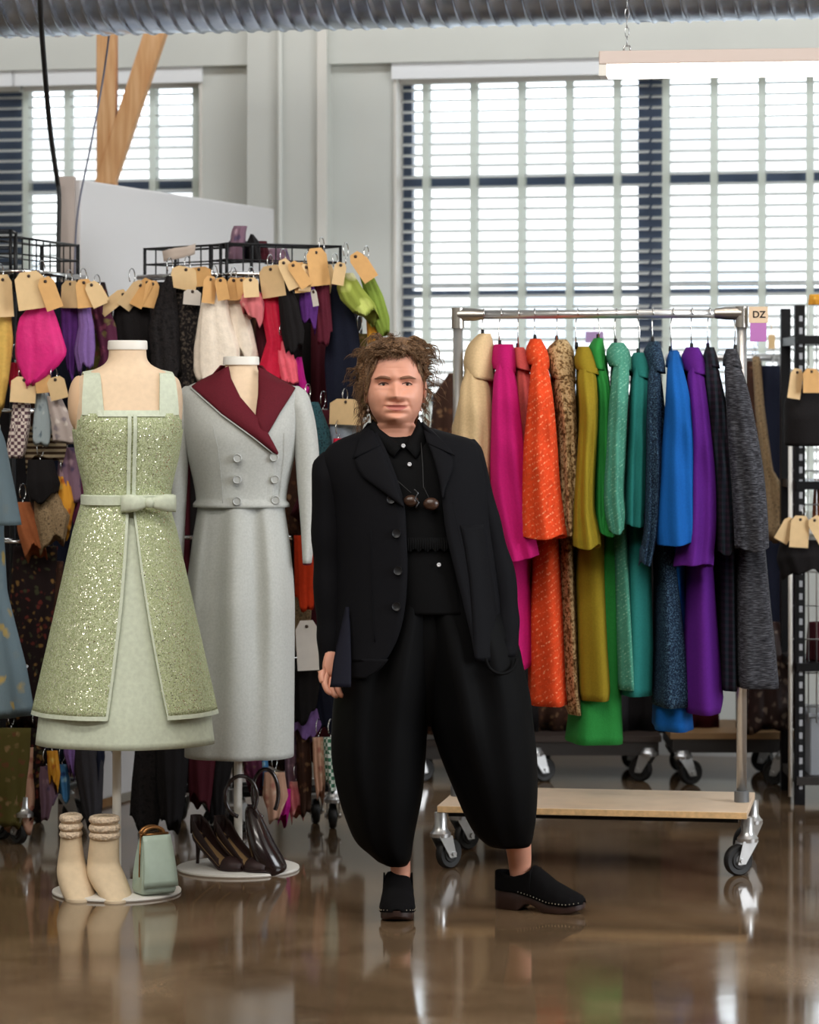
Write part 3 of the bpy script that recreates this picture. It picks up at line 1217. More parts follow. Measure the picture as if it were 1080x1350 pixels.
# hair -----------------------------------------------------------------
hr = random.Random(11)
hb = MB()
CAP = [(444.5, 512, 534, .03, .05), (447, 500, 546, .055, .075), (452, 489, 555, .080, .10), (459, 480, 561, .094, .115), (465, 476, 564, .095, .122), (469, 474, 565, .080, .125), (474, 473, 565, .052, .126),
       (482, 472, 565, .030, .126), (500, 473, 563, .012, .122), (520, 479, 559, -.004, .112), (540, 486, 554, -.014, .10), (560, 492, 549, -.022, .09), (575, 496, 545, -.03, .082)]
rings = []
for i in range(64):
    y = 444.5 + (575 - 444.5) * i / 63
    xl, xr, f, b = sinterp(CAP, y)
    a_, b_ = P(xl, y, DW), P(xr, y, DW)
    cx, hw_ = (a_.x + b_.x) / 2, (b_.x - a_.x) / 2
    ring = []
    for j in range(72):
        q = 2 * PI * j / 72
        c, s_ = math.cos(q), math.sin(q)
        w_ = 1 + 0.035 * math.sin(7 * q + 0.35 * i) + 0.03 * math.sin(11 * q - 0.5 * i + 1.3) + 0.02 * math.sin(0.9 * i + 3 * q)
        if f > 0:
            yy = HC + 0.012 - (f if s_ > 0 else b) * math.copysign(abs(s_) ** 0.9, s_) * w_
        else:
            yy = HC + 0.012 - (f * abs(s_) if s_ > 0 else b * s_) * 1.0
        ring.append(Vector((cx + hw_ * w_ * c, yy, a_.z)))
    rings.append(ring)
hb.loft(rings)


def strand(p0, d0, length, curl, r0, grav=0.6, n=15):
    p, d = Vector(p0), Vector(d0).normalized()
    ax = Vector((hr.uniform(-1, 1), hr.uniform(-1, 1), hr.uniform(-1, 1))).normalized()
    ph, fr_ = hr.uniform(0, 6.28), hr.uniform(3.5, 6.5)
    pts = []
    st_ = length / n
    for k in range(n + 1):
        t = k / n
        s1 = ax.cross(d)
        if s1.length < 1e-4:
            s1 = Vector((1, 0, 0))
        s1.normalize()
        s2 = d.cross(s1)
        off = (s1 * math.cos(ph + fr_ * t) + s2 * math.sin(ph + fr_ * t)) * curl * min(1, t * 3)
        pts.append(p + off)
        d = (d + Vector((0, 0, -grav * 3.0 / n))).normalized()
        p = p + d * st_
    hb.tube(pts, [r0 * (1 - 0.75 * k / n) for k in range(n + 1)], 4)


def clump(p0, d0, length, curl, grav, m=6, r0=0.0011, spread=0.004):
    """a lock: strands that share one curl"""
    state = hr.getstate()
    for i in range(m):
        hr.setstate(state)
        hr_off = Vector((math.sin(i * 2.4), math.cos(i * 2.4), math.sin(i * 1.3))) * (spread * (0.3 + 0.12 * i))
        strand(Vector(p0) + hr_off, Vector(d0) + hr_off * 12, length * (1 - 0.05 * i), curl * (1 + 0.05 * i), r0 * (1 - 0.06 * i), grav)
    hr.random()


# hair over the crown, its front edge arched over the forehead
cols = []
for k in range(57):
    x = 481.5 + (560.5 - 481.5) * k / 56
    dx = abs(x - 523) / 35.0
    yh = 465.5 + 2.0 * math.sin(x * 0.55) + 10 * dx ** 2 + 110 * max(0, dx - 0.55) ** 1.6
    ytop = 451 + 15 * min(1.15, dx) ** 2.2
    col = []
    for i in range(13):
        y = ytop + (yh - ytop) * i / 12
        xx = max(sinterp(HROWS, y)[0] + 0.6, min(sinterp(HROWS, y)[1] - 0.6, x))
        q = P(x, y, DW)
        q.y = surf_y(xx, y) - 0.004 - 0.016 * math.sin(PI * (1 - i / 12) * 0.5 + 0.12) - 0.0025 * math.sin(x * 0.9 + y * 0.5) - 0.002 * math.sin(x * 1.7 - y * 0.3)
        col.append(q)
    cols.append(col)
hb.loft(cols, False)
for k in range(150):            # locks lying over the crown and fringe
    x = hr.uniform(490, 554)
    dx = abs(x - 523) / 35.0
    y = hr.uniform(452 + 13 * dx ** 2, 466 + 14 * dx ** 2)
    p0 = P(x, y, DW)
    p0.y = surf_y(x, y) - 0.016
    sgx = -1 if x < 536 else 1
    clump(p0, (sgx * hr.uniform(0.4, 1.1), -0.12, hr.uniform(-0.25, 0.55)), hr.uniform(0.022, 0.045), hr.uniform(0.004, 0.008), 0.5, 4, hr.uniform(0.0012, 0.0018))
for k in range(330):
    y = 446 + 128 * hr.random() ** 1.2
    xl, xr, f, b = sinterp(CAP, y)
    q = hr.uniform(0, 2 * PI)
    s_ = math.sin(q)
    if y > 464 and s_ > 0.2:
        continue
    c = math.cos(q)
    if (y > 522 and hr.random() < 0.6) or (c > 0.3 and y > 475 and hr.random() < 0.5):
        continue
    a_, b_ = P(xl, y, DW), P(xr, y, DW)
    cx, hw_ = (a_.x + b_.x) / 2, (b_.x - a_.x) / 2
    yy = HC + 0.012 - ((f if s_ > 0 else b) * s_ if f > 0 else (f * abs(s_) if s_ > 0 else b * s_))
    p0 = Vector((cx + hw_ * c * 0.95, yy, a_.z))
    up = max(0.0, (466 - y) / 20)
    d0 = Vector((c * 1.0, -s_ * 0.8, 0.15 + 0.55 * up + hr.uniform(-0.3, 0.3)))
    if s_ > 0.2:
        d0 = Vector((c * 1.5 + hr.uniform(-0.8, 0.8), -0.30, 0.4 + hr.uniform(-0.3, 0.2)))
    ln = hr.uniform(0.035, 0.075)
    if y > 500:
        ln *= 0.8
    clump(p0, d0, ln, hr.uniform(0.004, 0.010), 0.6, 5, hr.uniform(0.0010, 0.0016))
for k in range(46):
    left = hr.random() < 0.6
    x = hr.uniform(477, 489) if left else hr.uniform(553, 562)
    y = hr.uniform(492, 552)
    p0 = P(x, y, HC + hr.uniform(-0.03, 0.05))
    clump(p0, (-0.35 if left else 0.3, hr.uniform(-0.3, 0.2), -0.5), hr.uniform(0.05, 0.095) * (1.1 if left else 0.75), hr.uniform(0.004, 0.009), 0.5, 4, 0.0010)
for (x, y, dx, ln) in ((507, 466, -0.9, 0.055), (502, 468, -0.9, 0.055), (498, 471, -0.7, 0.05), (493, 477, -0.4, 0.05), (489, 486, -0.25, 0.05), (512, 465, -1.0, 0.05),
                       (518, 464, -1.0, 0.045), (540, 465, 0.25, 0.05), (544, 467, 0.05, 0.055), (547, 469, 0.4, 0.05), (551, 474, 0.5, 0.05), (534, 465, 0.8, 0.045), (528, 464, 0.6, 0.04), (555, 483, 0.3, 0.05)):
    p0 = P(x, y - 3, DW)
    p0.y = surf_y(x, y) - 0.010
    clump(p0, (dx, -0.10, -0.25), ln * hr.uniform(0.85, 1.1), 0.0035, 0.5, 4, 0.0010, 0.003)
for k in range(26):
    y = hr.uniform(455, 515)
    p0 = P(hr.uniform(559, 565), y, HC + hr.uniform(0, 0.04))
    clump(p0, (0.9, hr.uniform(-0.3, 0.3), hr.uniform(0.0, 0.5)), hr.uniform(0.05, 0.085), hr.uniform(0.006, 0.011), 0.9, 2, 0.0008, 0.003)
hair = hb.build('hair', M_HAIR, wroot)

# trousers ---------------------------------------------------------------
LEGR = [(755, 498, 578, .12), (800, 480, 582, .14), (850, 456, 580, .16), (900, 443, 574, .175), (950, 437.5, 565, .18), (1000, 437, 561.5, .18), (1050, 446, 557, .17), (1090, 459, 549, .15), (1112, 470, 545, .13), (1128, 488, 543, .105), (1136, 497, 541, .085), (1141, 507, 538, .065)]
LEGL = [(755, 540, 628, .12), (800, 543, 662, .14), (850, 548, 684, .16), (880, 553, 691, .17), (920, 560, 700, .175), (955, 567, 704, .18), (1000, 581, 709, .175), (1040, 597, 710, .165), (1080, 614, 708, .14), (1100, 625, 705, .115), (1112, 636, 703, .095), (1118, 644, 700, .08)]


def leg(rows, lean, ph):
    y0, y1 = rows[0][0], rows[-1][0]
    rr = []
    n = 70
    for i in range(n + 1):
        y = y0 + (y1 - y0) * i / n
        xl, xr, dp = sinterp(rows, y)
        g = i / n
        dc = DW + lean * g
        ring = prow(y, xl, xr, DW, dp, dp, 48, 2.15)
        c_ = sum(ring, Vector()) / 48
        out = []
        for j, p in enumerate(ring):
            q = 2 * PI * j / 48
            s_ = math.sin(q)
            k = 1.0
            if s_ > 0:
                amp = 0.10 * math.exp(-((g - 0.3) / 0.35) ** 2) + 0.05 * g
                k += amp * s_ * (math.sin(6 * q + ph + 1.5 * g) * 0.6 + 0.4 * math.sin(10 * q + ph))
            k += 0.02 * math.sin(4 * q + 9 * g + ph) * g * abs(s_)
            out.append(Vector((p.x, dc + (p.y - DW) * k, p.z)))
        rr.append(out)
    last = rr[-1]
    c_ = sum(last, Vector()) / 48
    rr.append([c_ + (p - c_) * 0.93 + Vector((0, 0, 0.004)) for p in last])
    rr.append([c_ + (p - c_) * 0.85 + Vector((0, 0, 0.05)) for p in last])
    return rr


mb = MB()
mb.loft(leg(LEGR, 0.03, 0.4), True, True, True)
mb.loft(leg(LEGL, 0.06, 2.1), True, True, True)
PEL = [(755, 500, 626, .12), (800, 490, 650, .125), (850, 480, 660, .125), (890, 500, 630, .11), (925, 525, 600, .08), (948, 548, 582, .05), (957, 556, 572, .03)]
rr = []
for i in range(41):
    y = 755 + (957 - 755) * i / 40
    xl, xr, dp = sinterp(PEL, y)
    ring = prow(y, xl, xr, DW, dp, dp, 56, 2.2)
    rr.append([Vector((p.x, DW + 0.01 + (p.y - DW) * (1 + 0.05 * math.sin(12 * 2 * PI * j / 56 + 0.8)), p.z)) for j, p in enumerate(ring)])
mb.loft(rr)
trs = mb.build('trousers', M_BLACK2, wroot)
# slanted pocket bag on the image-right hip, standing off a little
mb = MB()
ring = []
for k in range(25):
    q = PI * k / 24
    x, y = 661 - 20 * math.cos(q), 868 + 20 * math.sin(q)
    hw_ = (691 - 553) / 2
    ring.append(P(x, y, DW - 0.165 * math.sqrt(max(0.02, 1 - ((x - 622) / 70.0) ** 2)) - 0.012))
mb.tube(ring, 0.005, 8)
mb.build('pocket', M_BLACK2, wroot)

# shirt -------------------------------------------------------------------
SH = [(574, 486, 562, .062), (582, 474, 588, .078), (592, 466, 606, .092), (620, 468, 612, .115), (660, 480, 614, .13), (720, 488, 618, .135), (780, 496, 628, .14), (806, 500, 634, .14)]
rr = []
for i in range(60):
    y = 574 + (806 - 574) * i / 59
    xl, xr, dp = sinterp(SH, y)
    ring = prow(y, xl, xr, DW, dp, dp, 56, 2.3)
    out = []
    for j, p in enumerate(ring):
        q = 2 * PI * j / 56
        k = 1.0
        if math.sin(q) > 0.3 and y < 722:
            k += 0.014 * math.sin(26 * q)
        if math.sin(q) > 0.3 and y > 722:
            k += 0.02
        out.append(Vector((p.x, DW + (p.y - DW) * k, p.z)))
    rr.append(out)
mb = MB()
mb.loft(rr, True, False, False)
shirt = mb.build('shirt', M_SHIRT, wroot, solid=0.003)
# frill along the yoke seam of the shirt
mb = MB()
A, Bq = [], []
for k in range(61):
    x = 505 + (600 - 505) * k / 60
    yb = DW - 0.14 * max(0.05, 1 - abs((x - 553) / 66.0) ** 2.3) ** (1 / 2.3) - 0.006
    A.append(P(x, 706, DW) + Vector((0, yb - DW, 0)))
    Bq.append(P(x, 722 + 2 * math.sin(k * 0.9), DW) + Vector((0, yb - DW - 0.006 * (k % 2) - 0.004, 0)))
mb.patch(A, Bq, 3)
mb.build('frill', M_SHIRT, shirt, smooth=False, solid=0.0015)
# collar
for pts_in, pts_out in (([(494, 556), (500, 566), (512, 575), (524, 583), (531, 588)], [(484, 566), (490, 578), (502, 590), (513, 599), (519, 603)]),
                        ([(551, 553), (549, 562), (544, 572), (538, 581), (532, 588)], [(560, 566), (563, 580), (561, 592), (555, 599), (548, 605)])):
    A = [P(x, y, DW - 0.052 - 0.010 * k) for k, (x, y) in enumerate(pts_in)]
    Bq = [P(x, y, DW - 0.045 - 0.016 * k) + Vector((0, 0.0, 0)) for k, (x, y) in enumerate(pts_out)]
    M_ = [(a + b) / 2 + Vector((0, -0.012, 0.004)) for a, b in zip(A, Bq)]
    rows_ = []
    for i in range(7):
        t = i / 6
        rows_.append([a * ((1 - t) * (1 - 2 * t)) + m * (4 * t * (1 - t)) + b * (t * (2 * t - 1)) for a, m, b in zip(A, M_, Bq)])
    mb = MB()
    mb.loft(rows_, False)
    mb.build('shirt_collar', M_SHIRT, wroot, solid=0.004)
A, Bq = [], []
for k in range(21):
    q = PI * 0.98 + PI * 1.04 * k / 20
    c, s_ = math.cos(q), math.sin(q)
    A.append(P(522, 553, DW) + Vector((0.067 * c, -0.066 * s_ - 0.01, 0)))
    Bq.append(P(522, 576, DW) + Vector((0.085 * c, -0.078 * s_ - 0.01, 0)))
mb = MB()
mb.patch(A, Bq, 4)
mb.build('shirt_collar', M_SHIRT, wroot, solid=0.004)
M_PEARL = solid_mat('pearl_button', srgb(200, 200, 204), 0.3)
for x, y, yy in ((532, 587, -0.108), (540, 611, -0.122), (578, 741, -0.150)):
    mb = MB()
    mb.lathe(P(x, y, DW) + Vector((0, yy, 0)), [(0.0, 0.003), (0.005, 0.003), (0.0062, 0.0), (0.005, -0.003), (0.003, -0.001), (0.0, -0.001)], 14, 'Y')
    mb.build('shirt_button', M_PEARL, shirt)

# jacket ---------------------------------------------------------------
# y, outer left, outer right, front opening left edge, front opening right edge, depth
JK = [(566, 486, 566, 497, 556, .072), (574, 468, 594, 500, 560, .085), (582, 448, 622, 504, 566, .096), (592, 434, 630, 509, 571, .108), (606, 428, 634, 515, 575, .122), (630, 430, 638, 524, 579, .138), (660, 438, 640, 533, 582, .148),
      (700, 442, 644, 536, 587, .156), (740, 444, 650, 537.5, 596, .162), (780, 443, 656, 536, 606, .168), (810, 442, 660, 532, 613, .175), (835, 440, 663, 525, 619, .18), (852, 440, 665, 517, 622, .185), (866, 440, 665, 508, 625, .19)]


def jacket_rows(q_left_only=False):
    rows_ = []
    for i in range(91):
        y = 566 + (866 - 566) * i / 90
        xl, xr, o1, o2, dp = sinterp(JK, y)
        cx, hw_ = (xl + xr) / 2, (xr - xl) / 2
        e = 2.4
        # angles of the two front edges (0 = right, pi/2 = front)
        def ang(x):
            u = max(-0.999, min(0.999, (x - cx) / hw_))
            cc_ = math.copysign(abs(u) ** (e / 2), u)
            return math.acos(cc_)
        qa, qb = ang(o1), 2 * PI + ang(o2)
        row = []
        for j in range(73):
            q = qa + (qb - qa) * j / 72
            c, s_ = math.cos(q), math.sin(q)
            g = i / 90
            k = 1 + 0.03 * g * math.sin(5 * q + 2.0)
            pp = P(cx, y, DW)
            row.append(Vector((pp.x + hw_ * DW / F * math.copysign(abs(c) ** (2 / e), c), DW - dp * k * math.copysign(abs(s_) ** (2 / e), s_), pp.z)))
        rows_.append(row)
    return rows_


mb = MB()
mb.loft(jacket_rows(), False)
jkt = mb.build('jacket', M_BLACK, wroot, solid=0.006, offset=1.0)
# rounded tail of the front panel on the viewer's left
tl = [(862, 440, 513), (872, 440, 505), (880, 442, 496), (886, 446, 484)]
A, Bq = [], []
rows_ = []
for i in range(9):
    y = 862 + 26 * i / 8
    a, b = interp(tl, y)
    row = []
    for k in range(17):
        x = a + (b - a) * k / 16
        u = (x - 552.5) / 112.5
        row.append(P(x, y, DW) + Vector((0, -0.192 * max(0.0, 1 - abs(u) ** 2.4) ** (1 / 2.4) - 0.003, 0)))
    rows_.append(row)
mb = MB()
mb.loft(rows_, False)
mb.build('jacket_tail', M_BLACK, jkt, solid=0.006)


def jsurf(x, y, off):
    xl, xr, o1, o2, dp = sinterp(JK, min(y, 866))
    cx, hw_ = (xl + xr) / 2, (xr - xl) / 2
    t = max(0.0, 1 - min(1, abs((x - cx) / hw_)) ** 2.4) ** (1 / 2.4)
    return P(x, y, DW) + Vector((0, -dp * t - off, 0))


def sheet(inner, outer, o_in, o_out, bulge=0.006, n=8, fn=jsurf):
    A = [fn(x, y, o_in) for x, y in inner]
    Bq = [fn(x, y, o_out) for x, y in outer]
    rows_ = []
    for i in range(n + 1):
        t = i / n
        rows_.append([a.lerp(b, t) + Vector((0, -bulge * 4 * t * (1 - t), 0)) for a, b in zip(A, Bq)])
    return rows_


# lapels and the jacket's turned-down collar
def dens(pl_, k=5):
    out = []
    for (a, b), (c, d) in zip(pl_, pl_[1:]):
        for i in range(k):
            out.append((a + (c - a) * i / k, b + (d - b) * i / k))
    out.append(pl_[-1])
    return out


for inner, outer in (([(500, 582), (508, 600), (518, 625), (527, 648), (533, 664)], [(468, 606), (472, 617), (480, 628), (508, 648), (532, 666)]),
                     ([(562, 580), (569, 596), (574, 612), (579, 632), (582, 652)], [(596, 602), (597, 614), (592, 628), (586, 642), (583, 655)])):
    mb = MB()
    mb.loft(sheet(dens(inner), dens(outer), 0.012, 0.016), False)
    mb.build('lapel', M_BLACK, jkt, solid=0.004)
for inner, outer in (([(489, 560), (492, 567), (496, 575), (502, 587)], [(478, 568), (474, 578), (470, 590), (466, 604)]),
                     ([(556, 556), (558, 564), (560, 573), (563, 584)], [(568, 566), (579, 577), (590, 588), (599, 600)])):
    mb = MB()
    mb.loft(sheet(dens(inner), dens(outer), 0.014, 0.018), False)
    mb.build('jacket_collar', M_BLACK, jkt, solid=0.004)
A, Bq = [], []
for k in range(25):
    q = PI * 0.93 + PI * 1.14 * k / 24
    c, s_ = math.cos(q), math.sin(q)
    A.append(P(522, 558, DW) + Vector((0.080 * c, -0.080 * s_ + 0.0, 0)))
    Bq.append(P(522, 578, DW) + Vector((0.112 * c, -0.098 * s_ + 0.0, 0)))
mb = MB()
mb.patch(A, Bq, 5)
mb.build('jacket_collar', M_BLACK, jkt, solid=0.005)
M_JBTN = solid_mat('black_button', srgb(22, 22, 24), 0.45, spec=0.3)
for x, y in ((516, 656), (523, 700), (525, 748), (523, 794)):
    mb = MB()
    c = jsurf(x, y, 0.010)
    mb.lathe(c, [(0.0, 0.004), (0.0115, 0.004), (0.013, 0.0), (0.012, -0.0045), (0.008, -0.002), (0.0, -0.002)], 18, 'Y')
    mb.build('jacket_button', M_JBTN, jkt, angle=40)
# seams and the pocket flap of the front panel
mb = MB()
mb.tube([jsurf(x, y, 0.007) for x, y in dens([(451, 690), (452, 760), (454, 860)])], 0.0014, 5)
mb.tube([jsurf(x, y, 0.007) for x, y in dens([(490, 696), (491, 760), (495, 840)])], 0.0014, 5)
mb.tube([jsurf(x, y, 0.007) for x, y in dens([(596, 660), (612, 740), (626, 850)])], 0.0014, 5)
mb.build('seam', M_BLACK, jkt)
# free hanging side panel on the viewer's right
rows_ = []
pn = [(690, 606, 640), (720, 612, 646), (760, 618, 652), (800, 621, 658), (840, 623, 662), (860, 623.5, 664), (866, 628, 662)]
for i in range(31):
    y = 690 + (866 - 690) * i / 30
    a, b = interp(pn, y)
    row = []
    for k in range(9):
        x = a + (b - a) * k / 8
        row.append(jsurf(x, y, 0.009 + 0.004 * math.sin(PI * k / 8)))
    rows_.append(row)
mb = MB()
mb.loft(rows_, False)
mb.build('side_panel', fabric('window_tinted_black_wool', 'plain', [(15, 15, 18)], 1.0, rough=0.65, sheen=0.0, bump=0.06, spec=0.06), jkt, solid=0.002)  # bluish window light on this panel is put into the colour

# sleeves
def sleeve(rows, dfun, dep, name='jacket_sleeve', mat=None):
    rr = []
    n = 52
    y0, y1 = rows[0][0], rows[-1][0]
    for i in range(n + 1):
        y = y0 + (y1 - y0) * i / n
        xl, xr = sinterp(rows, y)
        g = i / n
        t = min(1.0, i / 7)
        dp = 0.03 + (dep - 0.03) * math.sin(t * PI / 2) - 0.02 * g
        ring = prow(y, xl, xr, DW, dp, dp, 32, 2.3)
        rr.append([Vector((p.x, p.y + dfun(g), p.z + 0.006 * math.sin(p.x * 40) * 0)) for p in ring])
        if True:
            fold = 0.006 * (math.sin(g * 22) * math.exp(-((g - 0.5) / 0.2) ** 2) + 0.5 * math.sin(g * 38 + 1) * math.exp(-((g - 0.85) / 0.15) ** 2))
            c_ = sum(rr[-1], Vector()) / 32
            rr[-1] = [p + (p - c_).normalized() * fold * 0.6 for p in rr[-1]]
    last = rr[-1]
    c_ = sum(last, Vector()) / 32
    rr.append([c_ + (p - c_) * 0.9 for p in last])
    rr.append([c_ + (p - c_) * 0.86 + Vector((0, 0, 0.05)) for p in last])
    m_ = MB()
    m_.loft(rr, True, True, False)
    return m_.build(name, mat or M_BLACK, jkt)


sleeve([(596, 426, 446), (606, 415, 452), (616, 411.5, 455), (640, 411, 456), (700, 411, 456), (760, 413, 456), (800, 416, 456), (850, 419, 454), (880, 421.5, 450), (886, 423, 449)],
       lambda g: -0.03 * g * g, 0.075)
sleeve([(579, 612, 626), (590, 608, 635), (606, 609, 640), (640, 613, 648), (690, 624, 661), (740, 636, 676), (775, 644, 682), (800, 648, 684), (835, 650, 684.5), (852, 651, 683), (862, 652, 681)],
       lambda g: 0.05 * math.sin(g * PI) - 0.05 * g * g, 0.075)
# navy lined vent of the near cuff
rows_ = []
vn = [(800, 456, 460), (830, 449, 462), (870, 440, 463), (900, 436, 463), (906, 435, 462.5)]
for i in range(19):
    y = 800 + 106 * i / 18
    a, b = interp(vn, y)
    rows_.append([P(a + (b - a) * k / 8, y, DW - 0.135 - 0.055 * (i / 18) - 0.006 * math.sin(PI * k / 8)) for k in range(9)])
mb = MB()
mb.loft(rows_, False)
mb.build('sleeve_vent', M_NAVY, jkt, solid=0.002)

# necklace: two dark wooden pendants on cords
M_WOOD = solid_mat('dark_wood_bead', srgb(58, 38, 28), 0.3, 0, 0.2, 50)
M_CORD = solid_mat('black_cord', srgb(20, 19, 20), 0.6)
nk = MB()


def shp(x, y, off=0.0):
    xl, xr, dp = sinterp(SH, y)
    c, hw_ = (xl + xr) / 2, (xr - xl) / 2
    return P(x, y, DW) + Vector((0, -dp * max(0, 1 - min(1, abs((x - c) / hw_)) ** 2.3) ** (1 / 2.3) - 0.012 - off, 0))


nk.tube([shp(x, y) for x, y in dens([(494, 580), (508, 606), (524, 632), (542, 648)])], 0.0013, 6)
nk.tube([shp(x, y) for x, y in dens([(555, 582), (557, 610), (558, 640), (566, 656)])], 0.0013, 6)
nk.build('necklace_cord', M_CORD, wroot)
for x, y, rx, rz_ in ((542, 658, 0.021, 0.0165), (568, 662, 0.0225, 0.018)):
    nk = MB()
    nk.ball(shp(x, y, 0.012), (rx, 0.014, rz_), 20, 12)
    nk.build('pendant', M_WOOD, wroot)
nk = MB()
nk.tube([shp(x, y, 0.022) for x, y in dens([(546, 643), (551, 648), (547, 655), (552, 660), (548, 667)], 3)], 0.0022, 6)
nk.build('pendant_wire', solid_mat('dark_metal', srgb(70, 70, 72), 0.3, 0.8), wroot)

# clogs ---------------------------------------------------------------
M_CLOGW = solid_mat('dark_wood_sole', srgb(48, 28, 22), 0.45, 0, 0.25, 30)
M_CLOGU = solid_mat('black_nubuck', srgb(12, 11, 12), 0.9, 0, 0.1, 60, 0.05, spec=0.1)


def clog(label, heel, yaw, L=0.262):
    """heel: floor point under the back of the heel; yaw: direction of the toe"""
    base = Vector(heel)
    root = wroot
    dr = Vector((math.cos(yaw), math.sin(yaw), 0))
    sd = Vector((-dr.y, dr.x, 0))
    S = lambda t, s_, z_: base + dr * (L * t) + sd * s_ + Vector((0, 0, z_))
    hwid = lambda t: interp([(0, .020), (0.04, .029), (0.2, .037), (0.42, .039), (0.6, .045), (0.75, .048), (0.88, .043), (0.96, .028), (1.0, .008)], t)[0]
    top = lambda t: interp([(0, .060), (0.25, .058), (0.45, .046), (0.65, .031), (0.85, .028), (1.0, .034)], t)[0]
    bot = lambda t: interp([(0, 0.0), (0.27, 0.0), (0.30, .004), (0.36, .020), (0.44, .022), (0.52, .010), (0.58, .0), (0.8, 0.0), (0.92, .006), (1.0, .018)], t)[0]
    mb = MB()
    rings = []
    for i in range(45):
        t = i / 44
        h_ = hwid(t)
        zt, zb = top(t), bot(t)
        rings.append([S(t, h_ * 0.92, zb), S(t, h_, zb + 0.004), S(t, h_, zt - 0.004), S(t, h_ * 0.95, zt), S(t, 0, zt), S(t, -h_ * 0.95, zt), S(t, -h_, zt - 0.004), S(t, -h_, zb + 0.004), S(t, -h_ * 0.92, zb)])
    mb.loft(rings)
    so = mb.build('clog_sole', M_CLOGW, root, angle=50)
    # leather upper: closed toe box and heel, open over the instep
    mb = MB()
    hgt = lambda t: interp([(0, .040), (0.1, .040), (0.25, .036), (0.36, .070), (0.42, .084), (0.46, .084), (0.55, .074), (0.7, .055), (0.85, .038), (0.95, .024), (1.0, .006)], t)[0]
    rings = []
    for i in range(33):
        t = 0.42 + 0.577 * i / 32
        h_ = hwid(t) + 0.003
        zt, hh = top(t) - 0.004, hgt(t)
        rings.append([S(t, h_ * math.copysign(abs(math.cos(PI * k / 20)) ** 0.75, math.cos(PI * k / 20)), zt + hh * math.sin(PI * k / 20) ** 0.85) for k in range(21)])
    mb.loft(rings, False)
    wall = []
    for k in range(41):
        u = -1 + 2 * k / 40
        t = 0.44 * abs(u) ** 1.0
        sg = 1 if u > 0 else -1
        if abs(u) < 0.14:
            yy_, tt = sg * 0.030 * (abs(u) / 0.14), 0.012 * (abs(u) / 0.14) ** 2 - 0.004
        else:
            yy_, tt = sg * (hwid(t) + 0.003), t - 0.04 * (0.44 - t)
        hh = interp([(0, .056), (0.1, .052), (0.25, .046), (0.36, .062), (0.44, .080)], t)[0]
        col = []
        for m_ in range(7):
            v = m_ / 6
            col.append(S(tt, yy_ * (1 - 0.05 * v * v), top(t) - 0.004 + hh * v))
        wall.append(col)
    mb.loft(wall, False)
    up = mb.build('clog_upper', M_CLOGU, root, solid=0.004)
    # rolled rim over the instep
    mb = MB()
    pts = []
    for k in range(13):
        ang = PI * k / 12
        c, s_ = math.cos(ang), math.sin(ang)
        pts.append(S(0.425, (hwid(0.425) + 0.003) * math.copysign(abs(c) ** 0.75, c), top(0.425) - 0.003 + 0.083 * s_ ** 0.85))
    mb.tube(pts, 0.0042, 8)
    mb.build('clog_rim', M_CLOGU, up)
    for sg in (-1, 1):
        mb = MB()
        for k in range(19):
            t = 0.30 + 0.67 * k / 18
            mb.ball(S(t, sg * (hwid(t) + 0.0045), top(t) + 0.002), 0.0021, 8, 5)
        mb.build('studs', solid_mat('brass_stud', srgb(150, 140, 124), 0.3, 0.9), up)


hpos = P(524, 1194, DW)
clog('clog', (P(526, 1200, 8.93).x, 8.93, 0.0), -PI / 2 - 0.02, 0.25)
clog('clog', (P(657, 1195, 8.95).x, 8.95, 0.0), math.radians(-26), 0.275)


# ------------------------------------------------------------------ mannequins
def stand(root, c, ztop):
    """disc base and pole"""
    b = MB()
    b.lathe((c.x, c.y, 0), [(0.0, 0.0), (0.193, 0.0), (0.196, 0.004), (0.195, 0.009), (0.185, 0.012), (0.03, 0.016), (0.0, 0.016)], 64)
    b.build('base_plate', M_WHITE, root, angle=35)
    p = MB()
    p.tube([(c.x, c.y, 0.01), (c.x, c.y, ztop)], 0.0135, 18)
    p.lathe((c.x, c.y, 0.012), [(0.0, 0), (0.03, 0), (0.028, 0.012), (0.018, 0.02), (0.0, 0.02)], 20)
    p.build('pole', M_WHITE, root, angle=40)


class Bust:
    """torso surface: rows (z, half width, front depth, back depth, x shift)"""

    def __init__(s, c, yaw, rows, e=2.35):
        s.c, s.yaw, s.rows, s.e = Vector(c), yaw, rows, e

    def wp(s, lx, ly, z):
        cy, sy = math.cos(s.yaw), math.sin(s.yaw)
        return Vector((s.c.x + lx * cy - ly * sy, s.c.y + lx * sy + ly * cy, z))

    def ring(s, z, off=0.0, q0=0.0, q1=2 * PI, n=40, fold=None, sc=1.0):
        a, f, b = sinterp(s.rows, z)
        a, f, b = a * sc + off, f * sc + off, b * sc + off
        out = []
        m = n if abs(q1 - q0 - 2 * PI) < 1e-6 else n - 1
        for j in range(n):
            q = q0 + (q1 - q0) * j / m
            c, sn = math.cos(q), math.sin(q)
            k = 1.0 + (fold[0] * math.sin(fold[1] * q + fold[2]) if fold else 0)
            out.append(s.wp(a * k * math.copysign(abs(c) ** (2 / s.e), c), -(f if sn > 0 else b) * k * math.copysign(abs(sn) ** (2 / s.e), sn), z))
        return out

    def front(s, lx, z, off=0.0, back=False):
        a, f, b = sinterp(s.rows, z)
        a, f, b = a + off, f + off, b + off
        t = max(0.0, 1 - min(1.0, abs(lx) / max(a, 1e-4)) ** s.e) ** (1 / s.e)
        return s.wp(lx, (b if back else -f) * t, z)


def zrow(y, d):
    return H - (y - HOR) * d / F


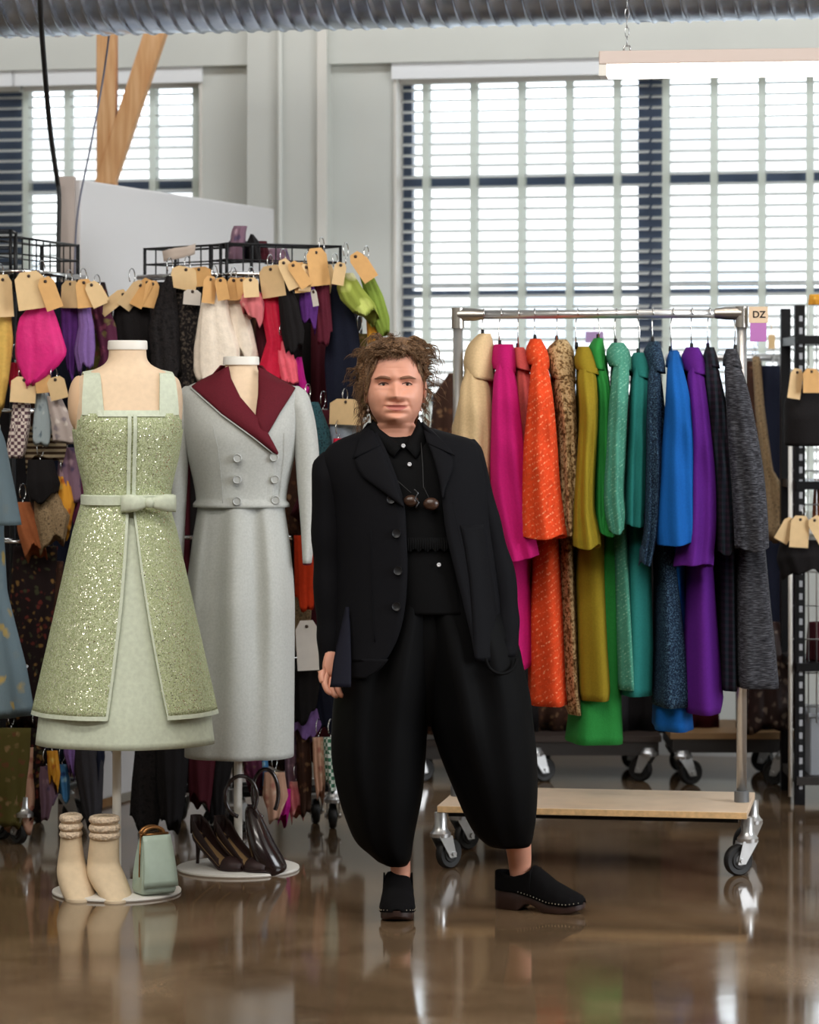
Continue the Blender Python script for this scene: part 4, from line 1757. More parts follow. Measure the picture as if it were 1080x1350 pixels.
D1 = 9.22
X1 = P(163, 1178, D1).x
mq1 = thing('dress_form', 'cream linen dress form on a white disc stand wearing the mint dress', 'mannequin', (P(154, 1178, D1).x, D1, 0), 'dress forms')
stand(mq1, P(154, 1178, D1), 1.0)
YAW1 = math.radians(11)
z = lambda y: zrow(y, D1)
hw = lambda px: px * D1 / F
# bust rows bottom to top
B1 = Bust((X1 + 0.012, D1, 0), YAW1, [
    (z(700), hw(58), 0.10, 0.10), (z(658), hw(54), 0.095, 0.09), (z(640), hw(56), 0.098, 0.092),
    (z(600), hw(65), 0.118, 0.10), (z(566), hw(70), 0.135, 0.105), (z(545), hw(72), 0.128, 0.105), (z(525), hw(72), 0.108, 0.10),
    (z(507), hw(70), 0.092, 0.094), (z(497), hw(64), 0.082, 0.086), (z(489), hw(48), 0.070, 0.076), (z(482), hw(33), 0.060, 0.066), (z(474), hw(26), 0.055, 0.06), (z(463), hw(24.5), 0.053, 0.055), (z(459), hw(24.5), 0.053, 0.055)])
mb = MB()
zz = [z(672) + (z(459) - z(672)) * i / 70 for i in range(71)]
mb.loft([B1.ring(q, 0.0, n=48) for q in zz])
mb.build('torso', M_LINEN, mq1)
mb = MB()
mb.loft([B1.ring(z(461), 0.003, n=40), B1.ring(z(459), 0.004, n=40), [p + Vector((0, 0, hw(9))) for p in B1.ring(z(459), 0.003, n=40)], [p + Vector((0, 0, hw(10))) for p in B1.ring(z(459), 0.0, n=40)]])
mb.build('neck_cap', M_CAP, mq1, angle=40)
# arm plate at the viewer's left
for sx, yy in ((-1, 530), (1, 530)):
    mb = MB()
    a = sinterp(B1.rows, z(525))[0]
    cpt = B1.wp(sx * (a - 0.018), -0.005, z(532))
    mb.ball(cpt, (0.034, 0.05, 0.085) if sx < 0 else (0.020, 0.045, 0.075), 20, 12)
    mb.build('arm_plate', solid_mat('linen_arm_plate', srgb(214, 180, 146), 0.85), mq1)

M_MINT = fabric('mint_satin', 'plain', [(206, 214, 194)], 0.5, rough=0.5, sheen=0.15, bump=0.05)
M_SEQ = fabric('sage_sequins', 'sequin', [(170, 180, 138), (188, 196, 156), (200, 206, 174), (252, 248, 228)], 1.25)
ds1 = thing('cocktail_dress', 'mint green dress with sparkling sage overskirt and satin bow belt', 'dress', B1.wp(0, 0, z(978)))
# bodice tube
mb = MB()
nq = 73
rings = []
nz = 30
for i in range(nz + 1):
    t = i / nz
    ring = []
    for j in range(nq - 1):
        q = 2 * PI * j / (nq - 1)
        sn, cs = math.sin(q), math.cos(q)
        top = z(545) if sn > 0.55 else (z(566) if abs(cs) > 0.93 else z(553))
        if sn < -0.3:
            top = z(535)
        zz_ = z(660) + (top - z(660)) * t
        a, f, b = sinterp(B1.rows, zz_)
        a, f, b = a + 0.005, f + 0.005, b + 0.005
        ring.append(B1.wp(a * math.copysign(abs(cs) ** (2 / B1.e), cs), -(f if sn > 0 else b) * math.copysign(abs(sn) ** (2 / B1.e), sn), zz_))
    rings.append(ring)
mb.loft(rings, True, False, False)
mb.build('bodice', M_SEQ, ds1, solid=0.004)
# straps
for sx in (-1, 1):
    x0, x1 = sx * hw(36), sx * hw(63)
    A, Bp = [], []
    for i in range(12):
        zz_ = z(547) + (z(494) - z(547)) * i / 11
        k = i / 11
        A.append(B1.front(x0 + sx * hw(3) * k, zz_, 0.009))
        Bp.append(B1.front(x1 - sx * hw(4) * k * k, zz_, 0.009))
    topA, topB = x0 + sx * hw(3), x1 - sx * hw(4)
    for zt in (z(489.5), ):
        A.append(B1.wp(topA, 0.0, z(487)))
        Bp.append(B1.wp(topB, 0.0, z(491)))
    for i in range(10):
        zz_ = z(494) + (z(550) - z(494)) * i / 9
        A.append(B1.front(topA, zz_, 0.009, True))
        Bp.append(B1.front(topB, zz_, 0.009, True))
    mb = MB()
    mb.patch(A, Bp, 5)
    mb.build('strap', M_MINT, ds1, smooth=False, solid=0.004)
# neckline trim and side panels, front placket
mb = MB()
A = [B1.front(hw(x), z(541), 0.008) for x in range(-44, 45, 4)]
Bq = [B1.front(hw(x), z(549), 0.010) for x in range(-44, 45, 4)]
mb.patch(A, Bq, 2)
mb.build('neckline_trim', M_MINT, ds1, smooth=False, solid=0.002)
for sx in (-1, 1):
    mb = MB()
    A = [B1.front(sx * hw(1.2), z(546 + 112 * i / 24), 0.012) for i in range(25)]
    Bq = [B1.front(sx * hw(6.0), z(546 + 112 * i / 24), 0.012) for i in range(25)]
    mb.patch(A, Bq, 2)
    mb.build('placket', M_MINT, ds1, smooth=False, solid=0.002)

SK = [  # y, half width px
    (655, 54), (662, 55), (700, 66), (760, 79), (820, 92), (880, 105), (940, 118), (985, 123)]


def skirt(rows, y0, y1, q0, q1, off, n, ny, fold, e=2.1, dep=0.82, shift=0.0, hem=None):
    cx = X1 + 0.004
    rings = []
    for i in range(ny + 1):
        t = i / ny
        ring = []
        m = n if abs(q1(0) - q0(0) - 2 * PI) < 1e-6 else n - 1
        for j in range(n):
            y = y0 + (y1 - y0) * t
            px = interp(rows, y)[0]
            g = (y - 655) / 330
            q = q0(t) + (q1(t) - q0(t)) * j / m
            c, s_ = math.cos(q), math.sin(q)
            k = 1 + fold[0] * g * math.sin(fold[1] * q + fold[2]) + fold[0] * 0.5 * g * math.sin(fold[1] * 1.7 * q + 1.0)
            r = hw(px) * k + off
            zz_ = z(y) + (hem(q) * t if hem else 0)
            lx, ly = r * math.copysign(abs(c) ** (2 / e), c), -r * dep * math.copysign(abs(s_) ** (2 / e), s_)
            ring.append(Vector((cx + lx, D1 + ly, zz_)))
        rings.append(ring)
    return rings


mb = MB()
full0, full1 = (lambda t: 0.0), (lambda t: 2 * PI)
us = [(a, b - 2 if a < 900 else b - 1) for a, b in SK]
r_ = skirt(us, 657, 979, full0, full1, -0.012, 96, 36, (0.02, 5, 0.6))
cen = sum(r_[-1], Vector()) / 96
r_.append([cen + (p - cen) * 0.985 for p in r_[-1]])
r_.append([cen + (p - cen) * 0.96 + Vector((0, 0, 0.06)) for p in r_[-1]])
mb.loft(r_, True, False, True)
mb.build('underskirt', M_MINT, ds1)
# overskirt, open in front: angles measured from +x through the front (pi/2)
og0 = lambda t: PI / 2 - math.radians(12) + math.radians(4 + 17 * t) * 0.85      # left edge (towards viewer's left)
og1 = lambda t: 2 * PI + PI / 2 - math.radians(12) - math.radians(1 + 20 * t) * 0.85
mb = MB()
r_ = skirt(SK, 657, 936, og0, og1, 0.004, 120, 40, (0.018, 6, 2.0))
mb.loft(r_, False)
mb.build('overskirt', M_SEQ, ds1, solid=0.004)
mb = MB()
mb.loft([[p + (p - Vector((X1, D1, p.z))).normalized() * 0.0015 for p in r] for r in skirt(SK, 935, 940.5, lambda t: og0(1), lambda t: og1(1), 0.004, 120, 2, (0.018, 6, 2.0))], False)
mb.build('overskirt_hem', M_MINT, ds1, smooth=False, solid=0.002)
for fn, sg in ((og0, 1), (og1, -1)):
    mb = MB()
    rr = skirt(SK, 660, 940, (lambda t: fn(t) - 0.004), (lambda t: fn(t) + sg * (0.05 - 0.028 * t)), 0.006, 3, 40, (0.018, 6, 2.0))
    mb.loft(rr, False)
    mb.build('front_edging', M_MINT, ds1, smooth=False, solid=0.002)
# belt and bow
mb = MB()
mb.loft([B1.ring(z(y), o, n=60, sc=1.0) for y, o in ((665, 0.012), (664, 0.016), (653, 0.016), (652, 0.012))], True, False, False)
mb.build('belt', M_MINT, ds1, smooth=False, solid=0.003)
bw = MB()
bc = B1.front(hw(22), z(661), 0.040)
bdir = Vector((math.cos(YAW1), math.sin(YAW1), 0))
bn = Vector((math.sin(YAW1), -math.cos(YAW1), 0))
for sg in (-1, 1):
    rings = []
    for i in range(9):
        t = i / 8
        hh = hw(6.0 + 6.5 * math.sin(min(1, t * 1.15) * PI * 0.6) - (1.0 * t))
        th = 0.006 + 0.012 * math.sin(t * PI * 0.85)
        cpt = bc + bdir * (sg * hw(3 + 33 * t)) + bn * (0.008 - 0.02 * t * t) + Vector((0, 0, -hw(1.5) * t * t))
        rings.append([cpt + bn * (th * math.cos(q)) + Vector((0, 0, hh * math.copysign(abs(math.sin(q)) ** 0.7, math.sin(q)))) for q in [2 * PI * k / 16 for k in range(16)]])
    bw.loft(rings)
bw.ball(bc + bn * 0.012, (hw(7), 0.012, hw(7)), 14, 8)
bw.build('bow', M_MINT, ds1)

# ---- grey suit ---------------------------------------------------------
D2 = 9.68
X2 = P(318, 600, D2).x
mq2 = thing('dress_form', 'cream linen dress form on a white disc stand wearing the pale grey suit', 'mannequin', (P(314, 1147, D2).x, D2, 0), 'dress forms')
stand(mq2, P(314, 1147, D2), 1.0)
YAW2 = math.radians(6)
z2 = lambda y: zrow(y, D2)
h2 = lambda px: px * D2 / F
B2 = Bust((X2, D2, 0), YAW2, [
    (z2(760), h2(72), 0.13, 0.13), (z2(700), h2(64), 0.115, 0.115), (z2(664), h2(55), 0.105, 0.10), (z2(640), h2(57), 0.108, 0.10),
    (z2(600), h2(66), 0.13, 0.108), (z2(575), h2(70), 0.142, 0.11), (z2(550), h2(73), 0.132, 0.11), (z2(530), h2(75), 0.112, 0.105),
    (z2(516), h2(73), 0.094, 0.096), (z2(508), h2(62), 0.082, 0.086), (z2(501), h2(44), 0.070, 0.076), (z2(495), h2(30), 0.060, 0.066), (z2(488), h2(24), 0.052, 0.058), (z2(480), h2(22.5), 0.05, 0.052), (z2(478), h2(22.5), 0.05, 0.052)])
mb = MB()
mb.loft([B2.ring(z2(667) + (z2(478) - z2(667)) * i / 60, -0.004, n=48) for i in range(61)])
mb.build('torso', M_LINEN, mq2)
mb = MB()
mb.loft([B2.ring(z2(481), 0.003, n=40), B2.ring(z2(479), 0.004, n=40), [p + Vector((0, 0, h2(8))) for p in B2.ring(z2(479), 0.003, n=40)], [p + Vector((0, 0, h2(9))) for p in B2.ring(z2(479), 0.0, n=40)]])
mb.build('neck_cap', M_CAP, mq2, angle=40)

M_GREY = fabric('pale_grey_wool', 'plain', [(182, 184, 180)], 1.0, rough=0.75, sheen=0.15, bump=0.12)
M_BURG = fabric('burgundy_wool', 'plain', [(92, 22, 34)], 1.0, rough=0.8, sheen=0.2)
st = thing('skirt_suit', 'pale grey double-breasted skirt suit with wide burgundy collar', 'suit', B2.wp(0, 0, z2(995)))
mb = MB()
rings = []
for i in range(41):
    y = 668 - (668 - 502) * i / 40
    ring = []
    for j in range(72):
        q = 2 * PI * j / 72
        c, s_ = math.cos(q), math.sin(q)
        px = 318 + 70 * math.copysign(abs(c) ** (2 / B2.e), c)
        ytop = 502.0
        if s_ > 0.2 and 294 < px < 346:
            ytop = 556 - (334 - px) * 1.3 if px < 334 else 556 - (px - 334) * 4.2
            ytop = max(502.0, ytop)
        yy_ = 668 - (668 - ytop) * i / 40
        a, f, b = sinterp(B2.rows, z2(yy_))
        o_ = 0.010 + (0.008 if yy_ > 660 else 0)
        a, f, b = a + o_, f + o_, b + o_
        ring.append(B2.wp(a * math.copysign(abs(c) ** (2 / B2.e), c), -(f if s_ > 0 else b) * math.copysign(abs(s_) ** (2 / B2.e), s_), z2(yy_)))
    rings.append(ring)
mb.loft(rings, True, False, False)
mb.build('jacket', M_GREY, st, solid=0.004)
# overlapping front
mb = MB()
A = [B2.front(h2(44.5 - 5 * (i / 16)), z2(596 + 72 * i / 16), 0.016) for i in range(17)]
Bq = [B2.front(h2(8), z2(560 + 108 * i / 16), 0.0085) for i in range(17)]
mb.patch(A, Bq, 8)
mb.build('front_overlap', M_GREY, st, solid=0.004)
# skirt
SK2 = [(664, 57), (680, 59), (720, 65), (780, 71), (840, 72), (900, 72), (996, 72)]
rings = []
for i in range(49):
    y = 664 + (996 - 664) * i / 48
    px = sinterp(SK2, y)[0]
    g = (y - 664) / 332
    cx = P(318 - 2.5 * g, y, D2).x
    ring = []
    for j in range(80):
        q = 2 * PI * j / 80
        c, s_ = math.cos(q), math.sin(q)
        k = 1 + (0.20 * math.exp(-((g - 0.3) / 0.4) ** 2) + 0.06 * g) * (math.sin(8 * q + 0.8 + 0.6 * g) * 0.7 + 0.3 * math.sin(13 * q) if s_ > 0 else 0) * abs(s_)
        dep = 0.11 + 0.045 * min(1, g * 2.5)
        ring.append(Vector((cx + h2(px) * math.copysign(abs(c) ** (2 / 2.5), c), D2 - dep * k * math.copysign(abs(s_) ** (2 / 2.3), s_), z2(y))))
    rings.append(ring)
cen = sum(rings[-1], Vector()) / 80
rings.append([cen + (p - cen) * 0.98 for p in rings[-1]])
rings.append([cen + (p - cen) * 0.95 + Vector((0, 0, 0.06)) for p in rings[-1]])
mb = MB()
mb.loft(rings, True, False, True)
mb.build('pencil_skirt', M_GREY, st)
# sleeves
for rows in ([(509, 372, 394), (516, 374, 404), (530, 378, 410), (560, 384, 417), (600, 389, 421), (640, 392, 421), (690, 396, 417), (742, 399, 411)],
             [(509, 244, 264), (516, 236, 262), (530, 230, 258), (560, 225, 251), (600, 221, 249), (640, 219, 247), (690, 221, 244), (735, 226, 242)]):
    rr = []
    for i in range(41):
        y = rows[0][0] + (rows[-1][0] - rows[0][0]) * i / 40
        a, b = sinterp(rows, y)
        t = min(1, (y - rows[0][0]) / 25)
        dep = 0.03 + 0.035 * t - 0.02 * (y - 509) / 235
        rr.append(prow(y, a, b, D2 - 0.0 - 0.03 * ((y - 509) / 235), dep, dep, 28, 2.1, (0.02, 3, y * 0.02)))
    last = rr[-1]
    cen = sum(last, Vector()) / len(last)
    rr.append([cen + (p - cen) * 0.88 for p in last])
    rr.append([cen + (p - cen) * 0.82 + Vector((0, 0, 0.04)) for p in last])
    mb = MB()
    mb.loft(rr)
    mb.build('sleeve', M_GREY, st)
    ln = MB()
    ln.loft([[cen + (p - cen) * 0.9 + Vector((0, 0, 0.004)) for p in last], [cen + (p - cen) * 0.9 + Vector((0, 0, -0.006)) for p in last]], True, False, False)
    ln.build('cuff_lining', M_BURG, st, solid=0.002)
# burgundy collar: two sheets folded over the shoulders
lx = lambda x: h2(x - 318)


def col_sheet(inner, outer, off_in, off_mid, off_out, n=10):
    A, mid, Bq = [], [], []
    for (xi, yi), (xo, yo) in zip(inner, outer):
        A.append(B2.front(lx(xi), z2(yi), off_in))
        xm, ym = (xi + xo) / 2, (yi + yo) / 2
        mid.append(B2.front(lx(xm), z2(ym), off_mid))
        Bq.append(B2.front(lx(xo), z2(yo), off_out))
    rows = []
    for i in range(n + 1):
        t = i / n
        rows.append([a * ((1 - t) * (1 - 2 * t)) + m * (4 * t * (1 - t)) + b * (t * (2 * t - 1)) for a, m, b in zip(A, mid, Bq)])
    return rows


def densify(pl_, k=4):
    out = []
    for (a, b), (c, d) in zip(pl_, pl_[1:]):
        for i in range(k):
            out.append((a + (c - a) * i / k, b + (d - b) * i / k))
    out.append(pl_[-1])
    return out


cm = MB()
inL = densify([(300, 483), (303, 500), (314, 524), (334, 548), (350, 572), (363, 596)])
ouL = densify([(285, 492), (262, 503), (252, 510), (290, 545), (330, 574), (362, 599)])
cm.loft(col_sheet(inL, ouL, 0.020, 0.030, 0.022), False)
cm.build('collar', M_BURG, st, solid=0.005)
cm = MB()
inR = densify([(340, 484), (339, 502), (338, 520), (335, 540), (334, 550)])
ouR = densify([(358, 494), (376, 504), (388, 512), (366, 543), (345, 578)])
cm.loft(col_sheet(inR, ouR, 0.014, 0.026, 0.018), False)
cm.build('collar', M_BURG, st, solid=0.005)
# stand of the collar behind the neck
mb = MB()
A, Bq = [], []
for i in range(25):
    q = PI + PI * i / 24 if False else (PI * 1.0 + PI * i / 24)
    c, s_ = math.cos(q), math.sin(q)
    A.append(B2.wp(h2(24) * c * 1.12, -0.062 * s_ * 1.1, z2(482)))
    Bq.append(B2.wp(h2(44) * c, -0.085 * s_ * 1.05, z2(502)))
mb.patch(A, Bq, 5)
mb.build('collar_stand', M_BURG, st, solid=0.005)
# piping along the collar's left edge
mb = MB()
mb.tube([B2.front(lx(x), z2(y), 0.023) for x, y in densify([(250, 511), (290, 547), (330, 576), (362, 601)])], 0.0022, 6)
mb.build('collar_piping', M_GREY, st)
M_BTN = solid_mat('grey_button', srgb(176, 178, 176), 0.35)
for bx, by in ((310, 603), (310, 631), (310, 659), (358, 602), (360, 631), (361, 658)):
    mb = MB()
    c = B2.front(lx(bx), z2(by), 0.022)
    mb.lathe(c, [(0.0, 0.006), (0.0125, 0.006), (0.0145, 0.0), (0.0145, -0.004), (0.012, -0.007), (0.009, -0.004), (0.0, -0.004)], 20, 'Y')
    mb.build('button', M_BTN, st, angle=40)
mb = MB()
mb.tube([B2.front(lx(x), z2(y), 0.0155) for x, y in densify([(278, 560), (285, 590), (290, 630), (292, 664)])], 0.0012, 5)
mb.tube([B2.front(lx(x), z2(y), 0.0155) for x, y in densify([(372, 570), (372, 600), (368, 640), (366, 664)])], 0.0012, 5)
mb.build('dart_seam', M_GREY, st)

# ---- boots, bags, pumps on the discs ------------------------------------
M_SUEDE = solid_mat('cream_suede', srgb(218, 196, 164), 0.95, 0, 0.06, 40, 0.05)
M_FURC = solid_mat('cream_fur', srgb(226, 204, 178), 1.0, 0, 0.25, 120, 1.0)


def boot(label, rows, d):
    y1 = rows[-1][0]
    root = thing('ankle_boot', label, 'boot', P((rows[-1][1] + rows[-1][2]) / 2, y1, d), 'cream ankle boots')
    rr = []
    n = 30
    for i in range(n + 1):
        y = rows[0][0] + (rows[-1][0] - rows[0][0]) * i / n
        xl, xr = sinterp(rows, y)
        g = i / n
        toe = max(0, (g - 0.55) / 0.45)
        rr.append(prow(y, xl, xr, d - 0.035 * toe, 0.042 + 0.055 * toe ** 1.3, 0.042 + 0.02 * toe, 26, 2.2))
    mb = MB()
    mb.loft(rr)
    mb.build('upper', M_SUEDE, root)
    mb = MB()
    xl, xr = rows[-1][1] + 1, rows[-1][2]
    mb.loft([prow(y1 - 4, xl, xr, d - 0.035, 0.098, 0.06, 30, 2.2), prow(y1 - 3, xl - 1, xr + 1, d - 0.035, 0.1, 0.062, 30, 2.2), prow(y1 + 2, xl - 1, xr + 1, d - 0.035, 0.1, 0.062, 30, 2.2)])
    mb.build('platform_sole', solid_mat('cream_sole', srgb(214, 194, 164), 0.7), root, angle=40)
    top = rows[0]
    cf = MB()
    for k, y in enumerate((top[0] + 3, top[0] + 14, top[0] + 24)):
        xl, xr = sinterp(rows, y)
        ring = prow(y, xl + 2.0 + (k == 2), xr - 2.0 - (k == 2), d, 0.042, 0.042, 26, 2.1)
        cf.tube(ring, 0.0115, 8, closed=True)
    cf.build('fur_cuff', M_FURC, root)
    mb = MB()
    xl, xr = sinterp(rows, top[0] + 5)
    mb.loft([prow(top[0] + 1, xl + 4, xr - 4, d, 0.034, 0.034, 20), prow(top[0] + 40, xl + 5, xr - 5, d, 0.03, 0.03, 20)])
    mb.build('lining', solid_mat('dark_lining', srgb(70, 58, 46), 0.9), root)


boot('cream suede ankle boot with fur cuff, the left one of the pair on the disc', [(1075, 81, 106), (1098, 80, 107), (1115, 79, 109), (1135, 76, 112), (1150, 75, 117), (1165, 78, 123), (1178, 83, 127), (1183, 86, 127)], 9.16)
boot('cream suede ankle boot with fur cuff, the right one beside the mint handbag', [(1077, 120, 155), (1100, 119, 157), (1118, 117, 157), (1138, 115, 158), (1152, 115, 164), (1167, 122, 170), (1180, 132, 174), (1185, 134, 174)], 9.14)

M_MBAG = solid_mat('mint_leather', srgb(172, 190, 176), 0.4, 0, 0.04, 40, 0.02)
M_BRONZE = solid_mat('bronze_ring', srgb(150, 104, 60), 0.3, 0.8)
bc_ = P(203, 1183, 9.12)
bg_ = thing('handbag', 'small mint leather frame handbag with bronze ring handle beside the boots', 'handbag', (bc_.x, 9.12, 0.018))
yaw = math.radians(30)


def bagpt(lx_, ly_, lz):
    return Vector((bc_.x + lx_ * math.cos(yaw) - ly_ * math.sin(yaw), 9.12 + lx_ * math.sin(yaw) + ly_ * math.cos(yaw), 0.018 + lz))


prof = [(0.0, 0.054, 0.042), (0.012, 0.058, 0.046), (0.06, 0.056, 0.042), (0.11, 0.051, 0.032), (0.15, 0.046, 0.02), (0.165, 0.044, 0.014), (0.17, 0.042, 0.010)]
mb = MB()
rings = []
for hz, hx_, hy_ in prof:
    ring = []
    for j in range(36):
        q = 2 * PI * j / 36
        c, s_ = math.cos(q), math.sin(q)
        gus = 1 - 0.35 * max(0, abs(c) - 0.86) / 0.14 * (abs(s_) < 0.3) * (hz > 0.02)
        ring.append(bagpt(hx_ * math.copysign(abs(c) ** 0.28, c) * gus, hy_ * math.copysign(abs(s_) ** 0.35, s_), hz))
    rings.append(ring)
mb.loft(rings)
mb.build('bag_body', M_MBAG, bg_)
mb = MB()
A = [bagpt(x_, -0.016, 0.172) for x_ in (-0.045, -0.02, 0.02, 0.045)]
Bq = [bagpt(x_, -0.0485, 0.03) for x_ in (-0.056, -0.02, 0.02, 0.056)]
rows_ = []
for i in range(9):
    t = i / 8
    hz = 0.172 + (0.02 - 0.172) * t
    w_ = 0.045 + 0.012 * t
    dy = -0.018 - 0.031 * math.sin(t * PI / 2)
    rows_.append([bagpt(w_ * k, dy, hz) for k in (-1, -0.6, -0.2, 0.2, 0.6, 1)])
mb.loft(rows_, False)
mb.build('flap', M_MBAG, bg_, solid=0.005)
mb = MB()
mb.tube([bagpt(-0.046, 0.0, 0.172), bagpt(0.046, 0.0, 0.172)], 0.006, 10)
mb.tube([bagpt(-0.046, -0.004, 0.172), bagpt(-0.052, -0.01, 0.1), bagpt(-0.057, -0.018, 0.05)], 0.0025, 6)
mb.build('clasp_frame', M_BRONZE, bg_)
for dy in (-0.01, 0.01):
    mb = MB()
    mb.tube([bagpt(-0.006 + 0.034 * math.cos(q), dy, 0.176 + 0.02 * math.sin(q)) for q in [PI * k / 14 for k in range(15)]], 0.0055, 8)
    mb.build('ring_handle', M_BRONZE, bg_)

M_OXB = solid_mat('oxblood_suede', srgb(44, 22, 20), 0.6, 0, 0.15, 60)
M_INS = solid_mat('gold_insole', srgb(176, 142, 100), 0.45)


def pump(label, heel, yaw, d):
    hp = P(heel[0], heel[1], d)
    base = Vector((hp.x, d, 0.016))
    root = thing('pump_shoe', label, 'shoe', base, 'dark pumps')
    dr = Vector((math.cos(yaw), math.sin(yaw), 0))
    sd = Vector((-dr.y, dr.x, 0))
    L = 0.225
    hh = 0.092

    def sole(t):
        z_ = hh * (1 - min(1, t / 0.68)) ** 1.0
        s = min(1, t / 0.70)
        return hh * (1 - s) ** 1.25 * (1 - 0.05 * math.sin(s * PI)) + 0.004

    def half(t):
        return interp([(0, 0.018), (0.08, 0.027), (0.3, 0.026), (0.5, 0.028), (0.72, 0.038), (0.86, 0.034), (0.95, 0.02), (1.0, 0.004)], t)[0]

    def wall(t):
        return interp([(0, 0.058), (0.1, 0.056), (0.3, 0.042), (0.5, 0.033), (0.66, 0.030), (0.74, 0.036), (0.85, 0.032), (0.95, 0.024), (1.0, 0.014)], t)[0]

    n = 26
    rows_ = []
    for i in range(n + 1):
        t = i / n
        h_, w_, s_ = half(t), wall(t), sole(t)
        c = base + dr * (L * t) + Vector((0, 0, s_))
        op = 1.0 if t < 0.68 else max(0.0, 1 - (t - 0.68) / 0.06)
        row = []
        for k in range(13):
            u = -1 + 2 * k / 12
            a = abs(u)
            # from one rim, down the side, over the (closed) vamp when op == 0
            ang = PI * (k / 12)
            if op > 0.5:
                side = math.copysign(1, u)
                f = (a - 0.0)
                # U open on top
                yy = side * h_ * min(1, 0.35 + f * 1.2)
                zz_ = w_ * max(0, (f - 0.25) / 0.75)
                row.append(c + sd * yy + Vector((0, 0, zz_)))
            else:
                row.append(c + sd * (h_ * math.cos(PI - ang)) + Vector((0, 0, w_ * math.sin(ang) ** 0.8)))
        rows_.append(row)
    up = MB()
    io = next(i for i in range(n + 1) if (1.0 if i / n < 0.68 else max(0.0, 1 - (i / n - 0.68) / 0.06)) <= 0.5)
    back = rows_[0]
    up.loft(rows_[:io], False)
    # heel counter closing the back
    cc_ = base + Vector((0, 0, sole(0)))
    bk = []
    for k in range(9):
        q = PI / 2 + PI * k / 8
        bk.append(cc_ + dr * (0.018 * math.cos(q)) + sd * (0.018 * math.sin(q) * 1.0))
    up.loft([bk, [p + Vector((0, 0, 0.03)) - dr * 0.002 for p in bk], [p + Vector((0, 0, 0.058)) for p in bk]], False)
    up.build('upper', M_OXB, root, solid=0.003)
    vm = MB()
    vm.loft(rows_[io - 0:], False)
    vm.build('vamp', M_OXB, root, solid=0.003)
    ins = MB()
    A, Bq = [], []
    for i in range(19):
        t = 0.68 * i / 18
        c = base + dr * (L * t) + Vector((0, 0, sole(t) + 0.006))
        A.append(c + sd * half(t) * 0.93)
        Bq.append(c - sd * half(t) * 0.93)
    ins.patch(A, Bq, 3)
    ins.build('insole', M_INS, root, solid=0.002)
    so = MB()
    A, Bq = [], []
    for i in range(27):
        t = i / 26
        c = base + dr * (L * t) + Vector((0, 0, sole(t) - 0.003))
        A.append(c + sd * half(t))
        Bq.append(c - sd * half(t))
    so.patch(A, Bq, 3)
    so.build('sole', M_OXB, root, solid=0.005)
    hl = MB()
    hb = base + dr * 0.006
    rings = []
    for zz_, r1 in ((0.0, 0.0055), (0.02, 0.0055), (0.05, 0.008), (0.075, 0.014), (hh + 0.001, 0.019)):
        rings.append([hb + dr * (0.012 * (zz_ / hh) ** 2) + Vector((r1 * math.cos(q), r1 * math.sin(q), zz_)) for q in [2 * PI * j / 14 for j in range(14)]])
    hl.loft(rings)
    hl.build('heel', M_OXB, root)


pump('dark oxblood high-heeled pump at the left edge of the disc', (259, 1145), math.radians(-47), 9.70)
pump('dark oxblood high-heeled pump tucked beside the dark handbag', (290, 1142), math.radians(-47), 9.68)

M_PATENT = solid_mat('dark_patent', srgb(34, 22, 22), 0.22, 0, 0.2, 15, 0.0, 0.4)
hb_ = P(346, 1150, 9.6)
hg_ = thing('handbag', 'dark brown glossy handbag with tall loop handles leaning against the pole', 'handbag', (hb_.x, 9.6, 0.016))
mb = MB()
rows_ = [(1062, 326, 334), (1068, 323, 340), (1090, 324, 352), (1110, 327, 362), (1130, 332, 373), (1143, 336, 378), (1150, 341, 374), (1152, 346, 368)]
rr = []
for i in range(25):
    y = rows_[0][0] + (rows_[-1][0] - rows_[0][0]) * i / 24
    xl, xr = sinterp(rows_, y)
    g = i / 24
    rr.append(prow(y, xl, xr, 9.62 - 0.05 * g, 0.02 + 0.05 * math.sin(g * PI * 0.8), 0.03 + 0.03 * g, 28, 2.3, (0.03, 3, g * 2)))
mb.loft(rr)
mb.build('bag_body', M_PATENT, hg_)
mb = MB()
mb.tube([P(325, 1068, 9.59), P(329, 1100, 9.575), P(338, 1130, 9.55), P(348, 1146, 9.545)], 0.004, 8)
mb.tube([P(335, 1068, 9.585), P(347, 1100, 9.565), P(358, 1128, 9.55), P(366, 1142, 9.55)], 0.004, 8)
mb.build('edge_piping', M_PATENT, hg_)
mb = MB()
mb.tube([P(334, 1100, 9.575), P(342, 1090, 9.572), P(352, 1126, 9.55)], 0.003, 6)
mb.build('zip', solid_mat('bag_zip', srgb(120, 86, 60), 0.4, 0.5), hg_)
for cx_, cy_, rx, ry, d_ in ((318, 1050, 21, 27, 9.60), (350, 1046, 17, 32, 9.66)):
    mb = MB()
    mb.tube([P(cx_ + rx * math.cos(q), cy_ - ry * math.sin(q), d_) for q in [-0.75 + (2 * PI - 1.0) * k / 26 for k in range(27)]], 0.0065, 10)
    mb.build('handle', M_PATENT, hg_)


# ------------------------------------------------------------------ coat rack
RTH = math.radians(9.5)


def rd(x):
    """depth of the rack's rail at pixel column x"""
    return 9.9 - 0.15 * (x - 604.0) / 376.0


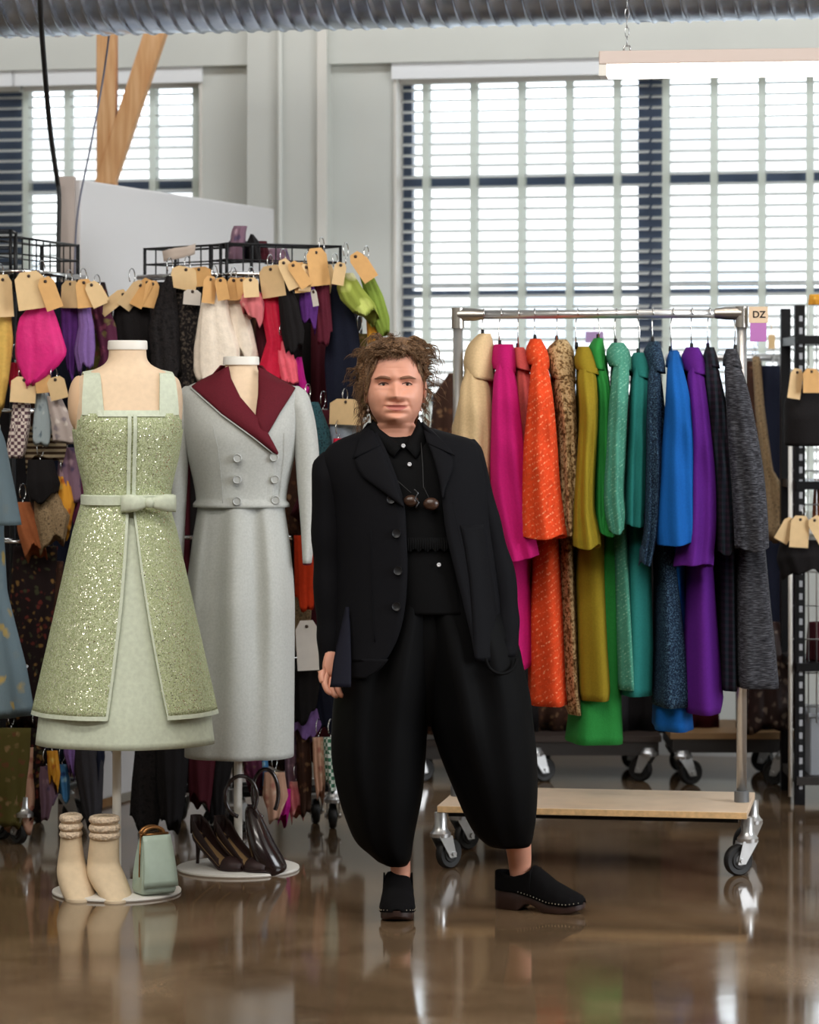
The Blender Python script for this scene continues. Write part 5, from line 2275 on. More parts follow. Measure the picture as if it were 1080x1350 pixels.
def caster(parent, pos, r, yaw, w=0.032, stem=0.06):
    """pos: floor point under the wheel; fork + wheel"""
    p = Vector(pos)
    d = Vector((math.cos(yaw), math.sin(yaw), 0))
    nrm = Vector((-d.y, d.x, 0))
    hub = p + Vector((0, 0, r))
    fk = MB()
    swv = p - d * 0.035 + Vector((0, 0, 2 * r + 0.018))
    fk.lathe(swv, [(0.0, -0.012), (0.032, -0.012), (0.034, 0.0), (0.026, 0.008), (0.02, 0.02), (0.02, stem), (0.0, stem)], 18)
    for sg in (-1, 1):
        o = nrm * (sg * (w / 2 + 0.006))
        v = []
        for th in (-0.0015, 0.0015):
            oo = o + nrm * th
            v += [swv + oo - d * 0.026 + Vector((0, 0, -0.008)), swv + oo + d * 0.03 + Vector((0, 0, -0.008)),
                  hub + oo + d * 0.014 + Vector((0, 0, -0.012)), hub + oo - d * 0.014 + Vector((0, 0, -0.012))]
        fk.add(v, [(0, 1, 2, 3), (7, 6, 5, 4), (0, 4, 5, 1), (1, 5, 6, 2), (2, 6, 7, 3), (3, 7, 4, 0)])
    fk.tube([hub - nrm * (w / 2 + 0.014), hub + nrm * (w / 2 + 0.014)], 0.008, 10)
    fo = fk.build('caster', M_STEEL, parent, angle=40)
    wh = MB()
    n = 32
    rings = []
    for rr, hh in ((0.012, -w / 2), (r * 0.55, -w / 2), (r * 0.6, -w * 0.36), (r * 0.9, -w * 0.42), (r, -w * 0.25), (r, w * 0.25), (r * 0.9, w * 0.42), (r * 0.6, w * 0.36), (r * 0.55, w / 2), (0.012, w / 2)):
        rings.append([hub + nrm * hh + d * (rr * math.cos(q)) + Vector((0, 0, rr * math.sin(q))) for q in [2 * PI * j / n for j in range(n)]])
    wh.loft(rings)
    wh.build('wheel', M_RUBBER, fo, angle=50)
    hb = MB()
    rings = []
    for rr, hh in ((0.0, -w / 2 - 0.002), (r * 0.34, -w / 2 - 0.002), (r * 0.38, -w / 2 + 0.002), (r * 0.38, w / 2 - 0.002), (r * 0.34, w / 2 + 0.002), (0.0, w / 2 + 0.002)):
        rings.append([hub + nrm * hh + d * (rr * math.cos(q)) + Vector((0, 0, rr * math.sin(q))) for q in [2 * PI * j / 18 for j in range(18)]])
    hb.loft(rings)
    hb.build('hub', M_HUB, fo, angle=40)
    return fo


rp0 = P(604, 1056, rd(604))
rp1 = P(978, 1058, rd(978))
rk = thing('garment_rack', 'steel rolling coat rack with birch plywood base holding the row of bright coats', 'clothes rack',
           ((rp0.x + rp1.x) / 2, (rp0.y + rp1.y) / 2, 0))
ru = (Vector((rp1.x, rp1.y, 0)) - Vector((rp0.x, rp0.y, 0))).normalized()
rn = Vector((ru.y, -ru.x, 0))
PZ = 0.205
RZ = 1.775
pk = MB()
cc = Vector(((rp0.x + rp1.x) / 2, (rp0.y + rp1.y) / 2, 0))
LB = (rp1 - rp0).length
pk.box(cc + Vector((0, 0, PZ - 0.011)), (LB + 0.06, 0.5, 0.022), -RTH * 0.0 + math.atan2(ru.y, ru.x))
pk.build('base_board', M_PLY, rk, smooth=False, bevel=0.002)
ed = MB()
for sgn in (1, -1):
    ed.box(cc + rn * (0.2505 * sgn) + Vector((0, 0, PZ - 0.011)), (LB + 0.058, 0.002, 0.019), math.atan2(ru.y, ru.x))
ed.build('board_edge', M_PLYEDGE, rk, smooth=False)
fr = MB()
for sgn in (1, -1):
    fr.box(cc + rn * (0.2 * sgn) + Vector((0, 0, PZ - 0.030)), (LB + 0.0, 0.03, 0.016), math.atan2(ru.y, ru.x))
fr.build('under_frame', M_WIRE, rk, smooth=False)
for nm, p, out in (('post', rp0, -1), ('post', rp1, 1)):
    q = Vector((p.x, p.y, 0))
    pm = MB()
    pm.tube([q + Vector((0, 0, PZ)), q + Vector((0, 0, RZ + 0.005))], 0.0165, 20)
    po = pm.build(nm, M_STEEL, rk)
    cm = MB()
    cm.lathe(q, [(0.0, PZ), (0.024, PZ), (0.024, PZ + 0.035), (0.017, PZ + 0.036), (0.0, PZ + 0.036)], 20)
    cm.build('post_socket', solid_mat('grey_socket', srgb(110, 112, 114), 0.5, 0.3), po, angle=40)
    jm = MB()
    jm.tube([q + Vector((0, 0, RZ - 0.045)), q + Vector((0, 0, RZ + 0.022))], 0.0205, 18)
    a_ = q + Vector((0, 0, RZ))
    jm.tube([a_, a_ - ru * (0.05 * out), a_ - ru * (0.085 * out)], [0.0215, 0.021, 0.0165], 18)
    jm.build('corner_joint', solid_mat('satin_steel', srgb(178, 172, 164), 0.35, 1.0), po, angle=40)
rm = MB()
rm.tube([Vector((rp0.x, rp0.y, RZ)), Vector((rp1.x, rp1.y, RZ))], 0.0148, 20)
rm.build('rail', M_STEEL, rk)
for sx, sy, yaw in ((-1, 1, 0.55), (1, 1, 0.45), (-1, -1, 0.5), (1, -1, 0.7)):
    e = LB / 2 - 0.0
    pos = cc + ru * (e * sx) + rn * (0.205 * sy)
    pos = Vector((pos.x, pos.y, 0))
    caster(rk, pos, 0.049, math.pi + yaw if sx > 0 else yaw + 0.2, stem=0.066)
# little tag plate on the right post
tg = MB()
tp = P(1000, 415, rd(978) - 0.03)
tg.box(tp, (0.062, 0.003, 0.052))
to = tg.build('rack_tag', solid_mat('tan_tag', srgb(216, 190, 160), 0.7), rk, smooth=False)
fc = bpy.data.curves.new('lettering', 'FONT')
fc.body = 'DZ'
fc.size = 0.03
fc.align_x = 'CENTER'
fc.align_y = 'CENTER'
fc.extrude = 0.0004
fc.offset = 0.0006
fo = bpy.data.objects.new('lettering', fc)
COL.objects.link(fo)
bpy.context.view_layer.update()
_me = bpy.data.meshes.new_from_object(fo.evaluated_get(bpy.context.evaluated_depsgraph_get()))
bpy.data.objects.remove(fo)
fo = bpy.data.objects.new('lettering', _me)
COL.objects.link(fo)
_me.materials.clear()
fo.parent = to
fo.location = tp + Vector((0.002, -0.0022, 0)) - WL[to.name]
fo.rotation_euler = (PI / 2, 0, 0)
_me.materials.append(solid_mat('black_ink', srgb(25, 20, 18), 0.7))
tg = MB()
tg.box(tp + Vector((0.0, 0.0005, -0.055)), (0.052, 0.0025, 0.062))
tg.build('mauve_sticker', solid_mat('mauve_paper', srgb(176, 112, 176), 0.8), rk, smooth=False)

# ---- coats -------------------------------------------------------------
rng = random.Random(7)


def coat(name, label, mat, hx, collar, sleeve, body, dofs=0.0, ds=-0.17, collar_mat=None, fold=0.05, sl_df=0.06, skew=0.0, roll=0):
    hangd = rd(hx)
    d = hangd + dofs
    top = min(r[0] for r in collar)
    bot = max(r[0] for r in body)
    root = thing(name, label, 'coat', P((body[-1][1] + body[-1][2]) / 2, bot, d), 'coats on the steel rack')
    ph = rng.uniform(0, 6)
    # body
    rows = []
    tops = [(top + 14, hx - 6, hx + 6)] + [tuple(r) for r in body if r[0] > top + 20]
    nst = 46
    y0, y1 = tops[0][0], bot
    for i in range(nst + 1):
        y = y0 + (y1 - y0) * i / nst
        xl, xr = interp(tops, y)
        t = min(1.0, (y - y0) / 55.0)
        dp = 0.05 + 0.085 * math.sin(t * PI / 2)
        g = (y - y0) / (y1 - y0)
        rows.append(prow(y, xl, xr, d + 0.03, dp + 0.02 * g, dp + 0.05 + 0.06 * g, 40, 2.4,
                         (fold * (0.4 + g), 5, ph + 1.2 * g), dz=skew * g))
    last = rows[-1]
    cen = sum(last, Vector()) / len(last)
    rows.append([cen + (p - cen) * 0.9 + Vector((0, 0, 0.001)) for p in last])
    rows.append([cen + (p - cen) * 0.86 + Vector((0, 0, 0.05)) for p in last])
    mb = MB()
    mb.loft(rows)
    mb.build('coat_body', mat, root)
    # near sleeve, and its twin on the far side
    for side in ('near', 'far'):
        rows = []
        y0, y1 = sleeve[0][0] - 14, sleeve[-1][0]
        n = 34
        for i in range(n + 1):
            y = y0 + (y1 - y0) * i / n
            xl, xr = sinterp(sleeve, max(y, sleeve[0][0])) if y > sleeve[0][0] else sleeve[0][1:]
            if y < sleeve[0][0] + 10:
                k = max(0.25, (y - y0) / (sleeve[0][0] + 10 - y0))
                c = (xl + xr) / 2
                xl, xr = c + (xl - c) * (0.35 + 0.65 * math.sqrt(k)), c + (xr - c) * (0.35 + 0.65 * math.sqrt(k))
            g = (y - y0) / (y1 - y0)
            t = min(1.0, (y - y0) / 60.0)
            if side == 'near':
                dc = d - 0.06 + (ds + 0.06) * math.sin(t * PI / 2)
                dep = 0.035 + (sl_df - 0.035) * t + 0.02 * g
            else:
                dc = d + 0.10 + 0.17 * math.sin(t * PI / 2)
                dep = 0.035 + (sl_df - 0.035) * t
                m = (xl + xr) / 2
                bx = interp(tops, y)
                m = (bx[0] + bx[1]) / 2
                w = min(xr - xl, bx[1] - bx[0]) * 0.42
                xl, xr = m - w, m + w
            if roll and y > y1 - roll:
                xl, xr, dep = xl - 1.0, xr + 1.0, dep + 0.005
            wob = 1.2 * math.sin(g * 7 + ph) * min(1, g * 3)
            ring = prow(y, xl + wob * 0.4, xr + wob * 0.4, dc, dep, dep, 36, 2.2, (fold * (0.35 + 1.1 * g), 4, ph + 2.0 * g), dz=(skew * g * g if side == 'near' else 0))
            out = []
            for j, p in enumerate(ring):
                q = 2 * PI * j / 36
                s_ = math.sin(q)
                cre = 0.010 * math.sin(q * 7 + ph + 3.0 * g) * s_ * (0.3 + g) + 0.006 * math.sin(g * 16 + 2 * q + ph) * s_ * math.exp(-((g - 0.45) / 0.22) ** 2) if s_ > 0 else 0.0
                out.append(p + Vector((0, -cre, 0.006 * g ** 6 * math.sin(2 * q + ph) + 0.004 * g ** 6 * math.sin(3 * q))))
            rows.append(out)
        last = rows[-1]
        cen = sum(last, Vector()) / len(last)
        rows.append([cen + (p - cen) * 1.0 + Vector((0, 0, -0.004)) for p in last])
        rows.append([cen + (p - cen) * 0.9 + Vector((0, 0, -0.002)) for p in last])
        rows.append([cen + (p - cen) * 0.84 + Vector((0, 0, 0.05)) for p in last])
        mb = MB()
        mb.loft(rows)
        mb.build('sleeve', mat, root)
    # collar: rolled band around the neck
    rows = []
    n = 12
    y0, y1 = collar[0][0], collar[-1][0]
    for i in range(n + 1):
        y = y0 + (y1 - y0) * i / n
        xl, xr = sinterp(collar, y)
        g = i / n
        rows.append([p + Vector((0, 0, -0.014 * g * (p.x - P((xl + xr) / 2, y, d).x) / 0.03 * 0.5)) for p in
                     prow(y, xl - 1.2 * g, xr + 1.2 * g, d - 0.0, 0.05 + 0.105 * g, 0.06 + 0.05 * g, 28, 2.2, (0.05, 3, ph))])
    first, last = rows[0], rows[-1]
    c0_, c1_ = sum(first, Vector()) / len(first), sum(last, Vector()) / len(last)
    rows.insert(0, [c0_ + (p - c0_) * 0.7 - Vector((0, 0, 0.004)) for p in first])
    rows.insert(0, [c0_ + (p - c0_) * 0.6 - Vector((0, 0, 0.03)) for p in first])
    rows.append([c1_ + (p - c1_) * 0.93 + Vector((0, 0, 0.0)) for p in last])
    rows.append([c1_ + (p - c1_) * 0.85 + Vector((0, 0, 0.02)) for p in last])
    mb = MB()
    mb.loft(rows)
    mb.build('collar', collar_mat or mat, root)
    # its hanger
    hk = Vector((P(hx, 400, hangd).x, hangd, RZ))
    zt = P(hx, top, d).z
    hg = thing('coat_hanger', 'wire coat hanger on the steel rail carrying the ' + label.split(' coat')[0] + ' coat', 'hanger',
               Vector((hk.x, hk.y, zt)), 'hangers on the steel rail')
    hm = MB()
    pts = []
    for k in range(9):
        q = PI * (1.12 - 1.12 * k / 8) - 0.1
        pts.append(hk + Vector((0.004 * (k / 8), -0.0185 * math.cos(q), 0.0185 * math.sin(q) - 0.0)))
    dx = rng.uniform(-0.006, 0.006)
    pts = [hk + Vector((0, 0.0185 * math.cos(q), 0.0185 * math.sin(q))) for q in [PI + 0.25 - (PI + 0.25) * k / 9 for k in range(10)]]
    pts += [hk + Vector((dx, -0.004 + 0.018, -0.02)), hk + Vector((dx * 1.6, 0.0, -0.05)), Vector((hk.x + dx, hk.y, zt - 0.02))]
    hm.tube(pts, 0.0022, 7)
    hm.build('hook', M_CHROME, hg)
    bm_ = MB()
    nk = Vector((hk.x + dx, d, zt - 0.02))
    bm_.tube([nk + Vector((0, -0.045, -0.05)), nk + Vector((0, -0.02, -0.02)), nk, nk + Vector((0, 0.03, -0.02)), nk + Vector((0, 0.10, -0.06))], 0.003, 6)
    bm_.build('hanger_arms', M_CHROME, hg)
    cl_ = MB()
    cl_.lathe(nk, [(0.0, 0.012), (0.005, 0.012), (0.006, 0.022), (0.005, 0.034), (0.0, 0.034)], 10)
    cl_.build('ferrule', M_WIRE, hg)
    return root


wool = lambda n, c, **k: fabric(n, 'plain', [c], **k)
coat('wool_coat', 'cream wool coat with hood collar hanging first from the left on the steel rack', wool('cream_wool', (210, 182, 140)), 638,
     [(440, 631, 647), (455, 617, 650), (480, 611, 651), (500, 614, 651)],
     [(496, 610, 640), (515, 607, 646), (560, 605, 650), (620, 603, 648), (700, 601, 644), (740, 602, 640)],
     [(470, 617, 652), (560, 596, 652), (700, 592, 652), (900, 590, 656)], 0.0)
coat('swing_coat', 'magenta wool swing coat with flared sleeve, hanging beside the cream one', wool('magenta_wool', (182, 20, 102)), 661,
     [(454, 652, 677), (466, 649, 680), (480, 648, 681), (490, 650, 680)],
     [(486, 652, 678), (510, 650, 683), (560, 647, 689), (620, 645, 694), (660, 648, 699), (700, 656, 704), (736, 664, 711)],
     [(470, 650, 680), (600, 648, 694), (740, 660, 698), (870, 666, 703), (880, 666, 703)], -0.01, -0.19, skew=0.02)
coat('swing_coat', 'salmon pink coat half hidden between the magenta and the orange coats', wool('salmon_wool', (210, 91, 87)), 684,
     [(458, 677, 691), (468, 675, 697), (478, 675, 700), (488, 677, 701)],
     [(484, 681, 698), (520, 679, 703), (580, 677, 706), (640, 672, 706), (700, 668, 704)],
     [(470, 680, 698), (520, 678, 705), (600, 680, 708), (745, 670, 704), (768, 668, 700)], 0.05, -0.10)
M_ORANGE = fabric('orange_stripe_tweed', 'stripe', [(228, 74, 32), (246, 160, 116)], 1.25, bump=0.5, rot=(0, math.radians(35), 0))
coat('tweed_coat', 'orange coat with pale slanting stripes and wide flared cuff', M_ORANGE, 705,
     [(447, 699, 713), (460, 694, 720), (475, 695, 723), (484, 698, 722)],
     [(480, 700, 722), (520, 697, 728), (580, 692, 734), (640, 689, 738), (685, 686, 743), (706, 689, 745)],
     [(470, 700, 722), (600, 702, 728), (700, 703, 735), (800, 698, 742), (900, 697, 747), (926, 698, 749)], -0.02, -0.20, fold=0.05, skew=0.0, roll=14)
M_FUR = fabric('brown_boucle', 'tweed', [(62, 44, 26), (122, 92, 56), (196, 168, 124), (88, 62, 36)], 0.42, bump=1.0)
coat('boucle_coat', 'shaggy brown and tan flecked boucle coat hanging after the orange one', M_FUR, 735,
     [(448, 733, 747), (460, 722, 755), (480, 722, 757), (502, 727, 757)],
     [(500, 730, 757), (560, 735, 760), (620, 737, 763), (680, 738, 762), (702, 743, 758)],
     [(470, 725, 757), (600, 728, 760), (720, 735, 757), (800, 738, 760), (900, 742, 764), (937, 747, 768)], 0.03, -0.17, fold=0.06)
coat('wool_coat', 'olive yellow wool coat with turned-back cuff', wool('olive_wool', (139, 119, 28)), 762,
     [(457, 762, 776), (470, 758, 783), (483, 758, 788), (492, 761, 791)],
     [(490, 761, 786), (540, 764, 788), (600, 762, 786), (670, 757, 784), (700, 756, 789), (719, 757, 790)],
     [(480, 760, 788), (700, 760, 797), (760, 758, 800), (850, 760, 804), (905, 761, 808), (919, 763, 806)], -0.01, -0.18, roll=16)
coat('wool_coat', 'bright green wool coat, the longest, reaching lowest below the others', wool('green_wool', (40, 131, 58)), 788,
     [(446, 783, 795), (460, 776, 797), (475, 777, 798), (488, 780, 799)],
     [(484, 783, 800), (520, 788, 806), (600, 785, 807), (660, 783, 806), (685, 783, 810), (702, 787, 812)],
     [(470, 782, 800), (600, 790, 812), (700, 792, 816), (850, 774, 818), (930, 754, 821), (976, 748, 823)], 0.04, -0.16, roll=12)
M_TEALST = fabric('sea_green_diagonal', 'stripe', [(76, 146, 124), (146, 196, 172)], 2.2, bump=0.4, rot=(0, math.radians(38), 0))
coat('tweed_coat', 'pale sea green coat with fine diagonal ribs', M_TEALST, 813,
     [(452, 806, 822), (463, 800, 829), (476, 800, 831), (486, 804, 830)],
     [(482, 808, 830), (540, 803, 827), (600, 800, 825), (650, 797, 823), (680, 798, 825), (699, 802, 823)],
     [(470, 803, 830), (600, 806, 828), (700, 806, 826), (900, 812, 838), (905, 812, 838)], 0.0, -0.18)
coat('wool_coat', 'deep teal wool coat hanging between the sea green and navy tweed coats', wool('teal_wool', (35, 115, 110)), 840,
     [(465, 836, 850), (476, 831, 856), (488, 830, 857), (498, 832, 856)],
     [(494, 833, 856), (560, 829, 853), (620, 825, 851), (665, 823, 850), (692, 824, 847)],
     [(480, 832, 856), (600, 828, 858), (700, 822, 858), (760, 819, 858), (850, 817, 860), (913, 815, 858)], 0.02, -0.16, roll=10)
M_NAVYTW = fabric('navy_teal_tweed', 'tweed', [(10, 15, 28), (22, 42, 66), (78, 108, 128)], 1.3, bump=0.6)
coat('tweed_coat', 'navy and blue flecked tweed coat left of the bright blue one', M_NAVYTW, 861,
     [(450, 857, 869), (463, 850, 873), (478, 851, 876), (490, 853, 876)],
     [(488, 855, 872), (560, 852, 872), (640, 850, 871), (700, 848, 867), (742, 843, 858)],
     [(470, 855, 878), (600, 858, 882), (700, 862, 884), (764, 864, 893), (850, 864, 902), (915, 861, 908), (928, 862, 906)], 0.0, -0.17)
coat('wool_coat', 'bright cobalt blue coat with smooth wide sleeve', wool('cobalt_wool', (13, 87, 163)), 888,
     [(462, 883, 893), (474, 880, 898), (486, 879, 900)],
     [(478, 880, 899), (520, 878, 908), (580, 874, 915), (650, 869, 919), (700, 866, 921), (716, 868, 919)],
     [(470, 881, 898), (600, 880, 904), (720, 872, 902), (850, 868, 902), (925, 863, 909), (959, 862, 912)], 0.05, -0.24)
coat('wool_coat', 'purple wool coat with stand collar beside the cobalt blue one', wool('purple_wool', (85, 24, 121)), 913,
     [(458, 905, 921), (470, 900, 927), (485, 901, 929), (493, 903, 928)],
     [(490, 906, 928), (560, 906, 936), (640, 902, 943), (700, 896, 943), (743, 891, 938)],
     [(480, 903, 928), (740, 905, 938), (800, 903, 942), (880, 899, 948), (920, 898, 951), (937, 904, 947)], 0.0, -0.16, roll=12)
M_DKPLAID = fabric('dark_plaid', 'plaid', [(18, 15, 24), (44, 26, 42), (38, 56, 66)], 1.6)
coat('plaid_coat', 'near-black plaid coat between the purple and the grey coats', M_DKPLAID, 936,
     [(458, 931, 941), (470, 928, 944), (484, 929, 946)],
     [(480, 929, 946), (540, 932, 958), (620, 942, 967), (690, 944, 968), (726, 945, 966)],
     [(470, 930, 945), (600, 940, 966), (725, 944, 968), (800, 946, 968), (906, 947, 970)], 0.02, -0.15)
M_GREYK = fabric('charcoal_ribbed_knit', 'streak', [(24, 24, 28), (60, 60, 66), (104, 105, 112)], 1.6, bump=0.7)
coat('knit_coat', 'charcoal grey ribbed coat, last on the right of the steel rack', M_GREYK, 967,
     [(460, 958, 970), (472, 955, 974), (484, 955, 976)],
     [(480, 955, 976), (520, 957, 988), (600, 962, 1004), (660, 965, 1011), (721, 967, 1015)],
     [(470, 958, 974), (600, 964, 1000), (720, 968, 1008), (800, 967, 1016), (870, 966, 1024), (903, 967, 1027)], -0.02, -0.16)


# ------------------------------------------------------------------ accessory racks behind the dress forms
fr_ = random.Random(5)
G_UP = 'accessories on the upper tier of the wire racks'


def wire_rack(label, x0, x1, y0, y1, d0, d1, posts=True, xe=None):
    """rolling rack with a wire basket on top; the basket's top edge runs (x0,y0)-(x1,y1)"""
    a, b = P(x0, y0, d0), P(x1, y1, d1)
    root = thing('wire_rack', label, 'rack', ((a.x + b.x) / 2, (a.y + b.y) / 2, 0))
    u = Vector((b.x - a.x, b.y - a.y, 0))
    L = u.length
    u.normalize()
    n = Vector((u.y, -u.x, 0))
    zt, zb = (a.z + b.z) / 2, (a.z + b.z) / 2 - 0.165
    for off, nm in ((0.0, 'front'), (-0.14, 'rear')):
        mb = MB()
        A = Vector((a.x, a.y, 0)) + n * off
        for z_, r_ in ((zt, 0.0045), (zt - 0.055, 0.0028), (zt - 0.11, 0.0028), (zb, 0.0045)):
            mb.tube([A + Vector((0, 0, z_)), A + u * L + Vector((0, 0, z_))], r_, 6)
        k = 0
        while k * 0.062 <= L and nm == 'front':
            q = A + u * (k * 0.062)
            mb.tube([q + Vector((0, 0, zb)), q + Vector((0, 0, zt))], 0.0028, 5)
            k += 1
        for s in (0, L):
            q = A + u * s
            mb.tube([q + Vector((0, 0, zb - 0.02)), q + Vector((0, 0, zt + 0.004))], 0.0058, 8)
        mb.build('basket_side', M_WIRE, root)
    mb = MB()
    for s in (0.0, L):
        A = Vector((a.x, a.y, 0)) + u * s
        for z_ in (zt, zt - 0.055, zb):
            mb.tube([A + Vector((0, 0, z_)), A - n * 0.14 + Vector((0, 0, z_))], 0.004, 6)
    k = 0
    while k * 0.07 <= L:
        A = Vector((a.x, a.y, zb)) + u * (k * 0.07)
        mb.tube([A, A - n * 0.14], 0.0025, 5)
        k += 1
    for off in (0.0, -0.14):
        q = Vector((a.x, a.y, zb)) + n * off
        mb.tube([q, q + u * L], 0.003, 5)
    for s in (0.0, L):
        q = Vector((a.x, a.y, 0)) + u * s
        mb.tube([q + Vector((0, 0, zb)), q + Vector((0, 0, zt))], 0.004, 6)
    mb.build('basket_floor', M_WIRE, root)
    for z_ in (1.93, 1.46, 1.02, 0.60):
        mb = MB()
        mb.tube([Vector((a.x, a.y, z_)) + n * 0.03, Vector((b.x, b.y, z_)) + n * 0.03], 0.009, 10)
        mb.tube([Vector((a.x, a.y, z_)) + n * 0.03, Vector((a.x, a.y, z_)) - n * 0.07], 0.006, 8)
        mb.tube([Vector((b.x, b.y, z_)) + n * 0.03, Vector((b.x, b.y, z_)) - n * 0.07], 0.006, 8)
        mb.build('hang_rail', M_CHROME, root)
    for s in (0.0, L):
        mb = MB()
        q = Vector((a.x, a.y, 0)) + u * s - n * 0.07
        mb.tube([q + Vector((0, 0, 0.14)), q + Vector((0, 0, zb + 0.02))], 0.013, 10)
        mb.build('post', M_WIRE, root)
    mb = MB()
    for off in (0.02, -0.16):
        mb.tube([Vector((a.x, a.y, 0.145)) + n * off, Vector((b.x, b.y, 0.145)) + n * off], 0.014, 10)
    for s in (0.0, L):
        A = Vector((a.x, a.y, 0.145)) + u * s
        mb.tube([A + n * 0.02, A - n * 0.16], 0.014, 10)
    mb.build('base_frame', M_WIRE, root)
    for s in (0.03, L - 0.03):
        for off in (0.0, -0.14):
            q = Vector((a.x, a.y, 0)) + u * s + n * off
            caster(root, (q.x, q.y, 0), 0.045, fr_.uniform(0, 3), 0.03, 0.055)
    return root


wire_rack('black wire rack cut off by the left edge of the picture, full of tagged accessories', -150, 14, 303, 305, 10.35, 10.35)
wire_rack('black wire rack beside the white partition post, hung with pink and purple scarves', 20, 103, 308, 328, 10.2, 10.75)
wire_rack('black wire rack behind the mint dress with a paper strip on its basket', 191, 291, 330, 321, 10.75, 10.45)
wire_rack('black wire rack behind the burgundy-collared suit, with bright silk scraps', 299, 449, 320, 326, 10.42, 10.62)


def rag(name, label, cat, rows, d, mat, tags=(), group=None, dep=0.028, hook=None, hem=0.012, fold=0.10, seed=None, lean=0.0, ragged=True):
    """a hanging folded piece of cloth; rows (y, xl, xr); tags: (cx, top, w, h, degrees, material)"""
    r0 = random.Random(seed if seed is not None else int(rows[0][1] * 7 + rows[0][0]))
    bot = rows[-1][0]
    root = thing(name, label, cat, P((rows[-1][1] + rows[-1][2]) / 2, bot, d), group)
    n = 16
    N = 30
    ph = r0.uniform(0, 6)
    kf = r0.choice((3, 4, 5))
    p1_, p2_, p3_ = r0.uniform(0, 6), r0.uniform(0, 6), r0.uniform(0, 6)
    jag = [hem * (0.8 * math.sin(2 * PI * j / N + p1_) + 0.6 * math.sin(4 * PI * j / N + p2_) + 0.35 * math.sin(10 * PI * j / N + p3_)) for j in range(N)]
    rr = []
    for i in range(n + 1):
        y = rows[0][0] + (bot - rows[0][0]) * i / n
        xl, xr = interp(rows, y)
        g = i / n
        dd_ = dep * (0.45 + 0.55 * min(1, g * 2))
        ring = prow(y, xl, xr, d + lean * g, dd_, dd_, N, 2.2, (fold * (0.35 + 0.65 * g), kf, ph + 1.3 * g))
        cx = (xl + xr) / 2
        out = []
        for j, p in enumerate(ring):
            q = 2 * PI * j / N
            k = 1 + 1.6 * fold * math.sin((2 * kf + 1) * q + ph * 2 + 2 * g) * (1 if math.sin(q) > 0 else 0.3)
            out.append(Vector((p.x, d + lean * g + (p.y - d - lean * g) * k * 1.0, p.z + (jag[j] * 2.0 * g ** 3 if ragged else 0))))
        rr.append(out)
    c_ = sum(rr[-1], Vector()) / N
    rr.append([c_ + (p - c_) * 0.85 + Vector((0, 0, 0.02)) for p in rr[-1]])
    mb = MB()
    mb.loft(rr)
    mb.build('cloth', mat, root)
    for k, (cx, ty, w, h, deg, tm) in enumerate(tags):
        tag_card(root, cx, ty, w, h, deg, d - dep - 0.02 - 0.004 * k, tm, r0.uniform(-0.75, 0.75))
    hx, hy = hook if hook else ((rows[0][1] + rows[0][2]) / 2, min([rows[0][0]] + [t_[1] + 10 for t_ in tags]))
    if hy > 0:
        mb = MB()
        c = P(hx, hy - 14, d)
        rad = 0.026
        mb.tube([c + Vector((0.3 * rad * math.cos(q), rad * math.cos(q) * 0.9, rad * math.sin(q))) for q in [-1.2 + (2 * PI - 1.1) * k / 16 for k in range(17)]], 0.0018, 6)
        mb.tube([c + Vector((0, 0, -rad)), c + Vector((0, 0, -rad - 0.02))], 0.0018, 6)
        mb.build('hanger_ring', M_CHROME, root)
    return root


def tag_card(root, cx, ty, w, h, deg, d, tm, yaw=0.0):
    a = math.radians(deg)
    pts = [(-0.5, 0.18), (-0.28, 0.0), (0.28, 0.0), (0.5, 0.18), (0.5, 1.0), (-0.5, 1.0)]
    v = []
    for th in (0, 0.0025):
        for px, py in pts:
            x, y = px * w, py * h
            q = P(cx + x * math.cos(a) - y * math.sin(a), ty + x * math.sin(a) + y * math.cos(a), d)
            # a card turned about its string, narrower where it hangs edge-on
            v.append(q + Vector((0, th + px * w * d / F * math.tan(yaw), 0)))
    mb = MB()
    mb.add(v, [(0, 1, 2, 3, 4, 5), (11, 10, 9, 8, 7, 6)] + [(i, (i + 1) % 6, 6 + (i + 1) % 6, 6 + i) for i in range(6)])
    o = mb.build('tag', tm, root, smooth=False)
    e = MB()
    c = P(cx - 0.12 * h * math.sin(a), ty + 0.12 * h * math.cos(a), d - 0.0015)
    e.lathe(c, [(0.0, 0.001), (0.0055, 0.001), (0.0055, -0.001), (0.0, -0.001)], 10, 'Y')
    e.build('eyelet', solid_mat('dark_eyelet', srgb(58, 42, 32), 0.6), o)


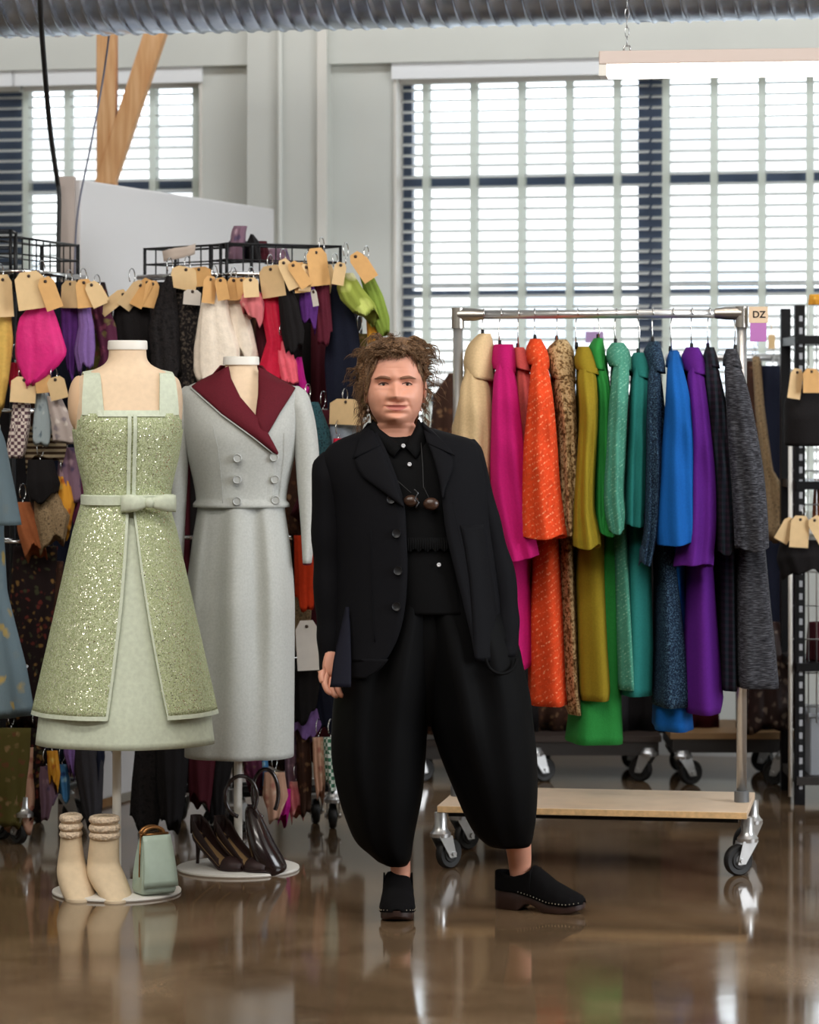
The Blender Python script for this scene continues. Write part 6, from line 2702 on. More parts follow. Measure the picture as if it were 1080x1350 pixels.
fb = fabric
SILKS = {
    'yellow': fb('yellow_silk', 'plain', [(222, 182, 96)], 0.5), 'pink': fb('hot_pink_silk', 'plain', [(214, 40, 120)], 0.25, rough=0.5),
    'purple': fb('violet_silk', 'plain', [(86, 42, 112)], 0.5), 'lilac': fb('lilac_silk', 'plain', [(122, 92, 150)], 0.5),
    'plum': fb('plum_print', 'floral', [(84, 36, 60), (142, 72, 92), (110, 96, 60)], 1.2), 'olive': fb('olive_rust_print', 'floral', [(96, 88, 44), (118, 76, 52), (150, 122, 84)], 1.5),
    'black': fb('black_chiffon', 'plain', [(22, 19, 20)], 0.6), 'fuzz': fb('black_fringe', 'tweed', [(12, 11, 12), (34, 30, 30), (22, 20, 22)], 0.4, bump=1.0),
    'lace': fb('black_sequin_lace', 'tweed', [(18, 16, 17), (30, 26, 26), (92, 82, 72)], 0.6, bump=0.6), 'cream': fb('cream_silk', 'plain', [(236, 222, 204)], 0.4, rough=0.6),
    'blush': fb('blush_ruffle', 'floral', [(206, 112, 116), (226, 160, 150), (150, 60, 76)], 0.9), 'red': fb('crimson_silk', 'plain', [(196, 18, 56)], 0.5, rough=0.5),
    'salmon': fb('salmon_silk', 'plain', [(232, 96, 112)], 0.5, rough=0.5), 'magenta': fb('magenta_silk', 'plain', [(178, 24, 126)], 0.5), 'burg': fb('burgundy_silk', 'plain', [(88, 28, 44)], 0.5),
    'navy': fb('dark_navy', 'plain', [(18, 22, 38)], 0.6), 'lime': fb('lime_print', 'floral', [(140, 152, 66), (190, 200, 110), (214, 216, 170)], 0.6), 'green': fb('leaf_green_silk', 'plain', [(126, 148, 62)], 0.5),
    'amber': fb('amber_print', 'floral', [(214, 150, 50), (230, 190, 96), (178, 92, 36)], 1.4), 'hound': fb('houndstooth', 'check', [(214, 200, 190), (92, 66, 74)], 1.0), 'grey': fb('grey_print', 'floral', [(178, 164, 158), (140, 130, 134), (206, 196, 188)], 1.6),
    'bluelace': fb('blue_grey_print', 'floral', [(160, 172, 176), (96, 112, 122), (206, 210, 206)], 1.2), 'stripe': fb('brown_stripe', 'band', [(66, 48, 34), (178, 160, 130)], 1.2), 'brown': fb('dark_brown_print', 'floral', [(58, 36, 26), (84, 54, 36), (118, 88, 62)], 1.6),
    'rust': fb('rust_suede', 'plain', [(158, 92, 56)], 0.5), 'dkfloral': fb('dark_floral', 'floral', [(30, 18, 18), (98, 40, 34), (128, 96, 52), (60, 60, 40)], 1.9), 'charcoal': fb('charcoal_cloth', 'plain', [(52, 50, 54)], 0.6),
    'peach': fb('peach_print', 'floral', [(206, 160, 136), (176, 116, 100), (222, 196, 170)], 1.3), 'blue': fb('bright_blue_print', 'floral', [(70, 128, 178), (40, 70, 120), (140, 180, 200)], 1.6), 'orange': fb('red_orange_felt', 'plain', [(206, 60, 26)], 0.5),
    'denim': fb('grey_denim', 'plain', [(132, 142, 154)], 0.8), 'teal': fb('teal_lace', 'tweed', [(20, 44, 52), (48, 84, 92), (24, 30, 38)], 0.6), 'gingham': fb('green_gingham', 'check', [(206, 214, 204), (60, 110, 84)], 0.9),
    'mauve': fb('mauve_print', 'floral', [(124, 96, 112), (170, 140, 150), (84, 70, 96)], 1.2), 'aqua': fb('grey_blue_floral', 'floral', [(106, 124, 134), (106, 124, 134), (112, 128, 136), (110, 124, 130), (172, 150, 92)], 0.85), 'tan': fb('tan_tweed', 'tweed', [(118, 96, 70), (160, 136, 104), (86, 70, 52)], 0.8),
    'wine': fb('dark_wine', 'plain', [(66, 18, 28)], 0.6),
}
S = SILKS
MA, MD = M_MANILA, M_MANILA_DK
DA, DB = 10.1, 10.25
R_ = lambda *a, **k: rag(*a, **k)
UP = 'tagged scraps along the upper tier'
# upper tier, left to right
R_('scarf', 'pale yellow scarf cut off by the left edge, under a manila tag', 'scarf', [(404, -14, 14), (450, -18, 18), (500, -14, 12), (540, -12, 6)], DA, S['yellow'], [(3, 362, 22, 56, -4, MA)], UP, seed=2)
R_('scarf', 'hot pink pointed silk scarf under a wide manila tag at upper left', 'scarf', [(398, 44, 66), (420, 24, 74), (440, 20, 80), (465, 19, 87), (480, 22, 78), (497, 30, 60), (510, 36, 44)], DA - 0.03, S['pink'], [(37, 358, 38, 50, -8, MA), (58, 366, 22, 44, -20, MD)], UP, seed=3, hem=0.004)
R_('scarf', 'violet silk scarf right of the hot pink one', 'scarf', [(396, 80, 102), (430, 79, 106), (470, 84, 100), (490, 88, 98)], DA + 0.05, S['purple'], [(93, 370, 26, 36, 2, MA)], UP, seed=4)
R_('scarf', 'lilac ruffled scarf hanging in front of the white partition', 'scarf', [(398, 102, 118), (430, 104, 124), (460, 98, 126), (484, 104, 124)], DA + 0.02, S['lilac'], [(110, 368, 22, 38, -6, MD), (119, 372, 20, 34, -24, MA)], UP, seed=5)
R_('scarf', 'plum and rust patterned scarf sloping to the right of the lilac one', 'scarf', [(392, 118, 138), (430, 126, 154), (470, 134, 158), (500, 126, 150)], DA + 0.12, S['plum'], [(124, 376, 16, 26, -30, MA)], UP, seed=6)
R_('scarf', 'olive print drape showing beside the mannequin neck at left', 'scarf', [(440, 122, 142), (480, 116, 152), (520, 100, 160)], DA + 0.18, S['olive'], (), UP, seed=7)
R_('collar_piece', 'black chiffon piece under the fan of thin manila tags', 'accessory', [(398, 152, 196), (420, 150, 198), (450, 152, 200), (480, 160, 196)], DB, S['black'], [(166, 385, 18, 42, 52, MA), (188, 372, 18, 42, 38, MA), (196, 368, 18, 40, 26, MD), (202, 370, 18, 36, 8, MD)], UP, seed=8)
R_('shawl', 'shaggy black fringed shawl left of the cream silk', 'shawl', [(364, 220, 228), (385, 210, 232), (430, 196, 236), (470, 200, 238), (520, 198, 240)], DB - 0.06, S['fuzz'], (), UP, seed=9, hem=0.03)
R_('shawl', 'black sequin lace shawl with two manila tags and a white slip', 'shawl', [(376, 232, 262), (420, 228, 266), (480, 230, 262), (520, 236, 258)], DB - 0.02, S['lace'], [(246, 352, 36, 30, 12, MA), (262, 352, 32, 26, -4, MD), (254, 382, 22, 20, 4, M_PAPER)], UP, seed=10)
R_('scarf', 'black scarf with a pale underside beneath the shaggy shawl', 'scarf', [(470, 200, 240), (520, 206, 236), (560, 210, 240)], DB + 0.05, S['tan'], (), UP, seed=11)
R_('scarf', 'cream silk scarf hanging in stiff folds above the grey suit', 'scarf', [(382, 268, 298), (420, 262, 304), (460, 257, 316), (490, 257, 316), (506, 262, 310)], DB - 0.10, S['cream'], [(278, 364, 16, 36, 6, MD), (290, 366, 16, 30, -10, MD)], UP, seed=12)
R_('scarf', 'ivory ruffled scarf just right of the cream silk', 'scarf', [(390, 298, 318), (430, 298, 332), (460, 296, 340), (480, 300, 334)], DB - 0.07, S['cream'], [(308, 366, 16, 30, 0, MD), (318, 366, 16, 28, -8, MD)], UP, seed=13, hem=0.02)
R_('ruffle_collar', 'blush pink ruffled collar above the burgundy lapel', 'collar', [(384, 320, 342), (400, 316, 348), (418, 320, 346)], DB - 0.11, S['blush'], [(330, 366, 20, 26, -4, MA)], UP, seed=14, dep=0.04)
R_('scarf', 'crimson silk scarf under an upright manila tag', 'scarf', [(386, 344, 368), (420, 346, 374), (450, 352, 376), (500, 336, 378)], DB - 0.08, S['red'], [(356, 350, 32, 42, -8, MA)], UP, seed=15)
R_('scarf', 'dark red scarf with orange edge hanging behind the mannequin neck cap', 'scarf', [(420, 338, 356), (470, 336, 362), (540, 340, 366)], DB - 0.03, S['wine'], (), UP, seed=16)
R_('scarf', 'salmon silk panel hanging below the crimson scarf', 'scarf', [(450, 362, 382), (480, 366, 392), (506, 372, 395)], DB - 0.09, S['salmon'], (), UP, seed=17, hem=0.003)
R_('scarf', 'magenta silk tail beside the salmon panel', 'scarf', [(460, 382, 396), (500, 386, 402), (520, 392, 408)], DB - 0.06, S['magenta'], (), UP, seed=18, hem=0.004)
R_('bow_tie', 'black long bow tie under slanted manila tags', 'tie', [(370, 366, 380), (400, 368, 394), (440, 372, 402), (464, 378, 400)], DB - 0.12, S['black'], [(372, 342, 17, 42, -24, MA), (384, 346, 17, 38, -34, MD)], UP, seed=19)
R_('scarf', 'violet silk knot with a small white slip, right of the black bow tie', 'scarf', [(376, 396, 414), (400, 395, 420), (428, 398, 416)], DB - 0.10, S['purple'], [(394, 346, 18, 40, -6, MD), (404, 348, 16, 36, 4, MA), (413, 382, 8, 22, -10, M_PAPER)], UP, seed=20)
R_('scarf', 'burgundy silk scarf under the tallest orange tag', 'scarf', [(372, 414, 434), (410, 414, 436), (445, 418, 438)], DB - 0.08, S['burg'], [(416, 327, 26, 50, -8, MD)], UP, seed=21)
R_('shawl', 'dark navy shawl behind the head at the rack end', 'shawl', [(376, 432, 452), (420, 432, 470), (480, 428, 478), (540, 432, 470)], DB - 0.02, S['navy'], [(432, 348, 18, 38, 8, MA)], UP, seed=22)
R_('scarf', 'lime green print scarf at the right end of the upper tier', 'scarf', [(360, 446, 466), (380, 444, 478), (400, 450, 494), (416, 464, 499)], DB - 0.10, S['lime'], [(450, 346, 16, 30, 10, MA), (466, 334, 20, 42, -34, MD)], UP, seed=23)
R_('scarf', 'long leaf green scarf slanting down at the very end of the rack', 'scarf', [(362, 474, 492), (390, 482, 506), (420, 490, 514), (442, 502, 514)], DB - 0.06, S['green'], [(474, 338, 16, 34, -32, MD)], UP, seed=24, hem=0.004)
R_('scarf', 'amber orange print scarf below the lime green one', 'scarf', [(414, 482, 500), (440, 484, 502), (462, 486, 504)], DB - 0.02, S['amber'], (), UP, seed=25)
R_('scarf', 'green and gold print scarf showing beside the curly hair', 'scarf', [(440, 462, 486), (480, 462, 482), (540, 466, 484)], DB + 0.02, S['olive'], (), UP, seed=26)
# cloth heaped in the basket
for k, (lab, rows, m_) in enumerate((('brown snakeskin print cloth sticking up from the wire basket', [(298, 308, 326), (306, 305, 324), (345, 300, 322)], 'mauve'), ('black velvet peak of cloth in the wire basket', [(309, 330, 334), (318, 326, 341), (345, 324, 345)], 'black'),
                                     ('dark cloth bundle filling the left of the wire basket', [(318, 302, 326), (346, 298, 330)], 'navy'), ('dark brown patterned cloth in the wire basket above the crimson scarf', [(318, 338, 352), (346, 332, 356)], 'wine'),
                                     ('grey and plum printed bundle at the right of the wire basket', [(328, 352, 378), (348, 350, 384)], 'mauve'))):
    R_('folded_cloth', lab, 'cloth', rows, 10.62 + 0.03 * k, S[m_], (), 'cloth heaped in the wire basket', hook=(0, -1), ragged=False, dep=0.05, seed=40 + k)
# paper strip on a basket
tp_ = MB()
A = [P(x, y, 10.52) for x, y in ((214, 331), (230, 327), (246, 325), (258, 321))]
Bq = [P(x, y, 10.51) for x, y in ((216, 345), (230, 342), (246, 339), (257, 335))]
tp_.patch(A, Bq, 3)
tag(tp_.build('paper_strip', solid_mat('beige_paper', srgb(190, 174, 162), 0.8), solid=0.002), 'beige paper strip clipped along the basket edge', 'paper')

# second tier and below, left side
MID = 'scraps on the middle tiers at the left'
R_('sleeve_sample', 'black and cream houndstooth sleeve under a manila tag', 'accessory', [(526, 18, 40), (560, 14, 40), (596, 8, 34), (604, 10, 30)], DA, S['hound'], [(32, 497, 32, 34, 4, MA)], MID, seed=50, ragged=False)
R_('collar_piece', 'blue-grey lace print collar next to the houndstooth sleeve', 'collar', [(514, 48, 62), (550, 44, 72), (576, 42, 70)], DA + 0.02, S['bluelace'], [(56, 492, 20, 26, -6, MD)], MID, seed=51)
R_('collar_piece', 'pale grey map-like printed collar under a pale tag', 'collar', [(522, 62, 80), (560, 68, 98), (584, 70, 101)], DA - 0.02, S['grey'], [(72, 497, 24, 30, -14, MA)], MID, seed=52, hem=0.002)
R_('scarf', 'red silk tip peeking out beneath the pink scarf', 'scarf', [(478, 14, 26), (500, 12, 26), (522, 16, 24)], DA + 0.10, S['red'], (), MID, seed=53)
R_('scarf', 'violet and blue scarf end above the grey map print', 'scarf', [(470, 50, 74), (500, 54, 68), (520, 56, 66)], DA + 0.08, S['purple'], (), MID, seed=54)
R_('vest', 'brown and beige striped knit beneath the blue-grey collar', 'vest', [(560, 34, 84), (590, 30, 86), (612, 32, 80)], DA + 0.08, S['stripe'], (), MID, seed=55)
fill = []
L2 = [
    ('bag', 'small black velvet bag hanging under the striped knit', 'black', [(606, 36, 70), (640, 34, 78), (660, 40, 76)]),
    ('scarf', 'green and brown plaid scarf bunched beside the mint skirt', 'tan', [(640, 44, 70), (680, 46, 92), (718, 54, 84)]),
    ('scarf', 'rust suede triangle hanging low on the left rack', 'rust', [(662, 20, 40), (700, 24, 56), (732, 34, 62)]),
    ('scarf', 'amber and rust print drape next to the mint belt', 'amber', [(628, 76, 92), (660, 72, 100), (700, 70, 92)]),
    ('blouse', 'black and white flecked blouse near the mint bodice', 'mauve', [(590, 78, 100), (630, 76, 108), (650, 80, 110)]),
    ('scarf', 'mauve ribbon bundle hanging beside the mint bodice', 'plum', [(625, 98, 110), (650, 98, 114), (680, 94, 108)]),
    ('skirt', 'dark floral skirt with gold and red blooms behind the mint skirt', 'dkfloral', [(720, 18, 76), (800, 14, 70), (880, 12, 62), (960, 10, 54)]),
    ('skirt', 'dark brown leaf print skirt hanging left of the mint hem', 'brown', [(740, 50, 84), (820, 44, 78), (900, 30, 66), (960, 28, 60)]),
]
for k, (nm, lab, m_, rows) in enumerate(L2):
    R_(nm, lab, nm, rows, DA + 0.03 + 0.02 * k, S[m_], (), MID, seed=60 + k, dep=0.04)
# grey-blue floral dress cut off at the left edge (nearer)
gd = thing('floral_dress', 'grey-blue dress with gold flowers cut off at the left edge', 'dress', P(0, 942, 9.55))
mb = MB()
rr = []
for i in range(31):
    y = 560 + (942 - 560) * i / 30
    xl, xr = interp([(560, -60, 0), (640, -62, 6), (700, -64, 4), (780, -70, 8), (880, -84, 32), (942, -92, 42)], y)
    g = i / 30
    rr.append(prow(y, xl, xr, 9.6, 0.07 + 0.07 * g, 0.07 + 0.07 * g, 40, 2.2, (0.02 + 0.06 * g, 7, 1.0)))
c_ = sum(rr[-1], Vector()) / 40
rr.append([c_ + (p - c_) * 0.9 + Vector((0, 0, 0.04)) for p in rr[-1]])
mb.loft(rr)
mb.build('dress_body', S['aqua'], gd)
mb = MB()
rr = []
for i in range(21):
    y = 556 + (692 - 556) * i / 20
    xl, xr = interp([(556, -20, -4), (580, -22, 6), (620, -18, 14), (660, -14, 22), (692, -12, 28)], y)
    rr.append(prow(y, xl, xr, 9.5, 0.05, 0.05, 26, 2.2, (0.03, 4, 2)))
c_ = sum(rr[-1], Vector()) / 26
rr.append([c_ + (p - c_) * 0.86 for p in rr[-1]])
rr.append([c_ + (p - c_) * 0.8 + Vector((0, 0, 0.04)) for p in rr[-1]])
mb.loft(rr)
mb.build('sleeve', S['aqua'], gd)

# bottom tier under the mint skirt and beside the grey suit
LOW = 'scraps along the bottom tier'
low = [
    ('scarf', 'gold and green floral drape low at the left edge', 'olive', [(960, -10, 40), (1040, -12, 36), (1082, -8, 30)]),
    ('scarf', 'pale flowered drape nearest the caster at lower left', 'peach', [(985, 8, 44), (1050, 6, 48), (1092, 4, 40)]),
    ('scarf', 'dark brown floral drape under the mint hem', 'dkfloral', [(960, 28, 66), (1040, 30, 60), (1075, 34, 56)]),
    ('scarf', 'lilac satin triangle with tiny studs below the mint hem', 'lilac', [(968, 82, 104), (995, 84, 102), (1020, 92, 98)]),
    ('scarf', 'blue dotted scrap below the mint hem', 'blue', [(1008, 76, 88), (1030, 76, 92), (1050, 78, 92)]),
    ('scarf', 'amber gold scrap below the mint hem', 'amber', [(990, 62, 76), (1020, 64, 80), (1036, 66, 76)]),
    ('scarf', 'mauve and white printed scrap hanging lowest by the boots', 'mauve', [(1010, 50, 72), (1050, 52, 76), (1070, 54, 70)]),
    ('scarf', 'charcoal pinstripe panel hanging to the right of the lilac triangle', 'charcoal', [(968, 100, 126), (1010, 98, 136), (1060, 108, 134), (1092, 116, 128)]),
    ('scarf', 'navy pointed panel beside the white pole', 'navy', [(968, 118, 136), (1000, 120, 138), (1030, 126, 134)]),
    ('fringe_skirt', 'long black fringed skirt between the two stands', 'fuzz', [(960, 180, 222), (1030, 174, 218), (1082, 172, 214)]),
    ('fringe_skirt', 'black tasselled shawl just right of the fringed skirt', 'black', [(960, 206, 250), (1030, 208, 246), (1088, 214, 238)]),
    ('scarf', 'dark wine panel showing under the grey skirt hem', 'wine', [(975, 246, 290), (1030, 248, 284), (1060, 252, 278)]),
    ('scarf', 'black panel low behind the dark pumps', 'black', [(975, 272, 312), (1040, 270, 300), (1078, 276, 296)]),
    ('scarf', 'magenta plaid scrap below the grey skirt hem', 'plum', [(985, 318, 344), (1020, 322, 348), (1040, 328, 344)]),
    ('scarf', 'blue print scrap behind the dark handbag handles', 'blue', [(985, 334, 352), (1010, 336, 354), (1030, 340, 350)]),
    ('scarf', 'peach and red flowered scrap beside the dark handbag', 'peach', [(1018, 348, 376), (1050, 346, 380), (1072, 352, 372)]),
    ('scarf', 'magenta satin strip hanging lowest beside the dark handbag', 'magenta', [(1040, 366, 384), (1064, 364, 384), (1084, 366, 378)]),
]
for k, (nm, lab, m_, rows) in enumerate(low):
    R_(nm, lab, 'scarf' if nm == 'scarf' else 'skirt', rows, DB - 0.05 + 0.016 * (k % 5), S[m_], (), LOW, seed=90 + k, dep=0.035)
# the strip between the grey suit and the black jacket, top to bottom
GAP = 'pieces hanging between the grey suit and the black jacket'
gap = [
    ('blouse', 'teal lace blouse showing over the grey suit shoulder', 'teal', [(530, 392, 420), (570, 398, 436), (640, 402, 444), (680, 404, 440)], DB - 0.12, ()),
    ('blouse', 'dark wine blouse between the teal lace and the denim piece', 'wine', [(540, 412, 440), (600, 416, 446), (680, 384, 440)], DB - 0.04, ()),
    ('denim_piece', 'grey denim piece under a manila tag beside the woman\'s shoulder', 'denim', [(556, 436, 474), (590, 434, 478), (620, 436, 478)], DB - 0.08, [(456, 526, 42, 34, 2, MA)]),
    ('felt_piece', 'small scarlet felt piece at the black jacket shoulder', 'red', [(578, 440, 452), (600, 438, 454), (640, 438, 454)], DB - 0.11, ()),
    ('scarf', 'dark brown print scarf behind the grey cuff', 'brown', [(600, 376, 412), (680, 378, 416), (712, 384, 412)], DB + 0.04, ()),
    ('felt_bag', 'red-orange felt bag below the grey cuff', 'orange', [(706, 388, 414), (750, 389, 414), (794, 390, 414)], DB - 0.09, ()),
    ('scarf', 'tan feathered piece below the red-orange bag', 'tan', [(786, 386, 412), (820, 388, 410), (850, 388, 404)], DB - 0.02, ()),
    ('bag', 'black leather pouch below the white card', 'black', [(868, 384, 424), (910, 386, 420), (944, 388, 416)], DB - 0.07, ()),
    ('scarf', 'lavender grey print scrap below the black pouch', 'lilac', [(934, 384, 418), (956, 386, 424), (972, 388, 414)], DB - 0.04, ()),
    ('scarf', 'navy dotted scrap beside the jacket hem', 'navy', [(890, 412, 440), (930, 414, 446), (960, 420, 444)], DB - 0.02, ()),
    ('scarf', 'dusty pink silk strip beside the black trousers', 'peach', [(972, 412, 428), (1020, 414, 430), (1050, 418, 428)], DB - 0.06, ()),
    ('scarf', 'green gingham scrap against the black trousers', 'gingham', [(972, 426, 446), (1010, 428, 446), (1032, 430, 444)], DB - 0.08, ()),
    ('scarf', 'dark brown leather strip next to the dusty pink silk', 'brown', [(960, 390, 408), (1020, 392, 412), (1064, 394, 410)], DB - 0.03, ()),
    ('scarf', 'mauve floral strip nearest the grey skirt hem', 'mauve', [(960, 376, 396), (1010, 376, 394), (1050, 378, 392)], DB, ()),
    ('scarf', 'blush floral scrap low beside the rack caster', 'blush', [(1030, 380, 402), (1056, 380, 406), (1076, 384, 400)], DB - 0.02, ()),
]
for k, (nm, lab, m_, rows, d_, tg_) in enumerate(gap):
    R_(nm, lab, {'denim_piece': 'accessory', 'felt_piece': 'accessory', 'felt_bag': 'bag'}.get(nm, nm), rows, d_, S[m_], tg_, GAP, seed=130 + k, dep=0.03)
cd = thing('hang_tag', 'large blank white card hanging between the grey skirt and the black sleeve', 'tag', P(402, 886, DB - 0.14))
tag_card(cd, 404, 818, 30, 66, -3, DB - 0.14, M_PAPER)

# dark long garments added behind the racks so bright gaps read dark
BACK = 'dark garments on the rear rails'
bk = [(-40, 40, 'black', 'long black garment at the left edge behind the floral skirts'), (24, 74, 'brown', 'long dark brown garment behind the houndstooth sleeve'), (60, 116, 'navy', 'long navy garment behind the grey map print collar'),
      (100, 150, 'dkfloral', 'long dark floral garment behind the mint dress shoulder'), (186, 230, 'black', 'long black garment in the gap right of the mint dress'), (216, 262, 'wine', 'long dark wine garment behind the grey sleeve'),
      (250, 300, 'black', 'long black garment behind the suit\'s burgundy collar'), (290, 340, 'navy', 'long navy garment behind the suit mannequin neck'), (330, 384, 'brown', 'long brown print garment behind the salmon silk panel'),
      (370, 420, 'black', 'long black garment behind the teal lace blouse'), (408, 456, 'wine', 'long dark wine garment behind the denim piece'), (440, 480, 'black', 'long black garment right behind the curly head')]
for k, (x0, x1, m_, lab) in enumerate(bk):
    xa = 3
    R_('long_garment', lab, 'garment', [(372, x0 + 12, x1 - 12), (400, x0 + 2, x1 - 2), (700, x0, x1), (985 + (k % 3) * 14, x0 - 3, x1 + 3)], 10.62 + 0.05 * (k % 2), S[m_], (), BACK, seed=170 + k, dep=0.05, hook=(0, -1))

# ------------------------------------------------------------------ right side: wire shelf unit, dark rack behind
sd_ = 11.2
sx0, sx1 = P(1056, 500, sd_).x, P(1230, 500, sd_).x
sh = thing('shelf_unit', 'black slotted-post wire shelf unit cut off by the right edge', 'shelf', ((sx0 + sx1) / 2, sd_ + 0.2, 0))
zt_ = zrow(402, sd_)
for px in (sx0, sx1):
    for dy in (0.0, 0.42):
        mb = MB()
        mb.box((px, sd_ + dy + 0.016, zt_ / 2), (0.036, 0.003, zt_))
        mb.box((px - 0.018 * (1 if px == sx0 else -1), sd_ + dy + 0.034, zt_ / 2), (0.003, 0.036, zt_))
        po = mb.build('slotted_post', M_WIRE, sh, smooth=False)
        if dy == 0.0 and px == sx0:
            mb = MB()
            mb.box((px + 0.002, sd_ + 0.0137, zt_ / 2), (0.012, 0.002, zt_ - 0.08))
            mb.build('slot_pattern', fabric('slotted_strip', 'band', [(34, 34, 36), (176, 178, 184)], 0.48, rough=0.5, sheen=0, bump=0), po, smooth=False)
for y in (448, 640, 880, 1030):
    z_ = zrow(y, sd_)
    mb = MB()
    mb.box(((sx0 + sx1) / 2, sd_ + 0.22, z_), (sx1 - sx0 + 0.03, 0.44, 0.03))
    mb.build('shelf_board', M_WIRE if y != 1030 else solid_mat('dark_shelf', srgb(40, 34, 30), 0.6), sh, smooth=False)
mb = MB()
k = 0
while sx0 - 0.028 + k * 0.03 < sx1:
    x_ = sx0 + 0.035 + k * 0.03
    mb.tube([(x_, sd_ + 0.05, 0.3), (x_, sd_ + 0.05, zt_)], 0.0026, 5)
    k += 1
z_ = 0.36
while z_ < zt_:
    mb.tube([(sx0 - 0.03, sd_ + 0.048, z_), (sx1, sd_ + 0.048, z_)], 0.0026, 5)
    z_ += 0.125
mb.build('grid_panel', M_STEEL, sh)
mb = MB()
mb.tube([(sx0 - 0.034, sd_ + 0.03, 0.03), (sx0 - 0.034, sd_ + 0.03, zrow(580, sd_))], 0.0085, 10)
mb.build('white_edge_rod', M_WHITE, sh)
RG = 'pieces on the wire shelf unit'
R_('bag', 'black boxy bag under manila tags on the wire shelf unit', 'bag', [(512, 1040, 1090), (530, 1034, 1092), (584, 1034, 1092), (588, 1036, 1090)], 11.0, S['black'], [(1052, 486, 18, 40, 8, MA), (1070, 486, 24, 32, 0, MD)], RG, seed=200, ragged=False, fold=0.01, dep=0.08)
R_('glove_bunch', 'bunch of black gloves under a splay of manila tags', 'gloves', [(712, 1030, 1090), (735, 1026, 1094), (752, 1034, 1086)], 11.0, S['black'], [(1046, 684, 20, 34, 30, MA), (1056, 680, 26, 42, 4, MA), (1072, 682, 22, 38, -30, MA)], RG, seed=201, dep=0.05)
R_('scarf', 'tan and orange piece on the top of the wire shelf unit', 'scarf', [(388, 1068, 1092), (402, 1066, 1094)], 11.1, S['amber'], (), RG, seed=202, hook=(0, -1), ragged=False)
R_('folded_cloth', 'dark maroon folded cloth on the lower shelf at right edge', 'cloth', [(820, 1066, 1096), (870, 1064, 1098)], 11.35, S['wine'], (), RG, seed=203, hook=(0, -1), ragged=False, dep=0.08)
R_('folded_cloth', 'brown leather piece on the middle shelf at right edge', 'cloth', [(632, 1074, 1098), (684, 1073, 1100)], 11.35, S['rust'], (), RG, seed=204, hook=(0, -1), ragged=False, dep=0.08)
mb = MB()
a_, b_ = P(1062, 1024, 11.4), P(1120, 938, 11.4)
mb.box(((a_.x + b_.x) / 2, 11.42, (a_.z + b_.z) / 2), (b_.x - a_.x, 0.3, b_.z - a_.z))
mb.box(((a_.x + b_.x) / 2, 11.42, b_.z), (b_.x - a_.x + 0.02, 0.32, 0.02))
tag(mb.build('plastic_bin', solid_mat('grey_plastic', srgb(150, 154, 160), 0.4), smooth=False, bevel=0.006), 'translucent grey plastic bin on the lowest shelf at right', 'bin')

# rolling racks far behind the coats
def far_rack(label, x0, x1, d, ydeck, wood=True, rail_y=None):
    a, b = P(x0, ydeck, d), P(x1, ydeck, d)
    root = thing('rolling_rack', label, 'rack', ((a.x + b.x) / 2, d, 0))
    mb = MB()
    mb.box(((a.x + b.x) / 2, d + 0.24, a.z - 0.012), (b.x - a.x, 0.5, 0.024))
    mb.build('deck', solid_mat('aged_plywood', srgb(150, 116, 78), 0.6, 0, 0.1, 8) if wood else solid_mat('dark_deck', srgb(56, 44, 38), 0.6), root, smooth=False)
    mb = MB()
    mb.box(((a.x + b.x) / 2, d + 0.24, a.z - 0.05), (b.x - a.x - 0.02, 0.48, 0.055))
    mb.build('under_frame', solid_mat('dark_steel', srgb(62, 58, 56), 0.5, 0.4), root, smooth=False)
    for px in (a.x + 0.08, b.x - 0.08):
        for dy in (0.02, 0.44):
            mbx = caster(root, (px, d + dy, 0), 0.048, 0.4 if px < (a.x + b.x) / 2 else 2.6, 0.036, 0.02)
    zr = H - (rail_y - HOR) * d / F if rail_y else 1.75
    for px in (a.x + 0.03, b.x - 0.03):
        mb = MB()
        mb.tube([(px, d + 0.24, a.z), (px, d + 0.24, zr)], 0.015, 12)
        mb.build('post', M_STEEL, root)
    mb = MB()
    mb.tube([(a.x, d + 0.24, zr), (b.x, d + 0.24, zr)], 0.015, 12)
    mb.build('rail', M_STEEL, root)
    return root


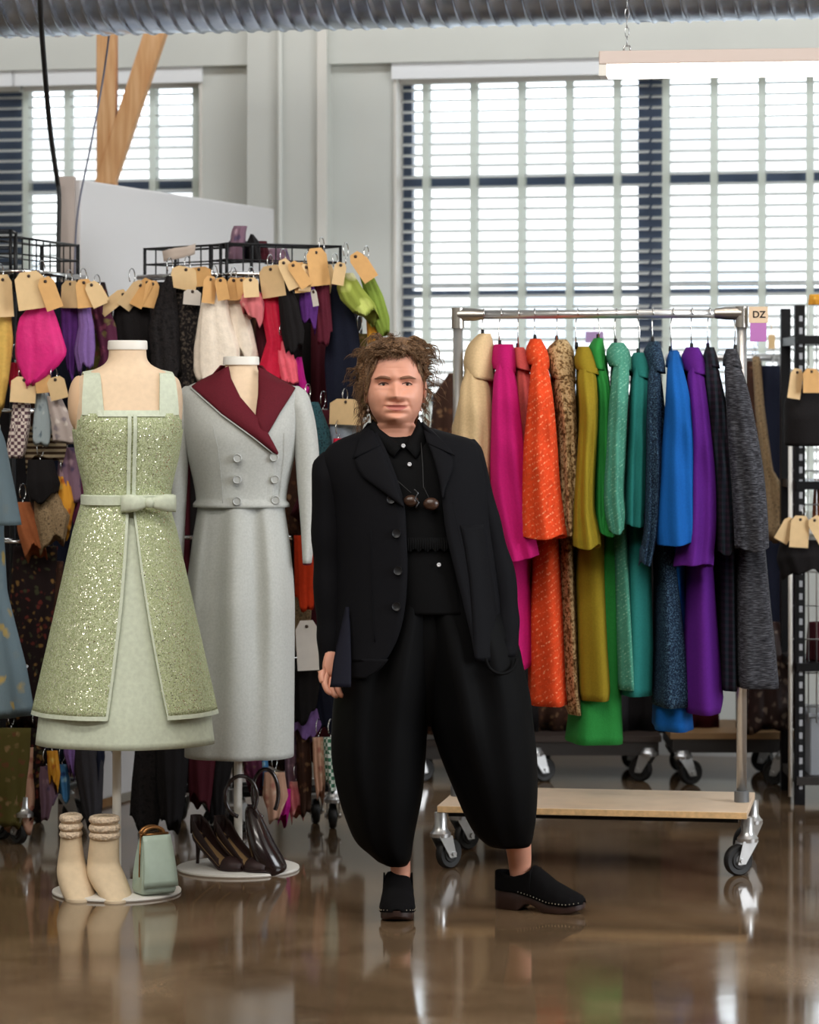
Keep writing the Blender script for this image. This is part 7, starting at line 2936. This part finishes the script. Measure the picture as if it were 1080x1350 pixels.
far_rack('rolling rack with worn plywood deck behind the lower right of the coat rack', 884, 1050, 11.8, 966, True, 470)
far_rack('dark decked rolling rack behind the middle of the coat rack', 690, 872, 11.9, 970, False, 500)
far_rack('dark decked rolling rack behind the woman', 530, 680, 11.9, 975, False, 505)
FARG = 'garments hanging on the far rolling racks'
far = [  # hems drawn low to darken the gap above the decks
    ('coat', 'mottled brown fur coat hanging behind the woman\'s shoulder at the window', 'brown', [(492, 592, 606), (520, 572, 612), (600, 566, 620), (966, 560, 630)], 11.9),
    ('coat', 'tan coat edge hanging between the fur coat and the steel rack post', 'tan', [(520, 600, 625), (600, 596, 640), (900, 590, 650)], 12.1),
    ('coat', 'black coat hanging behind the cream and magenta coats', 'black', [(520, 650, 690), (600, 640, 706), (964, 640, 710)], 12.1),
    ('coat', 'dark brown coat hanging behind the orange coat', 'brown', [(520, 704, 740), (600, 698, 762), (964, 696, 766)], 12.15),
    ('coat', 'dark charcoal coat hanging behind the green coats', 'charcoal', [(520, 768, 804), (600, 758, 824), (966, 756, 828)], 12.1),
    ('coat', 'black coat hanging behind the teal coat', 'black', [(520, 828, 862), (600, 818, 880), (964, 816, 884)], 12.15),
    ('coat', 'dark wine coat hanging behind the purple coat', 'wine', [(520, 880, 920), (600, 876, 946), (962, 874, 950)], 12.05),
    ('coat', 'dark navy coat hanging right of the grey ribbed coat', 'navy', [(482, 1004, 1034), (510, 990, 1050), (700, 984, 1056), (958, 984, 1056)], 12.0),
    ('coat', 'dark brown coat hanging below the mauve sticker', 'brown', [(476, 984, 1004), (520, 974, 1006), (700, 970, 1006), (958, 970, 1008)], 11.95),
]
for k, (nm, lab, m_, rows, d_) in enumerate(far):
    R_('dark_coat', lab, nm, rows, d_, S[m_], (), FARG, seed=220 + k, dep=0.09, ragged=False)
R_('fur_stole', 'brown fur stole dangling from a sleeve right of the grey coat', 'stole', [(470, 992, 1002), (540, 996, 1008), (620, 1006, 1018), (632, 1008, 1026), (680, 1010, 1042), (712, 1012, 1040)], 11.75, S['tan'], (), FARG, seed=240, dep=0.05)
mb = MB()
R_('garment_bag', 'crinkled clear plastic garment bag over dark brown cloth at lower right', 'garment bag', [(820, 1000, 1040), (880, 990, 1048), (958, 986, 1050)], 11.7,
   fabric('plastic_wrapped', 'floral', [(48, 34, 32), (70, 52, 48), (120, 104, 92)], 1.2, rough=0.22, sheen=0), (), FARG, seed=241, dep=0.1, hook=(0, -1))

for lab, x0, x1, y0, y1, d_, m_ in (('lilac paper card hanging behind the green coat on the far rail', 772, 796, 437, 452, 12.05, solid_mat('lilac_card', srgb(168, 140, 182), 0.8)),
                                    ('small tan card hanging on the far rail right of the mauve sticker', 1013, 1022, 441, 460, 11.9, M_MANILA)):
    mb = MB()
    a_, b_ = P(x0, y1, d_), P(x1, y0, d_)
    mb.box(((a_.x + b_.x) / 2, d_, (a_.z + b_.z) / 2), (b_.x - a_.x, 0.003, b_.z - a_.z))
    mb.tube([((a_.x + b_.x) / 2, d_, b_.z), ((a_.x + b_.x) / 2, d_ + 0.02, b_.z + 0.05)], 0.0015, 5)
    tag(mb.build('hang_tag', m_, smooth=False), lab, 'tag')
